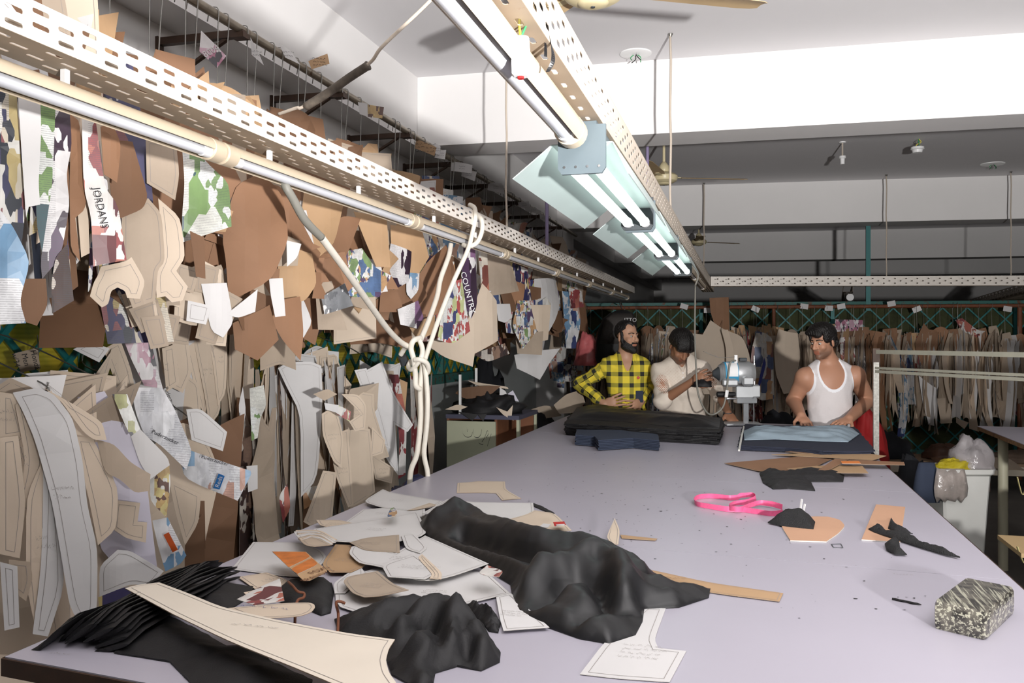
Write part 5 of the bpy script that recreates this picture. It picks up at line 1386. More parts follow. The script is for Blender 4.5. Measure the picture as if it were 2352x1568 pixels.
# crumpled and draped black cloths
cloth('black_cloth', [(768, 1415), (850, 1400), (930, 1392), (975, 1385), (1010, 1380), (1060, 1400), (1108, 1420), (1125, 1455), (1150, 1490), (1148, 1510), (1105, 1530), (1050, 1520), (1000, 1535), (995, 1562), (960, 1572), (900, 1540), (885, 1500), (850, 1470), (780, 1450)], BLACK, 'crumpled black cloth at the end of the long cream panel', hmax=.06, r=.05, fold=(.5, 1), wl=.085, amp=.8, seed=13, g=.010, ridges=[([(800, 1425), (900, 1408), (970, 1400), (1030, 1392)], .022, .02), ([(925, 1450), (975, 1425), (1020, 1420), (1040, 1450), (1030, 1500)], .035, .022), ([(960, 1490), (990, 1500), (990, 1555)], .03, .02), ([(1050, 1430), (1100, 1470), (1135, 1505)], .035, .025), ([(980, 1440), (1010, 1470), (1000, 1520)], -.03, .015), ([(1060, 1460), (1080, 1500), (1090, 1522)], -.025, .015), ([(890, 1430), (950, 1440), (930, 1480)], -.02, .015)])
cloth('thread_tuft', T7([(1680, 900), (1740, 880), (1800, 920), (1880, 950), (1910, 1010), (1895, 1070), (1830, 1060), (1790, 1010), (1720, 950)]), BLACK, 'frayed tuft of black threads beside the crumpled cloth', hmax=.05, r=.02, wl=.018, amp=.9, seed=17, g=.006)
cloth('black_cloth', [(950, 1196), (965, 1180), (1005, 1190), (1070, 1178), (1118, 1180), (1150, 1212), (1235, 1252), (1330, 1238), (1390, 1262), (1440, 1272), (1480, 1298), (1517, 1316), (1500, 1336), (1600, 1342), (1632, 1345), (1628, 1364), (1560, 1386), (1480, 1391), (1476, 1420), (1460, 1450), (1400, 1469), (1330, 1457), (1230, 1422), (1182, 1397), (1172, 1335), (1120, 1304), (1050, 1268), (965, 1225)], BLACK_SAT, 'large draped shiny black cloth in the middle of the table', hmax=.085, r=.085, fold=tuple(on_table([(1450, 1430)])[0].xy - on_table([(1000, 1190)])[0].xy), wl=.15, amp=.55, seed=21, g=.012, ridges=[([(962, 1195), (985, 1225), (1060, 1255), (1150, 1290), (1230, 1330)], .03, .025), ([(1000, 1200), (1080, 1190), (1130, 1215), (1230, 1262), (1330, 1270), (1430, 1290), (1500, 1318)], .035, .03), ([(1060, 1225), (1150, 1262), (1260, 1290), (1340, 1300)], -.045, .022), ([(1190, 1350), (1280, 1330), (1360, 1315), (1420, 1330), (1440, 1380)], .05, .03), ([(1240, 1380), (1300, 1350), (1370, 1350), (1390, 1385)], -.05, .022), ([(1200, 1390), (1300, 1420), (1400, 1450)], .03, .03), ([(1440, 1390), (1400, 1400), (1330, 1420)], -.03, .018), ([(1450, 1360), (1540, 1362), (1620, 1354)], .02, .02)])
cloth('black_strip', T7([(1975, 215), (2040, 212), (2140, 212), (2200, 235), (2275, 275), (2250, 278), (2180, 248), (2120, 222), (2000, 224)]), BLACK, 'narrow black cloth strip lying behind the white sheets', hmax=.006, r=.01, g=.012)
# ---- right half of the table
cloth('black_cloth_scrap', T6([(620, 338), (655, 318), (760, 338), (920, 322), (1115, 348), (1108, 386), (920, 386), (945, 437), (790, 425), (700, 428), (640, 392)]), BLACK, 'angular black cloth scrap in front of the brown cards', hmax=.03, r=.03, fold=(1, .2), wl=.06, amp=.7, seed=31, g=.012)
cloth('black_cloth_scrap', T6([(668, 626), (760, 604), (880, 580), (915, 605), (945, 622), (935, 662), (860, 656), (740, 642)]), BLACK_NET, 'rolled black net scrap touching the pink measuring tape', hmax=.045, r=.022, fold=(1, .1), wl=.1, amp=.3, seed=33, g=.009, z0=.003)
cloth('black_cloth_scrap', T6([(750, 552), (800, 562), (890, 572), (870, 600), (780, 606)]), BLACK_NET, 'small black net scrap between the tape and the brown card', hmax=.03, r=.02, wl=.05, amp=.5, seed=35, g=.009)
net = empty('net_scrap', on_table(T6([(1400, 700)]))[0], 'twisted black net scrap with a long tail on the brown card', 'cloth')
for k, q in enumerate(([(1255, 665), (1330, 645), (1370, 690), (1500, 710), (1600, 765), (1700, 790), (1790, 830), (1700, 812), (1560, 770), (1420, 725), (1340, 700), (1290, 682)],
                       [(1370, 660), (1387, 600), (1425, 655), (1515, 692), (1400, 675)], [(1350, 752), (1390, 727), (1435, 732), (1440, 780), (1480, 812), (1410, 810), (1360, 782)])):
    cloth('net_strip', T6(q), BLACK_NET, None, hmax=.022, r=.012, fold=(1, -.4), wl=.03, amp=.6, seed=40 + k, g=.009, parent=net, z0=.004)
M_bcard = mk('salmon_brown_card', rgb(192, 150, 122), .7, nz=(6, .04))
def thickcard(pix, label, mat=M_bcard, dz=.0022, th=.0035, pencil=0): 
    o, fr = paper(pix, mat, label, dz=dz, pencil=pencil, th=th, name='card_template', cat='card'); return o
thickcard(T6([(740, 645), (830, 615), (930, 600), (1020, 602), (1090, 620), (1120, 655), (1080, 700), (1010, 747), (800, 740)]), 'rounded brown card template under the rolled net scrap')
thickcard(T6([(1300, 530), (1470, 545), (1440, 750), (1215, 735)]), 'straight brown card template under the twisted net scrap')
for k, (q, l_) in enumerate((([(415, 288), (760, 258), (850, 250), (1040, 265), (900, 330), (760, 332), (620, 335)], 'long pointed kraft template among the brown cards'),
      ([(690, 238), (1130, 220), (1360, 245), (1280, 272), (1000, 256)], 'wide kraft template lying on the dark denim'),
      ([(770, 222), (1000, 195), (1100, 190), (1060, 225), (900, 232)], 'small kraft template against the pale denim'),
      ([(1005, 196), (1222, 193), (1200, 220), (1060, 216)], 'oblong kraft template in front of the white vest worker'),
      ([(780, 320), (1000, 300), (1220, 305), (1255, 346), (1100, 346), (900, 335)], 'kraft template with a square end behind the black scrap'),
      ([(1040, 268), (1200, 270), (1462, 282), (1468, 299), (1290, 296), (1100, 290)], 'narrow kraft strip poking over the table edge'),
      ([(960, 330), (1060, 262), (1140, 268), (1020, 330)], 'crossed kraft strip on the brown cards'))):
    thickcard(T6(q), l_, (KRAFT, KRAFT_L, KRAFT)[k % 3], dz=.006 + .0032 * k, th=.002)
thickcard(T6([(1095, 276), (1200, 276), (1212, 290), (1102, 291)]), 'bright orange card slip among the brown cards', mk('orange_card', rgb(226, 130, 60), .6), dz=.034, th=.001)
# pink measuring tape
mt_ = empty('measuring_tape', on_table(T6([(480, 560)]))[0], 'pink measuring tape looped loosely on the table', 'measuring tape')
M_pink = mk('pink_tape', rgb(228, 96, 140), .45, nz=(90, .1))
path = [(755, 590), (690, 598), (600, 586), (520, 575), (430, 572), (330, 556), (262, 542), (242, 522), (262, 500), (330, 494), (400, 500), (452, 506), (520, 500), (585, 498), (600, 518), (540, 540), (470, 548), (440, 570), (500, 582), (560, 560), (620, 545), (690, 552), (752, 570)]
pts = catmull([PZ(x, y, TZ) for x, y in T6(path)], 6); m = MB(); rings = []
for i, p in enumerate(pts):
    d = (pts[min(i + 1, len(pts) - 1)] - pts[max(0, i - 1)]).normalized(); s_ = Vector((-d.y, d.x, 0)); ln = .35 * math.sin(i * .21)
    lift = .001 + (.006 if i > 70 else 0); top = Vector((0, 0, .019)) + s_ * (.019 * ln * .6)
    rings.append([p + Vector((0, 0, lift)) - s_ * .0004, p + Vector((0, 0, lift)) + s_ * .0004, p + Vector((0, 0, lift)) + top + s_ * .0004, p + Vector((0, 0, lift)) + top - s_ * .0004])
m.loft(rings); m.build('tape_band', M_pink, mt_, smooth=True, angle=50)
for s_, x_, y_ in (('38', 600, 575), ('39', 645, 578), ('40', 690, 582), ('56', 470, 560), ('19', 425, 560)):
    p = PZ(*T6([(x_, y_ + 8)])[0], TZ) + Vector((0, 0, .009)); A2 = (PZ(*T6([(x_ + 50, y_ + 8)])[0], TZ) - PZ(*T6([(x_, y_ + 8)])[0], TZ)).normalized()
    N2 = A2.cross(Vector((0, 0, 1))); text_obj('numeral', s_, .012, (p + N2 * .006, A2, Vector((0, 0, 1)), N2), M_ink, mt_)
# white tag ends standing by the net scrap
tg = empty('paper_tag', on_table(T6([(870, 575)]))[0], 'twisted white paper tag standing by the net scrap', 'tag')
for dx, ht in ((-8, .045), (10, .028)):
    p = PZ(*T6([(865 + dx, 572)])[0], TZ + .02); MB().bar(p, p + Vector((.006, .004, ht)), .010, .001).build('strip', M_plastic_w, tg)
# parcel wrapped in tape
def mat_wrap():
    m = bpy.data.materials.new('tape_wrapped_parcel'); m.use_nodes = True; nt = m.node_tree; b = nt.nodes['Principled BSDF']; L = nt.links.new; N = nt.nodes.new
    tc = N('ShaderNodeTexCoord')
    outs = []
    for rot, sc in ((0.3, 150), (1.2, 130), (2.2, 170)):
        mp = N('ShaderNodeMapping'); mp.inputs['Rotation'].default_value = (rot, rot * 1.7, rot * 2.3); L(tc.outputs['Object'], mp.inputs[0])
        w = N('ShaderNodeTexNoise'); w.inputs['Scale'].default_value = sc; w.inputs['Detail'].default_value = 2
        mp.inputs['Scale'].default_value = (1, .05, 1); L(mp.outputs[0], w.inputs['Vector'])
        g = N('ShaderNodeMapRange'); g.inputs[1].default_value = .58; g.inputs[2].default_value = .64; L(w.outputs['Fac'], g.inputs[0]); outs.append(g.outputs[0])
    a = N('ShaderNodeMath'); a.operation = 'MAXIMUM'; L(outs[0], a.inputs[0]); L(outs[1], a.inputs[1])
    a2 = N('ShaderNodeMath'); a2.operation = 'MAXIMUM'; L(a.outputs[0], a2.inputs[0]); L(outs[2], a2.inputs[1])
    t = N('ShaderNodeTexNoise'); t.inputs['Scale'].default_value = 35; L(tc.outputs['Object'], t.inputs['Vector'])
    cr = N('ShaderNodeValToRGB'); e = cr.color_ramp.elements; e[0].position = .4; e[0].color = (*rgb(46, 44, 42), 1); e[1].position = .6; e[1].color = (*rgb(96, 92, 84), 1); L(t.outputs['Fac'], cr.inputs[0])
    mx = N('ShaderNodeMix'); mx.data_type = 'RGBA'; mx.inputs['B'].default_value = (*rgb(176, 174, 156), 1); L(cr.outputs[0], mx.inputs['A'])
    s = N('ShaderNodeMath'); s.operation = 'MULTIPLY'; s.inputs[1].default_value = .75; L(a2.outputs[0], s.inputs[0]); L(s.outputs[0], mx.inputs['Factor'])
    L(mx.outputs['Result'], b.inputs['Base Color']); b.inputs['Roughness'].default_value = .28; b.inputs['Coat Weight'].default_value = .3
    bp = N('ShaderNodeBump'); bp.inputs['Strength'].default_value = .35; bp.inputs['Distance'].default_value = .004; L(a2.outputs[0], bp.inputs['Height']); L(bp.outputs[0], b.inputs['Normal'])
    return m
b0, b1, b2 = PZ(2144, 1443, TZ), PZ(2264, 1472, TZ), PZ(2331, 1407, TZ); b3 = b0 + b2 - b1
cc = (b0 + b2) / 2; rings = []
for z, k in ((.0005, .97), (.006, 1.0), (.03, 1.012), (.052, 1.0), (.059, .96)):
    ring = []
    for a, b in ((b0, b1), (b1, b2), (b2, b3), (b3, b0)):
        for q in (.04, .35, .65, .96):
            p = cc + (a.lerp(b, q) - cc) * k; ring.append((p.x, p.y, TZ + z + .0015 * noise.noise(Vector((p.x * 30, p.y * 30, z * 40)))))
    rings.append(ring)
MB().loft(rings).build('wrapped_parcel', mat_wrap(), smooth=True, angle=35, label='dark parcel block wrapped in clear tape at the table edge', cat='parcel')
a_, b_ = on_table(T6([(1393, 1077), (1563, 1112)]), .003)
MB().tube([a_.lerp(b_, k / 8) + Vector((0, .002 * math.sin(k * 2), 0)) for k in range(9)], [.0025, .003, .0026, .003, .0025, .003, .0028, .0024, .001], 6).build('black_thread_strip', BLACK, label='short thin black strip lying near the wrapped parcel', cat='cloth')
a_ = on_table(T6([(1040, 760), (1095, 758), (1107, 780), (1052, 778)]), .0015)
MB().tube(a_ + [a_[0]], .0012, 5).build('wire_buckle', M_darkgrey, label='tiny dark wire rectangle lying near the brown card', cat='buckle')
# cloth lint strewn over the table
lint = MB(); rl = random.Random(3)
for k in range(330):
    if k < 200: px = rl.gauss(1480, 170); py = rl.gauss(1130, 60)
    else: px = rl.uniform(1100, 2150); py = rl.uniform(1030, 1420)
    if py < 1015 or px > 2150: continue
    p = PZ(px, py, TZ + .0012)
    if not (XT0 + .03 < p.x < XT1 - .03): continue
    s_ = rl.uniform(.0015, .0045) * (1.5 if rl.random() < .1 else 1); a = rl.random() * 6
    pts = [p + Vector((math.cos(a + q) * s_ * rl.uniform(.5, 1.6), math.sin(a + q) * s_ * rl.uniform(.4, 1), rl.uniform(0, .001))) for q in (0, 1.6, 3.1, 4.7)]
    lint.add(pts, [(0, 1, 2, 3)])
lint.build('cloth_lint', BLACK, label='tiny black cloth lint strewn over the table top', cat='lint', kind='stuff')
# pencil scribbles left on the laminate
mk_ = empty('pencil_marks', on_table([(2070, 1318)])[0], 'faint pencil scribbles on the bare table top', 'marks')
for px, py in ((2072, 1319), (140, 1502)):
    scribble((PZ(px, py, TZ + .0002), UPF[1], UPF[2], UPF[3]), mk_, .05, .015, 1, M_pencil, rl, 'scribble')

# ---- stacks at the far end of the table
def stack(name, pix, n, th, mat, label, jit=.01, top_pix=None, fray=.006):
    w = on_table(pix, 0.0); e = empty(name, (sum(p.x for p in w) / len(w), sum(p.y for p in w) / len(w), TZ), label, 'cloth stack')
    r0 = random.Random(len(label))
    for k in range(n):
        poly = []
        dx, dy = r0.uniform(-jit, jit), r0.uniform(-jit, jit)
        for i in range(len(w)):
            a, b = w[i], w[(i + 1) % len(w)]
            m_ = max(2, int((b - a).length / .05))
            for j in range(m_):
                p = a.lerp(b, j / m_); poly.append((p.x + dx + r0.uniform(-fray, fray), p.y + dy + r0.uniform(-fray, fray)))
        area = sum(poly[i][0] * poly[(i + 1) % len(poly)][1] - poly[(i + 1) % len(poly)][0] * poly[i][1] for i in range(len(poly)))
        if area < 0: poly = poly[::-1]
        vs, tris, bnd = triangulate(poly, .09)
        z = TZ + .001 + k * th; nn = len(vs); mb = MB()
        wv = lambda x, y: .004 * noise.noise(Vector((x * 6, y * 6, k * .05)))
        mb.add([(x, y, z + wv(x, y) + .004 + th * .8) for x, y in vs] + [(x, y, z + wv(x, y) + .004) for x, y in vs], tris + [tuple(i + nn for i in reversed(t)) for t in tris] + [(q[1], q[0], q[0] + nn, q[1] + nn) for q in bnd])
        mb.build('layer', mat, e)
    return e
bs = stack('cloth_stack', C3([(80, 1352), (700, 1400), (1150, 1425), (1575, 1452), (1615, 1330), (1590, 1290), (900, 1240), (220, 1190), (110, 1270)]), 9, .0085, BLACK, 'thick stack of shiny black cloth in front of the standing men', jit=.012)
cloth('top_cloth', C3([(110, 1300), (190, 1170), (460, 1160), (720, 1210), (900, 1235), (1200, 1262), (1590, 1290), (1575, 1400), (1150, 1385), (700, 1330), (380, 1310)]), BLACK_SAT, None, hmax=.05, r=.10, fold=(1, -.2), wl=.2, amp=.6, seed=51, parent=bs, z0=.078, g=.03)
stack('cloth_stack', C3([(178, 1452), (368, 1466), (402, 1508), (745, 1482), (994, 1509), (984, 1450), (620, 1400), (192, 1392)]), 7, .0085, NAVY, 'navy cut cloth blocks stacked in front of the black stack', jit=.003, fray=.002)
stack('cloth_stack', C4([(500, 1502), (545, 1285), (1100, 1300), (1620, 1310), (1810, 1555), (1300, 1560), (950, 1524)]), 4, .006, DENIM_D, 'dark denim layers under the pale denim', jit=.008)
cloth('denim_cloth', C4([(540, 1345), (725, 1318), (1100, 1352), (1600, 1318), (1668, 1375), (1560, 1455), (1200, 1446), (850, 1428), (550, 1436)]), DENIM, 'pale blue denim piece draped over the dark denim', hmax=.05, r=.06, fold=(1, -.1), wl=.12, amp=.5, seed=61, z0=.030, g=.02)
a_ = on_table(C4([(498, 1500), (545, 1270)]), .035); MB().tube([a_[0], a_[0].lerp(a_[1], .5) + Vector((0, 0, .01)), a_[1]], .006, 6).build('selvedge', mk('white_selvedge', rgb(206, 206, 200), .8), label='pale selvedge rope along the dark denim edge', cat='selvedge')
paper(C4([(1030, 1310), (1240, 1300), (1330, 1325), (1120, 1330)]), KRAFT_L, 'small tan card in front of the white vest', dz=.004, pencil=0)
paper(C4([(900, 1278), (990, 1272), (985, 1280), (905, 1284)]), KRAFT_D, 'tiny brown cutting beside the cutting machine', dz=.004, pencil=0)
# ================================================================== flexible conduits tied in a knot
kn = empty('knotted_conduit', P(958, 820, 3.95) + Vector((0, 0, -.4)), 'white flexible conduits tied in a loose knot beside the table edge', 'conduit')
def cd(pts, r, mat, name='conduit_run', n=8): return MB().tube(catmull([P(*p) for p in pts], n), r, 10).build(name, mat, kn, smooth=True)
cd([(640, 380, 2.72), (655, 425, 2.70), (672, 455, 2.72), (700, 505, 2.78), (738, 545, 2.88)], .0135, M_conduit_grey, 'grey_sheath')
cd([(736, 542, 2.88), (790, 615, 3.10), (850, 700, 3.45), (890, 755, 3.70), (920, 785, 3.86), (942, 797, 3.92)], .0125, M_conduit)
cd([(1078, 470, 4.32), (1090, 478, 4.30), (1092, 500, 4.30), (1086, 530, 4.30), (1074, 575, 4.28), (1040, 650, 4.2), (1005, 740, 4.08), (976, 825, 3.96)], .0115, M_conduit)
cd([(1094, 492, 4.36), (1106, 505, 4.34), (1107, 530, 4.32), (1096, 556, 4.30), (1078, 566, 4.30), (1064, 562, 4.34)], .0115, M_conduit)
cd([(1036, 560, 4.42), (1030, 590, 4.38), (1012, 640, 4.30), (1004, 680, 4.22), (985, 735, 4.08), (966, 780, 3.96)], .0125, M_conduit)
cd([(966, 776, 3.95), (950, 782, 3.90), (944, 800, 3.90), (950, 825, 3.90), (954, 860, 3.92), (955, 885, 3.92), (965, 893, 3.94)], .0125, M_conduit, 'knot_loop')
cd([(962, 778, 3.94), (970, 800, 3.92), (968, 820, 3.9), (958, 835, 3.9), (946, 848, 3.92), (938, 842, 3.95), (944, 828, 3.97)], .0115, M_conduit, 'knot_loop')
cd([(952, 826, 3.89), (966, 826, 3.88), (980, 834, 3.90), (984, 850, 3.93), (976, 862, 3.96)], .0115, M_conduit, 'knot_loop')
cd([(940, 796, 3.93), (930, 800, 3.96), (920, 815, 3.98)], .0115, M_conduit, 'knot_loop')
cd([(972, 828, 3.95), (968, 860, 3.95), (965, 900, 3.95), (966, 960, 3.95), (958, 1040, 3.95), (944, 1080, 3.95), (940, 1130, 3.97)], .0125, M_conduit)
cd([(974, 832, 3.93), (979, 870, 3.93), (982, 920, 3.93), (980, 980, 3.94), (974, 1040, 3.95), (982, 1085, 3.96), (984, 1130, 3.97)], .0115, M_conduit)
MB().tube([P(924, 818, 3.98), P(930, 836, 4.0)], .02, 8).build('dark_plug', M_darkgrey, kn)

# ================================================================== rack pipe with bundles in front of the partition
def ypipe(x): return 10.52 + 0.1 * x
ZP = 1.94
rk = empty('rack_pipe', (0.6, ypipe(.6), 0), 'rusty brown rack pipe on posts carrying the far row of patterns', 'rack')
MB().tube([(-2.02, ypipe(-2.02), ZP), (7, ypipe(7), ZP)], .021, 12).build('pipe', M_rust, rk, smooth=True, angle=50)
for x in (-2.0, 0.32, 2.95, 5.0):
    MB().tube([(x, ypipe(x) + .01, 0), (x, ypipe(x) + .01, ZP - .02)], .026 if x > 2 else .02, 12).build('post', M_rust, rk, smooth=True, angle=50)
rb = random.Random(23)
x = -1.93; nb = 0
BK = ['brown kraft', 'grey-brown', 'mixed carton', 'pale cream', 'dark brown']
BKM = [[KRAFT_L, KRAFT, CHIP, KRAFT, CHIP], [CHIP, CREAM, CHIP, CREAM, CHIP, WHITE], [PR_MIX, CHIP, PR_RED, CHIP, CREAM, CREAM, PR_BLUE], [CREAM, CREAM, WHITE, CHIP], [KRAFT, CHIP, PR_BROWN, CHIP, KRAFT_L]]
def yfront(x): return ypipe(x)
while x < 3.45:
    if -.28 < x < .1: kind = 2
    elif .1 < x < .55: kind = 3
    else: kind = rb.choice([0, 1, 1, 1, 2, 3, 4, 3, 1])
    near = 'behind the standing men' if x < .9 else ('behind the silver rack' if x < 3 else 'beyond the silver rack')
    e = empty('pattern_bundle', (x, ypipe(x), .8), f'{BK[kind]} pattern bundle, {ordinal(nb + 1)} from the side wall on the rusty rack pipe', 'pattern bundle', 'pattern bundles on the rusty rack pipe')
    zt = ZP - .30 + rb.uniform(-.07, .05)
    hook(e, (x, ypipe(x), ZP), (x, ypipe(x) - .01, zt), phi=1)
    for k in range(10):
        mt = rb.choice(BKM[kind])
        ph = math.radians(rb.choice([rb.uniform(8, 40), rb.uniform(140, 172), rb.uniform(60, 120) if k < 2 else rb.uniform(10, 35)]))
        w_ = rb.uniform(.09, .27); h_ = rb.uniform(.6, 1.15)
        hang_sheet(e, mt, Vector((x - .075 + k * .015, ypipe(x) - .02 - .012 * (k % 3), zt + rb.uniform(-.06, .05))), ph, w_, h_, rb, pencil=False, curl=rb.uniform(-1, 1))
    hang_sheet(e, rb.choice([KRAFT, KRAFT_D, CHIP, KRAFT_L]), Vector((x, ypipe(x) - .06, zt + .06)), math.radians(rb.uniform(60, 120)), rb.uniform(.12, .22), rb.uniform(.16, .34), rb, pencil=False, curl=3)
    if rb.random() < .28:
        sheet('tag', [(-.045, -.03), (.045, -.03), (.045, .03), (-.045, .03)], frame_at(Vector((x + .02, ypipe(x) - .03, ZP + rb.uniform(-.04, .03))), math.radians(rb.uniform(75, 105)), 0, rb.uniform(-.5, .5)), cardmats(WHITE), e, .001)
    x += 0.135; nb += 1
# single large pieces hanging in front of the rack
def rack_piece(pix, mat, t, label, phi=80, curl=.6, name='hanging_pattern', pencil=0, cat='pattern sheet', hung=False):
    c = centre(pix); C = P(c[0], c[1], t); poly, fr = traced(pix, C, math.radians(phi)); poly = round_poly(poly, .15)
    root = None
    if hung:
        k = max(range(len(poly)), key=lambda i: poly[i][1]); top = fr[0] + fr[1] * poly[k][0] + fr[2] * (poly[k][1] - .01)
        root = empty(name, (top.x, top.y, C.z), label, cat)
    o = sheet('card' if hung else name, poly, fr, cardmats(mat), root, .0016, bender(curl), pencil)
    if hung:
        xx = max(-2.0, top.x); a_ = Vector((xx, ypipe(xx), ZP + .022))
        MB().tube(catmull([a_ + Vector((0, .03, -.03)), a_, a_ + Vector((0, -.03, -.02)), a_.lerp(top, .5) - Vector((0, 0, .02)), top], 4), .0025, 5).build('hook', M_wire, root, smooth=True)
        return root, fr
    return tag(o, label, cat), fr
PALEP = mk('pale_card_panel', rgb(198, 182, 164), .7, nz=(6, .03))
o, fr = rack_piece([(1632, 735), (1660, 755), (1705, 772), (1722, 812), (1727, 870), (1700, 905), (1600, 905), (1588, 860), (1585, 765), (1614, 768)], PALEP, 9.6, 'large pale chipboard panel hanging behind the white shirt man', curl=.3, hung=True)
o, fr = rack_piece([(1657, 757), (1672, 757), (1685, 800), (1687, 850), (1678, 880), (1668, 850), (1668, 800)], CREAM, 9.45, 'narrow cream strip hanging on the large chipboard panel', curl=.3, hung=True)
o, fr = rack_piece([(1630, 684), (1674, 682), (1676, 760), (1660, 772), (1640, 742), (1632, 715)], KRAFT, 9.8, 'crumpled kraft paper hung over the rack pipe', curl=3, hung=True)
o, fr = rack_piece([(1727, 800), (1738, 760), (1760, 765), (1776, 780), (1778, 915), (1750, 920), (1736, 912), (1722, 850)], PR_ORANGE, 9.7, 'orange and white carton hanging beside the cutting machine', curl=.5, hung=True)
rack_piece([(1755, 820), (1760, 835), (1745, 890), (1738, 895)], mk('carton_blue', rgb(36, 46, 130), .4), 9.6, 'blue carton strip crossing the orange carton', curl=.2, hung=True)
rack_piece([(1778, 800), (1788, 755), (1810, 762), (1832, 765), (1840, 820), (1822, 900), (1800, 905), (1782, 860)], CREAM, 9.8, 'cream rounded panels hanging beside the vest worker', curl=1.5, hung=True)
rack_piece([(1930, 775), (1962, 772), (1965, 830), (1950, 850), (1930, 820)], PR_RED, 9.9, 'red and white carton hanging behind the vest worker', curl=.5, hung=True)
rack_piece([(1918, 733), (1982, 735), (1982, 758), (1918, 762)], PR_PINK, 9.9, 'magenta printed carton hanging high on the rack', curl=.3, hung=True)
rack_piece([(2110, 862), (2140, 885), (2150, 890), (2148, 962), (2133, 973), (2120, 930)], WHITE, 9.7, 'white panel with stepped edge hanging on the far rack', curl=.5, hung=True)
rack_piece([(2100, 790), (2122, 742), (2140, 765), (2158, 762), (2142, 800), (2140, 850), (2118, 842)], KRAFT, 9.75, 'brown cap-shaped panel hanging on the far rack', curl=.8, hung=True)
rack_piece([(2195, 735), (2210, 730), (2245, 758), (2264, 760), (2245, 775), (2210, 760)], PR_RED, 9.7, 'white and red printed carton slanting on the far rack', curl=.5, hung=True)
rack_piece([(2200, 850), (2228, 862), (2222, 900), (2204, 905), (2198, 960), (2225, 970), (2215, 985), (2196, 970)], CHIP, 9.75, 'curved pale panel hanging on the far rack', curl=.5, hung=True)
rack_piece([(2325, 940), (2352, 880), (2375, 870), (2380, 960), (2352, 978)], PR_PINK, 9.8, 'plum and white plaid carton hanging beyond the side table', curl=.5, hung=True)
# black garment bag hanging behind the checked shirt man
gb = empty('garment_bag', (P(1425, 840, 8.6)), 'black hanging backpack behind the checked shirt man', 'backpack')
m = MB(); c0 = P(1420, 712, 8.7); rings = []
AX = Vector((CS, SN, 0)); NX = Vector((SN, -CS, 0))
for q, wl_, wr, dp, sh in ((0, .05, .05, .03, .04), (.06, .12, .12, .06, .03), (.16, .17, .17, .09, .01), (.35, .20, .19, .12, 0), (.6, .21, .19, .13, -.02), (.85, .20, .18, .12, -.03), (1, .17, .16, .09, -.03)):
    c = c0 + Vector((0, 0, -.56 * q)) + AX * sh; ring = []
    for k in range(20):
        a = 2 * math.pi * k / 20; ca, sa = math.cos(a), math.sin(a)
        ring.append(c + AX * ((wr if ca > 0 else wl_) * math.copysign(abs(ca) ** .7, ca)) + NX * (dp * math.copysign(abs(sa) ** .8, sa)))
    rings.append(ring)
m.loft(rings); m.build('bag_body', mk('black_nylon', rgb(22, 22, 24), .6, bump=(30, .2)), gb, smooth=True, angle=50)
m = MB(); rings2 = []
for r in rings[1:5]: rings2.append([r[k] + NX * .006 for k in range(2, 9)])
m.loft(rings2, False, False, closed=False); ob = m.build('front_panel', mk('grey_nylon', rgb(62, 58, 56), .6, bump=(40, .2)), gb, smooth=True)
md = ob.modifiers.new('th', 'SOLIDIFY'); md.thickness = .006
text_obj('logo', 'ITTO', .055, (P(1448, 735, 8.55), AX, Vector((0, 0, 1)), NX), mk('logo_grey', rgb(190, 190, 190), .5), gb)
MB().tube(catmull([P(1428, 708, 8.68), P(1424, 698, 8.9), P(1426, 694, 9.6), P(1428, 700, 10.2)], 6), .006, 6).build('hang_loop', M_black_tape, gb)

# ================================================================== heaps of cloth
def heap(name, c, rx, ry, h, mat, label, seed=0, rot=0.0, cat='cloth', rough=.25, freq=5, parent=None, group=None):
    c = Vector(c); nu, nv = 28, 12; m = MB(); rings = []
    for j in range(nv):
        el = (j / (nv - 1)) * math.pi / 2; ring = []
        for i in range(nu):
            a = 2 * math.pi * i / nu; d = Vector((math.cos(a) * math.cos(el), math.sin(a) * math.cos(el), math.sin(el)))
            n_ = 1 + rough * noise.noise(d * freq * .4 + Vector((seed, seed * 2, 0))) + rough * .6 * (1 - abs(noise.noise(d * freq + Vector((0, seed, 3))))*2)
            p = Vector((d.x * rx * n_, d.y * ry * n_, max(0, d.z) * h * n_))
            p = Matrix.Rotation(rot, 3, 'Z') @ p; ring.append(c + p)
        rings.append(ring)
    m.loft(rings, True, True)
    return m.build(name, mat, parent, smooth=True, label=label, cat=cat, group=group)
# ---- side of the room on the right: silver rack, bin, second table
M_speck = mk('speckled_galvanised_post', rgb(140, 138, 132), .45, metal=.3, nz=(70, .25))
M_palebar = mk('pale_painted_bar', rgb(160, 158, 144), .45, nz=(12, .08))
q0, q1 = P(2012, 840, 6.0), P(2352, 840, 4.8); dr = (q1 - q0); dr.z = 0; q2 = q0 + dr * 1.9
sr = empty('garment_rack', (q0.x, q0.y, 0), 'silver garment rack with three rails beside the table corner', 'rack')
for q in (q0, q2): MB().box((q.x - .018, q.y - .018, 0), (q.x + .018, q.y + .018, 1.405)).build('post', M_speck, sr)
for q in (q0, q2): MB().box((q.x - .022, q.y - .022, 1.405), (q.x + .022, q.y + .022, 1.50)).build('corner_bracket', M_iron, sr)
MB().bar((q0.x, q0.y, 1.477), (q2.x, q2.y, 1.477), .026, .028).build('top_rail', M_palebar, sr)
MB().bar((q0.x, q0.y - .02, 1.366), (q2.x, q2.y - .02, 1.366), .018, .016).build('lower_rail', M_palebar, sr)
MB().bar((q0.x, q0.y - .02, 1.342), (q2.x, q2.y - .02, 1.342), .018, .020).build('lower_rail', M_palebar, sr)
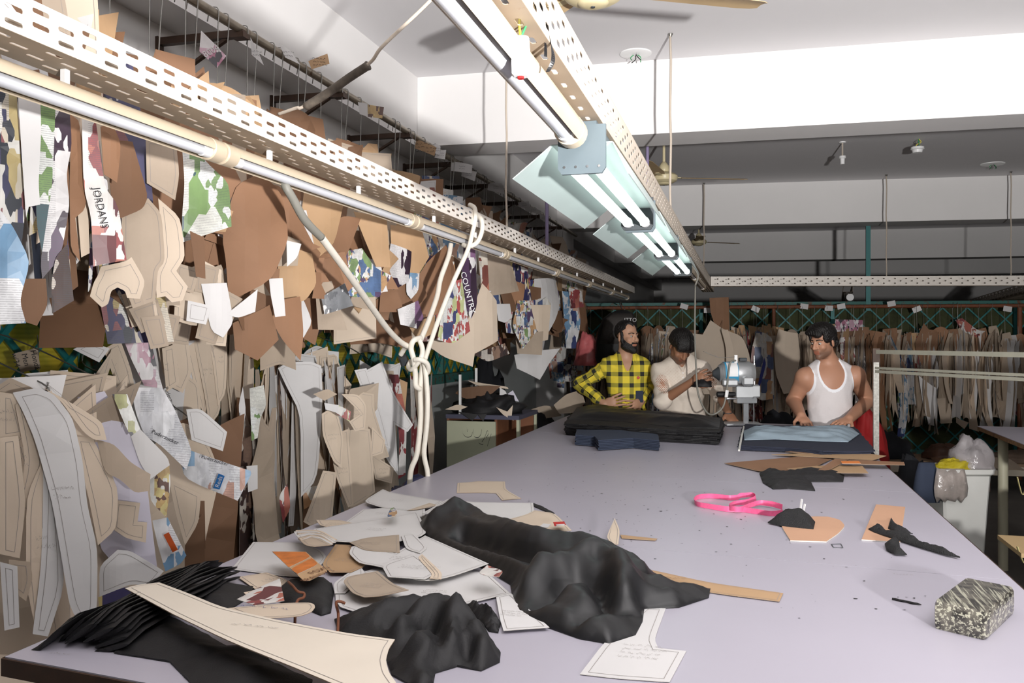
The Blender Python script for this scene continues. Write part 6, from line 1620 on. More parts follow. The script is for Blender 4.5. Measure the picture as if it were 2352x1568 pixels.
# second table
s0, s1 = PZ(2245, 978, TZ), PZ(2352, 1020, TZ); ds = (s1 - s0).normalized(); rt = Vector((-ds.y, ds.x, 0))
if rt.x < 0: rt = -rt
st = empty('side_table', (s0.x + .6, s0.y - .8, 0), 'worn side table with chipped edge and round steel legs', 'table')
cs = [s0, s0 + ds * 2.2, s0 + ds * 2.2 + rt * 1.3, s0 + rt * 1.3]
MB().prism([(p.x, p.y) for p in cs][::-1] if False else [(p.x, p.y) for p in cs], TZ - .004, TZ).build('top', M_lam, st)
MB().prism([(p.x, p.y) for p in cs], TZ - .03, TZ - .0045).build('core_board', mk('chipped_board_edge', rgb(122, 92, 62), .8, nz=(60, .4)), st)
M_leg = mk('cream_tube_leg', rgb(196, 192, 168), .4, nz=(6, .05))
for k, (a, b) in enumerate(((.35, .08), (.35, 1.1), (2.0, .08), (2.0, 1.1))):
    p = s0 + ds * a + rt * b; MB().tube([(p.x, p.y, 0), (p.x, p.y, TZ - .03)], .032, 16).build('leg', M_leg, st, smooth=True, angle=50)
p = s0 + ds * .25 + rt * .3
o = MB().add  # noqa
m = MB(); m.prism([(p.x - .06, p.y - .02), (p.x + .25, p.y - .08), (p.x + .28, p.y + .03), (p.x - .02, p.y + .06)], TZ + .001, TZ + .016); m.build('paper_fold', WHITE, label='folded white paper lying on the side table', cat='paper')
# white bin with bags
bc = P(2206, 1075, 5.5); bn = empty('white_bin', (bc.x, bc.y, 0), 'tall white plastic bin beside the cutting table', 'bin')
rot = Matrix.Rotation(.25, 3, 'Z'); m = MB(); rings = []
for z, hw, k in ((.0, .115, 1), (.70, .150, 1), (.715, .168, 1), (.745, .170, 1), (.745, .155, 1), (.05, .112, 1)):
    ring = []
    for sx, sy in ((-1, -.9), (-.9, -1), (.9, -1), (1, -.9), (1, .9), (.9, 1), (-.9, 1), (-1, .9)): ring.append(Vector((bc.x, bc.y + .12, z)) + rot @ Vector((sx * hw, sy * hw * .95, 0)))
    rings.append(ring)
m.loft(rings, True, True); m.build('bin_body', mk('white_bin_plastic', rgb(206, 206, 202), .4, nz=(5, .04)), bn, smooth=True, angle=30)
M_poly = mk('grey_polythene', rgb(168, 158, 152), .2, alpha=.72, nz=(14, .25), bump=(25, .8), spec=.7)
M_polyclear = mk('clear_polythene', rgb(176, 170, 172), .12, alpha=.6, bump=(22, .9), spec=.8)
heap('plastic_bag', (bc.x + .09, bc.y + .16, .735), .12, .14, .17, M_polyclear, 'crumpled clear plastic roll standing in the white bin', 3, cat='bag', rough=.3)
heap('yellow_bag', (bc.x - .03, bc.y + .06, .735), .10, .08, .06, mk('yellow_polythene', rgb(176, 160, 40), .25, bump=(25, .7)), 'small yellow plastic bag on top of the bin', 5, cat='bag', rough=.3)
m = MB(); A2 = rot @ Vector((1, 0, 0)); N2 = rot @ Vector((0, -1, 0)); b0_ = Vector((bc.x - .07, bc.y - .06, .752)); rings = []
for z, w_, o_ in ((0, .085, .0), (-.05, .095, .018), (-.12, .105, .03), (-.17, .10, .026), (-.2, .085, .012)):
    rings.append([b0_ + A2 * (w_ * sx) + N2 * (o_ * (1.2 - abs(sx)) + .006 * math.sin(sx * 9)) + Vector((0, 0, z + (.015 * math.sin(sx * 14) if z < -.18 else 0))) for sx in (-1, -.75, -.5, -.25, 0, .25, .5, .75, 1)])
m.loft(rings, False, False, closed=False); ob = m.build('hanging_bag', M_poly, label='grey plastic bag hanging over the rim of the white bin', cat='bag', smooth=True); md = ob.modifiers.new('t', 'SOLIDIFY'); md.thickness = .002
m = MB(); b1_ = Vector((bc.x - .20, bc.y - .02, .76)); rings = []
for z, w_, o_ in ((.02, .05, .02), (-.05, .07, .04), (-.14, .085, .05), (-.23, .08, .045)):
    rings.append([b1_ + A2 * (w_ * math.cos(a)) + N2 * (o_ * math.sin(a) * (1 + .2 * math.sin(3 * a))) + Vector((0, 0, z)) for a in [2 * math.pi * k / 16 for k in range(16)]])
m.loft(rings); m.build('navy_cloth', NAVY, label='navy cloth slung over the corner of the white bin', cat='cloth', smooth=True)
# shelf under the far rack
bsn = empty('low_bench', (1.9, 10.15, 0), 'low wooden bench shelf under the far row of patterns', 'bench')
MB().box((.35, 9.85, .26), (4.6, 10.45, .30)).build('board', mk('bench_wood', rgb(126, 104, 84), .7, nz=(12, .2)), bsn)
MB().box((.35, 9.83, .18), (4.6, 9.85, .27)).build('front_rail', mk('bench_rail', rgb(176, 166, 150), .6), bsn)
for xx in (.5, 2.4, 4.4): MB().box((xx - .03, 9.9, 0), (xx + .03, 10.4, .26)).build('leg', M_iron, bsn)
heap('dark_cloth_heap', (1.45, 10.1, .30), .26, .2, .24, FLOORDARK, 'dark cloth heap on the bench beside the silver rack', 2)
heap('brown_shoe_heap', (2.05, 10.1, .30), .2, .15, .14, mk('brown_leather', rgb(84, 56, 42), .5, nz=(6, .3)), 'brown leather scraps on the low bench', 6)
heap('brown_shoe_heap', (2.75, 10.15, .30), .3, .16, .1, mk('grey_brown_cloth', rgb(96, 80, 68), .8, nz=(6, .3)), 'grey-brown cloth on the low bench', 9)
for k, xx in enumerate((2.0, 2.5, 3.0, 3.4)):
    fr = (Vector((xx, 9.98, .335 + .012 * k)), Vector((1, .1, .02)).normalized(), Vector((-.1, 1, .15)).normalized(), Vector((0, -.15, 1)).normalized())
    o = sheet('loose_sheet', shape('panel', .3, .45), fr, cardmats((KRAFT_D, CHIP, KRAFT_L, KRAFT)[k]), None, .002, bender(1.5)); tag(o, ('dark kraft', 'grey chipboard', 'pale kraft', 'brown kraft')[k] + ' sheet lying loose on the low bench', 'pattern sheet')
_rc = P(1985, 1010, 7.2); heap('red_cloth', (_rc.x, _rc.y, 0), .2, .16, .96, mk('red_cloth', rgb(150, 26, 28), .7, nz=(6, .15)), 'red cloth bag behind the vest worker', 4, rough=.15)
_rc = P(1790, 1000, 7.9); heap('black_cloth_heap', (_rc.x, _rc.y, 0), .42, .25, .82, FLOORDARK, 'big black cloth heap behind the cutting machine', 12, rough=.15)
_rc = P(2095, 1100, 6.0); heap('black_cloth_heap', (_rc.x, _rc.y, 0), .18, .25, .70, FLOORDARK, 'black cloth heap between the table and the white bin', 14, rough=.15)
heap('black_cloth_heap', (1.32, 3.75, 0), .34, .5, .66, FLOORDARK, 'large black cloth heap on the floor beside the parcel', 15, rough=.2)
heap('black_cloth_heap', (1.62, 4.7, 0), .3, .4, .66, FLOORDARK, 'black cloth heap under the side table', 19, rough=.2)
ob = MB(); pb = P(2325, 1250, 3.75); ob.box((pb.x - .02, pb.y - .2, pb.z - .01), (pb.x + .2, pb.y + .15, pb.z + .008)); ob.build('wood_offcut', mk('pale_wood', rgb(176, 150, 110), .7), label='pale wooden board lying on the large black heap', cat='board')
for k, (px, py, t, ln) in enumerate(((2336, 1095, 4.9, .10), (2336, 1255, 3.6, .07))):
    c = P(px, py, t); pts = catmull([c, c + AX * .012 - Vector((0, 0, ln * .5)), c + AX * .03 - Vector((0, 0, ln)), c + AX * .05 - Vector((0, 0, ln * .55)), c + AX * .045 + Vector((0, 0, .005))], 6); m = MB()
    m.loft([[p - NX * .007, p + NX * .007, p + NX * .007 + AX * .002, p - NX * .007 + AX * .002] for p in pts]); m.build('cream_tape', mk('cream_tape', rgb(196, 184, 130), .7), label=('cream tape drooping under the side table', 'cream tape lying on the large black heap')[k], cat='tape', smooth=True)

# ================================================================== cabinet and clutter beyond the left edge of the table
cab = empty('cabinet', (-1.83, 6.3, 0), 'pale green cabinet with handwriting, an open side and scraps on top', 'cabinet')
cx0, cx1, cy0, cy1, cz = -2.10, -1.55, 5.98, 6.55, 1.02
M_cab = mk('pale_green_paint', rgb(178, 180, 156), .55, nz=(4, .07), wear=(7, .68, rgb(140, 130, 100))); M_cabw = mk('brown_cabinet_board', rgb(134, 88, 62), .6, nz=(8, .12))
MB().box((cx0, cy0, cz - .03), (cx1, cy1, cz)).build('top', mk('grey_blue_top', rgb(80, 80, 98), .5), cab)
MB().box((cx0, cy0 + .02, 0), (cx0 + .02, cy1, cz - .03)).build('side', M_cabw, cab)
MB().box((cx0, cy1 - .02, 0), (cx1, cy1, cz - .03)).build('back', M_cabw, cab)
MB().box((cx1 - .02, cy0, 0), (cx1, cy0 + .04, cz - .03)).build('corner_post', M_cab, cab); MB().box((cx1 - .02, cy1 - .04, 0), (cx1, cy1, cz - .03)).build('corner_post', M_cab, cab)
MB().box((-1.74, cy0 + .03, 0), (-1.72, cy1 - .02, cz - .03)).build('divider', M_cabw, cab)
MB().box((-1.72, cy0 + .05, .72), (cx1 - .02, cy1 - .02, .735)).build('shelf', M_cabw, cab)
dr_ = MB().box((cx0 + .015, cy0 - .02, .1), (-1.72, cy0, cz - .045)).build('door', M_cab, cab)
dfr = (Vector((-1.88, cy0 - .0205, .86)), Vector((1, 0, 0)), Vector((0, 0, 1)), Vector((0, -1, 0)))
hw = MB()
for st_ in ([(-.09, .06), (-.08, .02), (-.05, .0), (-.02, .01), (-.01, .04)], [(-.055, .07), (-.05, .04), (-.045, .06)], [(.0, .06), (.0, .01), (.03, .0), (.05, .02), (.06, .06)], [(.06, -.03), (.08, .0), (.1, .05), (.11, .03), (.09, .0)], [(.03, -.01), (.04, -.04), (.07, -.05)], [(.1, -.06), (.12, 0), (.13, .03)]):
    pts = catmull([dfr[0] + dfr[1] * a + dfr[2] * b + dfr[3] * .001 for a, b in st_], 5); vs = []
    for p in pts: vs += [p + Vector((0, 0, .0022)), p - Vector((0, 0, .0022)) + Vector((.001, 0, 0))]
    hw.add(vs, [(2 * k, 2 * k + 1, 2 * k + 3, 2 * k + 2) for k in range(len(pts) - 1)])
hw.build('handwriting', M_ink, dr_)
heap('black_scrap_heap', (-1.83, 6.16, cz), .22, .15, .13, BLACK, 'black cloth scraps heaped on the cabinet', 8, rough=.35, freq=7)
for k, (pix, mt, t, lab) in enumerate((([(1045, 903), (1060, 890), (1120, 885), (1150, 887), (1125, 908), (1070, 917)], KRAFT_D, 6.38, 'large brown card sheet on top of the black scraps'), ([(1074, 874), (1110, 880), (1165, 888), (1168, 893), (1100, 887)], CREAM, 6.5, 'thin cream card lying behind the brown card sheet'),
      ([(1022, 940), (1050, 928), (1074, 934), (1055, 942)], CREAM, 6.28, 'bent cream card strip on the cabinet corner'), ([(1140, 935), (1165, 945), (1178, 930), (1175, 958), (1180, 966), (1172, 962), (1155, 952)], CREAM, 6.2, 'forked cream card hanging off the cabinet front'),
      ([(1148, 890), (1162, 898), (1166, 915), (1158, 922), (1147, 920)], WHITE, 6.4, 'white crumpled paper on the cabinet'), ([(1165, 905), (1178, 896), (1192, 922), (1168, 918)], LILAC, 6.45, 'lilac paper corner on the cabinet'), ([(1052, 945), (1100, 952), (1118, 950), (1110, 968), (1098, 952), (1085, 966), (1070, 956)], BLACK, 6.22, 'jagged black cloth edge hanging over the cabinet door'))):
    rack_piece(pix, mt, t, lab, phi=75, curl=1.5, name='card_scrap' if k < 6 else 'black_rag', cat='card' if k < 6 else 'cloth')
for px, y0_, y1_, t in ((1057, 860, 940, 6.35), (1094, 845, 930, 6.6)):
    a, b = P(px, y0_, t), P(px, y1_, t); MB().box((a.x - .008, a.y - .008, cz), (a.x + .008, a.y + .008, a.z)).build('white_stick', M_plastic_w, label='thin white upright stick standing on the cabinet', cat='stick', group='sticks on the cabinet')
heap('dark_bag', (-2.2, 7.5, 0), .18, .25, 1.25, FLOORDARK, 'black bag slumped under the end of the window', 22)
heap('blue_plastic_bag', (-1.73, 4.55, .55), .25, .35, .22, mk('blue_polythene', rgb(66, 70, 110), .25, bump=(20, .6), nz=(5, .3)), 'blue plastic bag of cloth beside the table edge', 25, cat='bag')
heap('floor_cloth_heap', (-1.8, 4.9, 0), .34, .9, .66, FLOORDARK, 'dark cloth heap between the table and the cabinet', 27, rough=.15)
heap('floor_cloth_heap', (-1.75, 2.9, 0), .3, .9, .35, FLOORDARK, 'dark cloth heap on the floor under the hanging bundles', 28, rough=.15)
heap('dark_cloth_heap', (-1.78, 7.5, 0), .34, .5, .86, FLOORDARK, 'dark cloth heap beyond the cabinet under grey chipboard sheets', 44, rough=.12)
# big pale sheets leaning past the cabinet, carton clutter in the corner
rack_piece([(1272, 930), (1300, 905), (1335, 895), (1345, 925), (1320, 948), (1285, 950)], CHIP, 7.3, 'large rounded chipboard sheet leaning beside the checked shirt man', phi=70, curl=1.2)
rack_piece([(1205, 945), (1250, 930), (1280, 935), (1290, 955), (1225, 965), (1212, 960)], CHIP, 7.6, 'flat grey chipboard sheet lying beyond the cabinet', phi=70, curl=.6)
rc = random.Random(77)
for k in range(22):
    px, py = rc.uniform(1262, 1352), rc.uniform(790, 900); w_, h_ = rc.uniform(10, 22), rc.uniform(14, 30)
    mt = rc.choice([PR_BLUE, PR_RED, PR_BROWN, PR_MIX, KRAFT_D, PR_ORANGE, PR_NAVY])
    rack_piece([(px - w_, py - h_), (px + w_, py - h_ * .8), (px + w_ * .8, py + h_), (px - w_ * .7, py + h_ * .9)], mt, 10.0 + rc.uniform(-.15, .1), 'dim carton offcut hanging in the corner behind the checked shirt man', phi=rc.uniform(50, 95), name='carton_offcut', cat='carton', hung=True)[0]['group'] = 'carton offcuts in the dim corner'
heap('pink_bag', P(1347, 812, 8.9) - Vector((0, 0, .12)), .12, .1, .3, mk('pink_polythene', rgb(206, 110, 112), .3, bump=(16, .5), nz=(9, .25)), 'pink plastic bag beside the hanging backpack', 31, cat='bag', rough=.2)
# ================================================================== people: smooth signed-distance bodies meshed with surface nets
class SDF:
    def __init__(s, lo, hi, h):
        s.h = h; s.lo = np.array(lo, dtype=np.float32); s.n = (np.ceil((np.array(hi) - np.array(lo)) / h).astype(int) + 1)
        s.f = np.full(tuple(s.n), 0.2, dtype=np.float32)
        s.ax = [s.lo[i] + np.arange(s.n[i], dtype=np.float32) * h for i in range(3)]
    def sl(s, lo, hi):
        i0 = np.clip(np.floor((np.array(lo) - s.lo) / s.h).astype(int), 0, s.n - 1); i1 = np.clip(np.ceil((np.array(hi) - s.lo) / s.h).astype(int) + 1, 1, s.n)
        if (i1 <= i0).any(): return None
        t = tuple(slice(a, b) for a, b in zip(i0, i1))
        return t, (s.ax[0][t[0]][:, None, None], s.ax[1][t[1]][None, :, None], s.ax[2][t[2]][None, None, :])
    def put(s, reg, d, k, op='u'):
        c = s.f[reg]
        if op == 'u':
            if k > 0:
                h = np.clip(.5 + .5 * (c - d) / k, 0, 1); s.f[reg] = c + (d - c) * h - k * h * (1 - h)
            else: s.f[reg] = np.minimum(c, d)
        elif op == 's':
            d = -d
            if k > 0:
                h = np.clip(.5 - .5 * (c - d) / k, 0, 1); s.f[reg] = c + (d - c) * h + k * h * (1 - h)
            else: s.f[reg] = np.maximum(c, d)
        elif op == 'i': s.f[reg] = np.maximum(c, d)
    def cone(s, a, b, r1, r2, k=.02, op='u', squash=None):
        a = np.array(a, float); b = np.array(b, float); m = max(r1, r2) + k + .02
        r = s.sl(np.minimum(a, b) - m, np.maximum(a, b) + m)
        if r is None: return
        reg, (X, Y, Z) = r; ab = b - a; L = max(1e-9, ab @ ab)
        x, y, z = X - a[0], Y - a[1], Z - a[2]
        t = np.clip((x * ab[0] + y * ab[1] + z * ab[2]) / L, 0, 1)
        dx, dy, dz = x - t * ab[0], y - t * ab[1], z - t * ab[2]
        sc = 1.0
        if squash:
            n, f = squash; q = (dx * n[0] + dy * n[1] + dz * n[2]) * (1 / f - 1)
            dx = dx + q * n[0]; dy = dy + q * n[1]; dz = dz + q * n[2]; sc = .5 + .5 * f
        s.put(reg, (np.sqrt(dx * dx + dy * dy + dz * dz) - (r1 + (r2 - r1) * t)) * sc, k, op)
    def ell(s, c, axes, rad, k=.02, op='u'):
        """axes: three unit vectors"""
        c = np.array(c, float); m = max(rad) + k + .02
        r = s.sl(c - m, c + m)
        if r is None: return
        reg, (X, Y, Z) = r; x, y, z = X - c[0], Y - c[1], Z - c[2]
        k0 = 0; k1 = 0
        for a, q in zip(axes, rad):
            u = (x * a[0] + y * a[1] + z * a[2]); k0 = k0 + (u / q) ** 2; k1 = k1 + (u / q / q) ** 2
        k0 = np.sqrt(k0); k1 = np.sqrt(k1) + 1e-6
        s.put(reg, k0 * (k0 - 1) / k1, k, op)
    def plane(s, p, n, op='i'):
        """keep the side where (x-p).n < 0"""
        X, Y, Z = s.ax[0][:, None, None], s.ax[1][None, :, None], s.ax[2][None, None, :]
        d = (X - p[0]) * n[0] + (Y - p[1]) * n[1] + (Z - p[2]) * n[2]
        s.f = np.maximum(s.f, d) if op == 'i' else s.f
    def mesh(s):
        f = s.f; f[0] = f[-1] = .2; f[:, 0] = f[:, -1] = .2; f[:, :, 0] = f[:, :, -1] = .2
        ins = f < 0; n = np.array(f.shape)
        cnt = np.zeros(tuple(n - 1), dtype=np.int8)
        for i in (0, 1):
            for j in (0, 1):
                for k in (0, 1): cnt += ins[i:n[0] - 1 + i, j:n[1] - 1 + j, k:n[2] - 1 + k]
        cells = np.argwhere((cnt > 0) & (cnt < 8)); N = len(cells)
        ids = np.full(tuple(n - 1), -1, dtype=np.int32); ids[tuple(cells.T)] = np.arange(N)
        cor = [(i, j, k) for i in (0, 1) for j in (0, 1) for k in (0, 1)]
        val = np.stack([f[cells[:, 0] + c[0], cells[:, 1] + c[1], cells[:, 2] + c[2]] for c in cor], 1)
        acc = np.zeros((N, 3)); num = np.zeros(N)
        for a in range(8):
            for b in range(a + 1, 8):
                if sum(abs(cor[a][q] - cor[b][q]) for q in range(3)) != 1: continue
                m = (val[:, a] < 0) != (val[:, b] < 0); t = val[:, a] / (val[:, a] - val[:, b] + 1e-12)
                p = np.array(cor[a]) + t[:, None] * (np.array(cor[b]) - np.array(cor[a])); acc[m] += p[m]; num[m] += 1
        v = s.lo + (cells + acc / num[:, None]) * s.h
        faces = []
        for ax in range(3):
            o1, o2 = [q for q in range(3) if q != ax]
            sa = [slice(None)] * 3; sb = [slice(None)] * 3; sa[ax] = slice(0, -1); sb[ax] = slice(1, None)
            A_, B_ = ins[tuple(sa)], ins[tuple(sb)]
            e = np.argwhere(A_ != B_); e = e[(e[:, o1] > 0) & (e[:, o2] > 0)]
            up = A_[tuple(e.T)]
            def cid(d1, d2):
                c = e.copy(); c[:, o1] -= d1; c[:, o2] -= d2; return ids[tuple(c.T)]
            q = np.stack([cid(1, 1), cid(0, 1), cid(0, 0), cid(1, 0)], 1)
            flip = up if ax != 1 else ~up
            q[~flip] = q[~flip][:, ::-1]; faces.append(q)
        return v, np.concatenate(faces)

def sdf_object(name, sd, mats, parent, col=None, uv=None):
    v, fq = sd.mesh(); org = np.array(world_loc(parent)); me = bpy.data.meshes.new(name)
    me.vertices.add(len(v)); me.vertices.foreach_set('co', (v - org).astype(np.float32).ravel())
    me.loops.add(fq.size); me.loops.foreach_set('vertex_index', fq.ravel().astype(np.int32))
    me.polygons.add(len(fq)); me.polygons.foreach_set('loop_start', np.arange(0, fq.size, 4, dtype=np.int32)); me.polygons.foreach_set('loop_total', np.full(len(fq), 4, dtype=np.int32))
    me.update(calc_edges=True); me.validate()
    me.polygons.foreach_set('use_smooth', [True] * len(me.polygons))
    for m in (mats if isinstance(mats, list) else [mats]): me.materials.append(m)
    if col is not None:
        at = me.color_attributes.new('tint', 'FLOAT_COLOR', 'POINT'); c = np.ones((len(v), 4), dtype=np.float32); c[:, :3] = col(v); at.data.foreach_set('color', c.ravel())
    if uv is not None:
        u = uv(v).astype(np.float32); l = me.uv_layers.new(name='flat'); li = np.zeros(len(me.loops), dtype=np.int32); me.loops.foreach_get('vertex_index', li); l.data.foreach_set('uv', u[li].ravel())
    o = link(name, me, parent)
    md = o.modifiers.new('smooth', 'SMOOTH'); md.factor = .5; md.iterations = 3
    return o
def mk_tint(name, rough=.55, spec=.4, bump=None, sss=0.0, sheen=0):
    m = bpy.data.materials.new(name); m.use_nodes = True; nt = m.node_tree; b = nt.nodes['Principled BSDF']
    a = nt.nodes.new('ShaderNodeAttribute'); a.attribute_name = 'tint'; nt.links.new(a.outputs['Color'], b.inputs['Base Color']); b.inputs['Roughness'].default_value = rough; b.inputs['Specular IOR Level'].default_value = spec
    if sss: b.inputs['Subsurface Weight'].default_value = sss; b.inputs['Subsurface Radius'].default_value = (.01, .004, .002)
    if bump:
        tc = nt.nodes.new('ShaderNodeTexCoord'); t = nt.nodes.new('ShaderNodeTexNoise'); t.inputs['Scale'].default_value = bump[0]; nt.links.new(tc.outputs['Object'], t.inputs['Vector'])
        bp = nt.nodes.new('ShaderNodeBump'); bp.inputs['Strength'].default_value = bump[1]; bp.inputs['Distance'].default_value = .01; nt.links.new(t.outputs['Fac'], bp.inputs['Height']); nt.links.new(bp.outputs[0], b.inputs['Normal'])
    return m
M_skin = mk_tint('skin', .5, .45, sss=.06)
M_clothtint = mk_tint('woven_cloth', .85, .2, bump=(28, .35))
M_hair = mk('black_hair', rgb(20, 17, 16), .42, bump=(180, .6), spec=.5)
M_eye = mk('eye_white', rgb(176, 166, 158), .25); M_iris = mk('dark_iris', rgb(28, 18, 14), .2)
V = lambda v: np.array(v, float)
Z3 = V((0, 0, 1))

def hand(sd, wrist, d, n, side, curl=.5, k=.008, spread=.0235, sc=1.0):
    """palm and five bent fingers; d finger direction, n back-of-hand normal, side +1/-1 puts the thumb"""
    d = V(d) / np.linalg.norm(d); n = V(n); n = n - d * (n @ d); n /= np.linalg.norm(n); s = np.cross(d, n) * side
    w = V(wrist)
    sd.ell(w + d * .048 * sc, (d, s, n), (.056 * sc, .043 * sc, .019 * sc), .015)
    for i in range(4):
        ln = (.040, .046, .043, .034)[i] * sc
        p = w + d * .083 * sc + s * ((1.5 - i) * spread * sc); dd = d + s * ((1.5 - i) * .10); dd /= np.linalg.norm(dd); a = 0.0
        r = .0100 * sc
        for j in range(3):
            a += curl * (.75 if j == 0 else 1.0); v = dd * math.cos(a) - n * math.sin(a); q = p + v * ln * (1, .68, .55)[j]
            sd.cone(p, q, r, r * .92, .004); p = q; r *= .92
    p = w + d * .022 * sc + s * .034 * sc
    v = d * .62 + s * .74 - n * .25; v /= np.linalg.norm(v); q = p + v * .048 * sc; sd.cone(p, q, .0145 * sc, .0115 * sc, .010)
    v2 = d * .9 + s * .3 - n * (.2 + .4 * curl); v2 /= np.linalg.norm(v2); q2 = q + v2 * .034 * sc; sd.cone(q, q2, .0112 * sc, .0095 * sc, .004)

def person(cfg):
    t0 = cfg['t']; G = lambda p: V(P(p[0], p[1], p[2] if len(p) > 2 else t0))
    pel = G(cfg['pelvis']); shL, shR = G(cfg['shL']), G(cfg['shR']); neck = G(cfg['neck']); head = G(cfg['head'])
    R = shR - shL; R[2] = 0; R /= np.linalg.norm(R); Fw = np.array((R[1], -R[0], 0)); U = Z3      # front of the body
    root = empty('person', (pel[0], pel[1], 0), cfg['label'], 'person')
    lo = np.minimum.reduce([pel, shL, shR, G(cfg['elL']), G(cfg['elR']), G(cfg['wrL']), G(cfg['wrR'])]) - .30; hi = np.maximum.reduce([shL, shR, head, G(cfg['elL']), G(cfg['elR'])]) + .26
    lo[2] = 0.0; h = .0046
    fat = cfg.get('fat', 1.0)
    chest = pel * .35 + neck * .65; waist = pel * .68 + neck * .32
    mid = (shL + shR) / 2
    def torso(sd, g, low=True):
        sd.ell(chest + Fw * .005, (R, Fw, U), (.152 * fat + g, .102 * fat + g, .17 + g), .04)
        sd.cone(shL + R * .03 - U * .04, shR - R * .03 - U * .04, .058 + g, .058 + g, .05, squash=(Fw, .9))
        for q in (shL + R * .02, shR - R * .02): sd.cone(neck + U * .015 - Fw * .015, q - U * .02 - Fw * .01, .042 + g, .045 + g, .04)
        sd.ell(waist + Fw * .008, (R, Fw, U), (.140 * fat + g, .100 * fat + g, .17 + g), .05)
        sd.ell(pel, (R, Fw, U), (.150 * fat + g, .105 * fat + g, .14 + g), .05)
        sd.cone(mid + U * .0 - Fw * .01, neck - Fw * .012 + U * .03, .075 + g * .3, .052, .04)
    def arm(sd, g, which, upto=1.0):
        sh, el, wr = {'L': (shL, G(cfg['elL']), G(cfg['wrL'])), 'R': (shR, G(cfg['elR']), G(cfg['wrR']))}[which]
        sh = sh - U * .03; ar = cfg.get('arm', 1.0)
        sd.ell(sh, (R, Fw, U), (.058 * ar + g, .060 * ar + g, .060 * ar + g), .03)
        sd.cone(sh, el, .052 * ar + g, .041 * ar + g, .02)
        if upto > 1: e2 = el + (wr - el) * (upto - 1); sd.cone(el, e2, .042 * ar + g, (.042 + (.027 - .042) * (upto - 1)) * ar + g, .015)
        return sh, el, wr
    # ---- body
    sd = SDF(lo, hi, h); torso(sd, 0.0)
    for w in 'LR': arm(sd, 0, w, 2.0)
    hand(sd, G(cfg['wrL']), G(cfg['hdL']) - G(cfg['wrL']), cfg['hnL'], cfg['hsL'], cfg['cuL']); hand(sd, G(cfg['wrR']), G(cfg['hdR']) - G(cfg['wrR']), cfg['hnR'], cfg['hsR'], cfg['cuR'])
    for s in (-1, 1):
        hip = pel + R * .085 * s - U * .06; kn = np.array((hip[0], hip[1], .50)) + Fw * .015; an = np.array((hip[0], hip[1], .085)) - Fw * .02
        sd.cone(hip, kn, .088, .056, .03); sd.cone(kn, an, .056, .040, .02); sd.cone(an - U * .045 - Fw * .03, an - U * .05 + Fw * .15, .038, .032, .02)
    # head
    yw = math.radians(cfg['yaw']); pt = math.radians(cfg['pitch']); rl = math.radians(cfg.get('roll', 0))
    fx = V(NX) * math.cos(yw) + V(AX) * math.sin(yw); rx = np.cross(fx, Z3); rx = -rx if rx @ V(AX) < 0 and abs(yw) < 1.2 else rx
    rx = np.cross(Z3, fx); f = fx * math.cos(pt) - Z3 * math.sin(pt); u = Z3 * math.cos(pt) + fx * math.sin(pt); r = np.cross(u, f)
    H = lambda a, b, c: head + r * a + f * b + u * c
    ax = (r, f, u)
    sd.cone(neck - U * .02, H(0, -.02, -.06), .054, .052, .03)
    sd.ell(H(0, -.012, .042), ax, (.074, .093, .082), .01); sd.ell(H(0, .032, -.035), ax, (.058, .062, .080), .03)
    sd.cone(H(-.040, .02, -.072), H(0, .072, -.098), .024, .020, .02); sd.cone(H(.040, .02, -.072), H(0, .072, -.098), .024, .020, .02)
    sd.cone(H(-.032, .078, .026), H(.032, .078, .026), .011, .011, .018)
    sd.ell(H(-.040, .066, -.026), ax, (.022, .020, .020), .02); sd.ell(H(.040, .066, -.026), ax, (.022, .020, .020), .02)
    for s in (-1, 1):
        sd.ell(H(.030 * s, .100, .004), ax, (.017, .016, .011), .010, 's')
        sd.ell(H(.076 * s, -.012, -.012), (r * .35 * s + f * .94, np.cross(u, r * .35 * s + f * .94), u), (.018, .009, .032), .006)
    sd.cone(H(0, .090, .016), H(0, .112, -.026), .009, .013, .012); sd.ell(H(-.012, .100, -.030), ax, (.010, .011, .008), .006); sd.ell(H(.012, .100, -.030), ax, (.010, .011, .008), .006)
    sd.cone(H(-.020, .086, -.056), H(.020, .086, -.056), .008, .008, .008); sd.cone(H(-.017, .084, -.068), H(.017, .084, -.068), .009, .009, .006)
    sd.cone(H(-.03, .108, -.062), H(.03, .108, -.062), .0045, .0045, .004, 's')
    tone = V(cfg['skin']); trouser = V(cfg['trouser'])
    def col(v):
        q = v - head; a, b, c = q @ r, q @ f, q @ u; C = np.tile(tone, (len(v), 1))
        lip = (np.abs(a) < .023) & (b > .07) & (c < -.048) & (c > -.078); C[lip] = tone * V((.80, .58, .56))
        st = cfg.get('stubble', 0)
        if st:
            m = (b > .0) & (c < -.03) & (c > -.13) & ~lip & (np.abs(q).max(1) < .16); w = np.clip((-.03 - c) / .04, 0, 1) * np.clip(b / .03, 0, 1) * st * m; C = C * (1 - w[:, None]) + V((.03, .024, .02)) * w[:, None]
        C[(v[:, 2] < pel[2] + .04) & (v[:, 2] < 1.05) & (np.abs((v - pel) @ R) < .24) & ((v - pel) @ Fw < .16) & (v[:, 2] < TZ - .02)] = trouser
        C[v[:, 2] < .075] = V((.02, .018, .016))
        return C
    body = sdf_object('body', sd, M_skin, root, col)
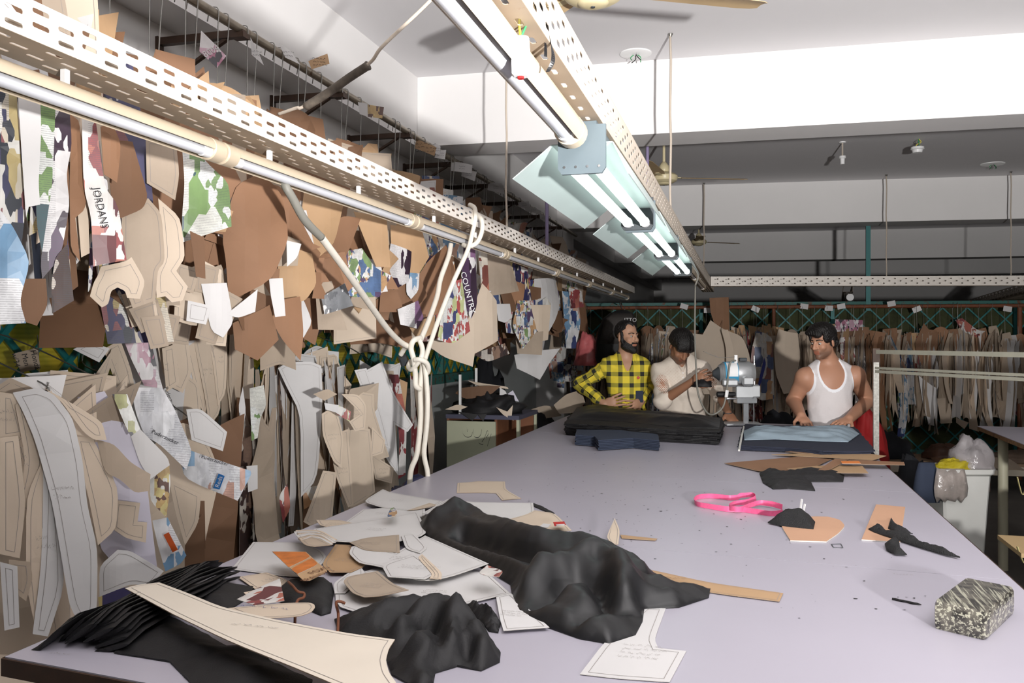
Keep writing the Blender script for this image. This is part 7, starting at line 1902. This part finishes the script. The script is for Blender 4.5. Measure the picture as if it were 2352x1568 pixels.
    # ---- eyes and brows
    if cfg.get('eyes', True):
        for s in (-1, 1):
            m = MB(); c = H(.030 * s, .0752, .004); m.lathe([(0.0001, -.0125)] + [(.0125 * math.sin(a), -.0125 * math.cos(a)) for a in np.linspace(.15, 2.4, 9)], Vector(c), Vector(-(f) * 1), 14)
            gz = f + r * cfg.get('gaze', 0) - u * cfg.get('gazed', 0); gz = gz / np.linalg.norm(gz)
            m = MB(); m.lathe([(.0001, .0128), (.005, .0118), (.0070, .0104), (.0071, .0100), (.0095, .0082), (.0125, 0), (.0001, -.0125)], Vector(c), Vector(gz), 16)
            n_ = 16; m.m = [1] * (2 * n_) + [0] * (len(m.f) - 2 * n_)
            e = m.build('eye', [M_eye, M_iris], root, smooth=True)
    for s in (-1, 1):
        m = MB(); pts = [H(.012 * s, .0905, .026), H(.024 * s, .0895, .031), H(.040 * s, .080, .030), H(.052 * s, .066, .024)]
        m.tube(catmull([Vector(p) for p in pts], 4), [.0035] + [.0048] * 8 + [.003] * 4, 6); m.build('eyebrow', M_hair, root, smooth=True)
    # ---- hair
    sh_ = SDF(head - .2, head + .2, .004); hv = cfg['hair']
    g = hv.get('g', .012)
    sh_.ell(H(0, -.014, .044), ax, (.076 + g, .095 + g, .083 + g), .01)
    for c, rd in hv.get('lumps', []): sh_.ell(H(*c), ax, rd, .02)
    pz, slope = hv['line']
    nrm = -u + f * slope; nrm /= np.linalg.norm(nrm); sh_.plane(H(0, .02, pz), nrm)
    for c, rd in hv.get('after', []): sh_.ell(H(*c), ax, rd, .015)
    for s in (-1, 1): sh_.ell(H(.092 * s, .004, -.024), ax, (.03, .026, .036), .006, 's')
    if hv.get('recede'):
        for s in (-1, 1): sh_.ell(H(.042 * s, .085, .085), ax, (.040, .05, .05), .01, 's')
        for s in (-1, 1): sh_.cone(H(.073 * s, .012, .03), H(.068 * s, .02, -.05), .013, .012, .01)
    # comb-like strands
    X, Y, Zg = sh_.ax[0][:, None, None] - head[0], sh_.ax[1][None, :, None] - head[1], sh_.ax[2][None, None, :] - head[2]
    A_ = X * r[0] + Y * r[1] + Zg * r[2]; B_ = X * f[0] + Y * f[1] + Zg * f[2]; C_ = X * u[0] + Y * u[1] + Zg * u[2]
    sh_.f += (.0028 * np.sin(A_ * 330 + 9 * np.sin(B_ * 40) + 5 * np.sin(C_ * 55)) * np.cos(B_ * 120 + C_ * 60)).astype(np.float32)
    sdf_object('hair', sh_, M_hair, root)
    if cfg.get('beard'):
        sb = SDF(head - .2, head + .2, .004)
        sb.ell(H(0, .030, -.045), ax, (.067, .066, .084), .02); sb.cone(H(-.046, .02, -.076), H(0, .078, -.108), .028, .026, .02); sb.cone(H(.046, .02, -.076), H(0, .078, -.108), .028, .026, .02)
        n1 = u * .8 + f * .55; n1 /= np.linalg.norm(n1); sb.plane(H(0, .055, -.040), n1)
        sb.plane(H(0, -.004, 0), -f)
        sb.cone(H(-.014, .10, -.064), H(.014, .10, -.064), .013, .013, .004, 's')
        sb.cone(H(-.024, .088, -.050), H(.024, .088, -.050), .0085, .0085, .008)
        sb.cone(H(-.016, .112, -.064), H(.016, .112, -.064), .008, .008, .002, 's')
        sdf_object('beard', sb, M_hair, root)
    cfg['fn'](locals())
    return root

# ---------------------------------------------------------------- the three workers
def mat_gingham():
    m = bpy.data.materials.new('yellow_gingham'); m.use_nodes = True; nt = m.node_tree; b = nt.nodes['Principled BSDF']; L = nt.links.new; N = nt.nodes.new
    uv = N('ShaderNodeUVMap'); uv.uv_map = 'flat'; sp = N('ShaderNodeSeparateXYZ'); L(uv.outputs[0], sp.inputs[0]); outs = []
    for i in (0, 1):
        a = N('ShaderNodeMath'); a.operation = 'MULTIPLY'; a.inputs[1].default_value = 2 * math.pi / .090; L(sp.outputs[i], a.inputs[0])
        s = N('ShaderNodeMath'); s.operation = 'SINE'; L(a.outputs[0], s.inputs[0]); g = N('ShaderNodeMath'); g.operation = 'GREATER_THAN'; g.inputs[1].default_value = .38; L(s.outputs[0], g.inputs[0]); outs.append(g.outputs[0])
    a = N('ShaderNodeMath'); a.operation = 'ADD'; L(outs[0], a.inputs[0]); L(outs[1], a.inputs[1]); h = N('ShaderNodeMath'); h.operation = 'MULTIPLY'; h.inputs[1].default_value = .5; L(a.outputs[0], h.inputs[0])
    cr = N('ShaderNodeValToRGB'); cr.color_ramp.interpolation = 'CONSTANT'; e = cr.color_ramp.elements; e[0].color = (*rgb(238, 214, 66), 1); e[1].position = .3; e[1].color = (*rgb(166, 156, 58), 1); x = e.new(.8); x.color = (*rgb(44, 44, 40), 1)
    L(h.outputs[0], cr.inputs[0]); L(cr.outputs[0], b.inputs['Base Color']); b.inputs['Roughness'].default_value = .85
    tc = N('ShaderNodeTexCoord'); t = N('ShaderNodeTexNoise'); t.inputs['Scale'].default_value = 14; L(tc.outputs['Object'], t.inputs['Vector']); bp = N('ShaderNodeBump'); bp.inputs['Strength'].default_value = .5; bp.inputs['Distance'].default_value = .02; L(t.outputs['Fac'], bp.inputs['Height']); L(bp.outputs[0], b.inputs['Normal'])
    return m
def wrinkle(sd, amp=.004, fr=26, seed=0.0):
    X, Y, Zg = sd.ax[0][:, None, None], sd.ax[1][None, :, None], sd.ax[2][None, None, :]
    sd.f += (amp * np.sin(X * fr + 7 * np.sin(Zg * 9 + seed) + Y * 5) * np.sin(Zg * fr * .8 + 5 * np.sin(X * 11 + seed) + Y * 17)).astype(np.float32)
def seg_uv(segs, R, Fw, o):
    """pattern coordinates: the nearest limb's along/around, else the torso's width/height"""
    def fn(v):
        uv = np.stack([(v - o) @ R, v[:, 2]], 1); best = np.full(len(v), .066)
        for a, b in segs:
            ab = b - a; L = np.linalg.norm(ab); d = ab / L; q = v - a; t = q @ d; w = q - t[:, None] * d; dist = np.linalg.norm(w, axis=1)
            m = (dist < best) & (t > .03) & (t < L + .03); n1 = np.cross(d, (0, 1, 0)); n1 /= np.linalg.norm(n1); n2 = np.cross(d, n1); ang = np.arctan2(w @ n2, w @ n1)
            uv[m, 0] = (ang * .055)[m]; uv[m, 1] = (t + a[2])[m]; best[m] = dist[m]
        return uv
    return fn
def dress_gingham(K):
    R, Fw, U, neck, pel, root, G, cfg = (K[x] for x in ('R', 'Fw', 'U', 'neck', 'pel', 'root', 'G', 'cfg'))
    s = SDF(K['lo'], K['hi'], K['h']); K['torso'](s, .014); 
    e1 = K['arm'](s, .014, 'L', 1.80); e2 = K['arm'](s, .014, 'R', 1.80)
    s.ell(pel - U * .02, (R, Fw, U), (.172, .128, .13), .03)
    wrinkle(s, .0065, 20)
    s.ell(neck + U * .055, (R, Fw, U), (.075, .075, .085), .008, 's'); s.cone(neck + Fw * .055 + U * .05, neck + Fw * .125 - U * .13, .066, .016, .004, 's')
    s.cone(neck + R * .055 + Fw * .03 + U * .022, neck + R * .072 + Fw * .085 - U * .05, .017, .012, .006, squash=(Fw, .5)); s.cone(neck - R * .055 + Fw * .03 + U * .022, neck - R * .066 + Fw * .085 - U * .05, .017, .012, .006, squash=(Fw, .5))
    s.plane((0, 0, .84), (0, 0, -1))
    sdf_object('shirt', s, mat_gingham(), root, uv=seg_uv([(e1[0], e1[1]), (e1[1], e1[2]), (e2[0], e2[1]), (e2[1], e2[2])], R, Fw, pel))
    for e in (e1, e2):
        pts = []
        for q in np.linspace(.05, 1, 7): pts.append(e[0] + (e[1] - e[0]) * q)
        for q in np.linspace(.12, .72, 6): pts.append(e[1] + (e[2] - e[1]) * q)
        sg = -1 if e is e1 else 1
        off = V(NX) * .052 + R * sg * .022; MB().tube([Vector(p + off) for p in pts], .0038, 6).build('sleeve_stripe', M_black_tape, root, smooth=True)
    c = pel + R * .085 + Fw * .122 + U * .20; m = MB(); m.box((-.03, -.002, -.055), (.03, .002, .04)); rot = Matrix(((R[0], Fw[0], 0), (R[1], Fw[1], 0), (0, 0, 1)))
    m.v = [tuple(Vector(c) + rot @ Vector(p)) for p in m.v]; m.build('shirt_pocket', NAVY, root)
    c = pel + R * .075 + Fw * .128 + U * .345; m = MB(); m.lathe([(.012, 0), (.012, .002), (.007, .003)], Vector(c), Vector(Fw), 12); m.build('chest_badge', M_red, root)
def dress_kurta(K):
    R, Fw, U, neck, pel, root, G, cfg = (K[x] for x in ('R', 'Fw', 'U', 'neck', 'pel', 'root', 'G', 'cfg'))
    s = SDF(K['lo'], K['hi'], K['h']); K['torso'](s, .020); e1 = K['arm'](s, .016, 'L', 1.12); e2 = K['arm'](s, .018, 'R', 1.15)
    s.cone(pel + U * .12, pel - U * .15, .165, .212, .04, squash=(Fw, .60))
    for e in (e1, e2):
        d = (e[2] - e[1]) / np.linalg.norm(e[2] - e[1]); s.cone(e[1] + d * .015, e[1] + d * .05, .062, .058, .006)
    wrinkle(s, .0085, 17, 2)
    s.ell(neck + U * .075, (R, Fw, U), (.066, .068, .085), .006, 's'); s.cone(neck + Fw * .05 + U * .05, neck + Fw * .125 - U * .09, .058, .014, .004, 's')
    s.plane((0, 0, .74), (0, 0, -1))
    base = V(rgb(226, 214, 200)); emb = V(rgb(176, 104, 64))
    def col(v):
        C = np.tile(base, (len(v), 1)); a = (v - neck) @ R; z = v[:, 2] - neck[2]; fr = (v - neck) @ Fw
        dots = (np.abs(a) < .13) & (z < -.05) & (z > -.24) & (fr > .05) & ((np.sin(a * 260) * np.sin(z * 260)) > .62); C[dots] = base * .82 + emb * .18
        for sh in (e1, e2):
            c = sh[0] * .62 + sh[1] * .38 + V(NX) * .05; q = (v - c); d2 = np.sqrt((q @ V(AX)) ** 2 * 2.2 + q[:, 2] ** 2); m = (d2 < .075) & (np.sin(q @ V(AX) * 420) * np.sin(q[:, 2] * 380 + 2) > -.15 + d2 * 9); C[m & ((q @ V(NX)) > -.06)] = emb
        return C
    sdf_object('kurta', s, M_clothtint, root, col)
    m = MB(); c = neck + Fw * .118 - U * .10
    for k in range(3): m.lathe([(.005, 0), (.005, .003)], Vector(c - U * .035 * k), Vector(Fw), 8)
    m.build('buttons', M_plastic_w, root)
    MB().tube([Vector(G(cfg['wrR'])) + Vector((0, 0, .004)) + Vector((math.cos(a) * .031, math.sin(a) * .031, math.sin(a) * .008)) for a in np.linspace(0, 6.3, 17)], .004, 6).build('bracelet', M_darkgrey, root)
def dress_vest(K):
    R, Fw, U, neck, pel, root, G, cfg, shL, shR = (K[x] for x in ('R', 'Fw', 'U', 'neck', 'pel', 'root', 'G', 'cfg', 'shL', 'shR'))
    s = SDF(K['lo'], K['hi'], K['h']); K['torso'](s, .007); wrinkle(s, .0022, 34, 4)
    cuts = []
    for sh, sg in ((shL, -1), (shR, 1)):
        c = sh + R * sg * .045 - U * .045; cuts.append((c, (.082, .30, .125))); s.ell(c, (R, Fw, U), (.082, .30, .125), .004, 's')
        c2 = sh + R * sg * .06 + U * .06; s.ell(c2, (R, Fw, U), (.085, .3, .09), .004, 's')
    sc = neck + Fw * .10 - U * .06; s.ell(sc, (R, Fw, U), (.094, .11, .15), .004, 's'); s.ell(neck + U * .05, (R, Fw, U), (.088, .2, .07), .004, 's')
    s.plane((0, 0, .80), (0, 0, -1))
    base = V(rgb(222, 216, 216)); wt = V(rgb(244, 244, 248))
    def col(v):
        C = np.tile(base, (len(v), 1))
        for c, rd in cuts + [(sc, (.094, .11, .15))]:
            q = v - c; k0 = np.sqrt((q @ R / rd[0]) ** 2 + (q[:, 2] / rd[2]) ** 2 + (0 if rd[1] > .2 else (q @ Fw / rd[1]) ** 2)); C[k0 < 1.16] = wt
        return C
    sdf_object('vest', s, M_clothtint, root, col)
TONE1, TONE2, TONE3 = rgb(190, 146, 120), rgb(152, 108, 82), rgb(184, 136, 110)
person(dict(label='bearded man in a yellow checked shirt standing with hands on hips', t=7.15, pelvis=(1440, 962), shL=(1398, 832), shR=(1478, 835), neck=(1438, 817), head=(1440, 773, 7.10),
    elL=(1333, 882, 7.22), wrL=(1388, 928, 7.02), hdL=(1420, 918, 6.97), hnL=tuple(NX + Vector((0, 0, .3))), hsL=1, cuL=.16, elR=(1494, 886, 7.26), wrR=(1472, 924, 7.06), hdR=(1456, 930, 7.0), hnR=tuple(NX * .6 + AX * .6), hsR=-1, cuR=.25,
    yaw=38, pitch=2, skin=TONE1, trouser=rgb(30, 30, 34), beard=True, gaze=.25, hair=dict(line=(.052, .62), g=.010, recede=True), fn=dress_gingham))
person(dict(label='man in a white embroidered kurta looking down at black cloth in his hand', t=6.95, pelvis=(1566, 958), shL=(1516, 846), shR=(1611, 842), neck=(1562, 826, 6.92), head=(1563, 795, 6.80),
    elL=(1520, 922, 6.72), wrL=(1590, 876, 6.56), hdL=(1622, 860, 6.50), hnL=tuple(NX + Vector((0, 0, .4))), hsL=1, cuL=.55, elR=(1652, 902, 6.80), wrR=(1672, 948, 6.52), hdR=(1684, 968, 6.46), hnR=tuple(NX * .5 + Vector((0, 0, .8))), hsR=1, cuR=.6,
    yaw=16, pitch=46, skin=TONE2, trouser=rgb(196, 190, 182), stubble=.55, eyes=False, hair=dict(line=(.030, .30), g=.020, lumps=[((0, .04, .085), (.080, .065, .050))], after=[((.02, .088, .060), (.055, .026, .034)), ((-.035, .080, .062), (.045, .028, .036)), ((.05, .06, .05), (.035, .035, .04)), ((0, -.09, .0), (.07, .035, .05))]), fn=dress_kurta))
person(dict(label='man in a white sleeveless vest leaning his hands on the table', t=6.50, pelvis=(1906, 985), shL=(1850, 858), shR=(1964, 854), neck=(1902, 828), head=(1890, 784, 6.44), fat=1.12, arm=1.30,
    elL=(1823, 920, 6.60), wrL=(1840, 955, 6.28), hdL=(1852, 972, 6.20), hnL=tuple(NX * .5 + Vector((0, 0, .8))), hsL=1, cuL=.65, elR=(1994, 920, 6.62), wrR=(1950, 962, 6.25), hdR=(1918, 976, 6.18), hnR=tuple(NX * .3 + Vector((0, 0, 1))), hsR=-1, cuR=.30,
    yaw=-56, pitch=14, skin=TONE3, trouser=rgb(40, 40, 46), stubble=.62, gaze=-.1, gazed=.45, hair=dict(line=(.045, .52), g=.017, lumps=[((0, .02, .095), (.082, .085, .050))], after=[((-.02, .085, .088), (.055, .034, .026)), ((.03, .090, .076), (.035, .026, .030)), ((.062, .03, .04), (.022, .035, .045)), ((-.062, .03, .04), (.022, .035, .045)), ((.066, -.02, -.0), (.022, .03, .04)), ((0, -.085, -.02), (.07, .035, .055))]), fn=dress_vest))
heap('held_black_cloth', P(1612, 888, 6.52), .065, .045, .055, BLACK, 'black cloth bunched in the hand of the kurta man', 41, rough=.3)

# ================================================================== straight-knife cutting machine
def W4(x, y, t): return P(1580 + x * .23592, 680 + y * .23592, t)
mt = 6.30
mc = empty('cutting_machine', PZ(1713, 975, TZ + .0), 'electric straight-knife cloth cutting machine with blue banded motor', 'cutting machine')
def lat(name, a, b, prof, mat, n=24):
    a, b = Vector(a), Vector(b); d = b - a; L = d.length
    MB().lathe([(r_, q * L) for q, r_ in prof], a, d, n).build(name, mat, mc, smooth=True, angle=35)
a, b = W4(240, 752, mt), W4(660, 745, mt)
k_ = .23592 * mt / 2000
lat('cone_cap', W4(238, 752, mt), W4(300, 752, mt), [(0, .012), (.05, .02), (1, .052)], M_darkgrey)
lat('motor_ring', W4(298, 752, mt), W4(345, 750, mt), [(0, .056), (.3, .066), (.35, .062), (.6, .072), (.65, .070), (1, .082)], M_alu)
M_mblue = mk('machine_blue', rgb(66, 150, 190), .35)
lat('blue_band', W4(343, 750, mt), W4(470, 748, mt), [(0, .083), (1, .084)], M_mblue)
lat('motor_body', W4(468, 748, mt), W4(640, 746, mt), [(0, .083), (.1, .085), (.7, .085), (.8, .078), (1, .066)], M_alu)
# white panel on the band
m = MB(); rings = []
for xx in (358, 462):
    c = W4(xx, 749, mt); rings.append([c + (NX * math.cos(q) + Vector((0, 0, 1)) * math.sin(q)) * .0855 for q in np.linspace(-.25, 1.15, 8)])
m.loft(rings, False, False, closed=False); ob = m.build('name_plate', M_plastic_w, mc, smooth=True)
def mbox(name, x0, y0, x1, y1, dp, mat, dt=0.0, r=.006):
    a = W4(x0, y1, mt + dt); b = W4(x1, y0, mt + dt); c = (a + b) / 2; hw = (x1 - x0) / 2 * k_; hh = (y1 - y0) / 2 * k_
    m = MB(); m.bbox((-hw, -dp / 2, -hh), (hw, dp / 2, hh), r); rot = Matrix(((AX.x, -NX.x, 0), (AX.y, -NX.y, 0), (0, 0, 1))); m.v = [tuple(c + rot @ Vector(p)) for p in m.v]
    return m.build(name, mat, mc)
mbox('capacitor_cover', 330, 800, 480, 880, .07, M_alu, -.055, .015)
mbox('gear_house', 450, 868, 620, 990, .11, M_alu, 0, .008)
mbox('side_cover', 610, 860, 690, 985, .09, M_alu, -.01, .010)
mbox('round_cover', 525, 770, 640, 880, .05, M_alu, -.07, .02)
mbox('slide_plate', 460, 985, 655, 1040, .10, M_chrome, 0, .004)
mbox('switch_box', 498, 600, 570, 632, .04, M_darkgrey, -.02, .004)
mbox('switch_bracket', 452, 572, 482, 650, .006, M_plastic_w, -.03, .001)
lat('handle', W4(278, 955, mt - .03), W4(456, 955, mt - .03), [(0, .012), (.04, .018), (.3, .020), (.8, .017), (1, .016)], M_black_rubber, 16)
lat('lever', W4(370, 997, mt - .05), W4(470, 997, mt - .05), [(0, .007), (.1, .010), (.5, .008), (1, .006)], M_chrome, 12)
lat('knife_guard', W4(645, 580, mt - .02), W4(648, 860, mt - .02), [(0, .006), (.25, .006), (.26, .010), (.6, .011), (1, .009)], M_chrome, 12)
pc = PZ(1713, 976, TZ); ttop = W4(563, 1040, mt)
def vpost(name, x, w_, d_, z1, mat):
    c = W4(x, 1045, mt); m = MB(); rot = Matrix(((AX.x, -NX.x, 0), (AX.y, -NX.y, 0), (0, 0, 1))); m.bbox((-w_ / 2, -d_ / 2, 0), (w_ / 2, d_ / 2, 1), .004)
    m.v = [tuple(Vector((c.x, c.y, 0)) + (rot @ Vector((p[0], p[1], 0))) + Vector((0, 0, TZ + .02 + p[2] * (z1 - TZ - .02)))) for p in m.v]; m.build(name, mat, mc)
vpost('standard', 563, .040, .018, ttop.z, M_chrome); vpost('knife', 586, .008, .010, ttop.z, M_chrome); vpost('guard_rod', 641, .007, .007, ttop.z + .01, M_chrome)
c = W4(563, 1045, mt); m = MB(); rot = Matrix(((AX.x, -NX.x, 0), (AX.y, -NX.y, 0), (0, 0, 1))); m.bbox((-.16, -.09, 0), (.10, .09, .018), .006); m.v = [tuple(Vector((c.x, c.y, TZ + .004)) + rot @ Vector(p)) for p in m.v]; m.build('base_plate', M_alu, mc)
m = MB(); m.tube(catmull([W4(x, y, mt - .06) for x, y in ((455, 590), (330, 600), (240, 575), (150, 535))], 5), .002, 5); m.build('spring_wire', M_wire, mc, smooth=True)
# power cord hanging from the middle tray to the machine
pcd = empty('power_cord', W4(330, 1140, mt), 'grey power cord looping from the middle tray to the cutting machine', 'cord')
MB().tube(catmull([P(1597, 655, 6.6), P(1596, 760, 6.5), P(1599, 850, 6.4), P(1604, 905, 6.35), P(1622, 945, 6.25), P(1640, 951, 6.2), P(1660, 935, 6.2), P(1668, 905, 6.2), P(1673, 860, 6.2), P(1678, 832, 6.2), P(1690, 828, 6.22)], 8), .0065, 8).build('cable', M_conduit_grey, pcd, smooth=True)
MB().tube([P(1668, 912, 6.2), P(1670, 896, 6.2)], .0125, 10).build('strain_relief', M_plastic_w, pcd)
q = P(1597, 655, 6.6); MB().tube(catmull([q, q + Vector((.02, 0, .08)), Vector((-.40, q.y, 2.13))], 4), .0075, 8).build('upper_run', M_conduit_grey, pcd, smooth=True)
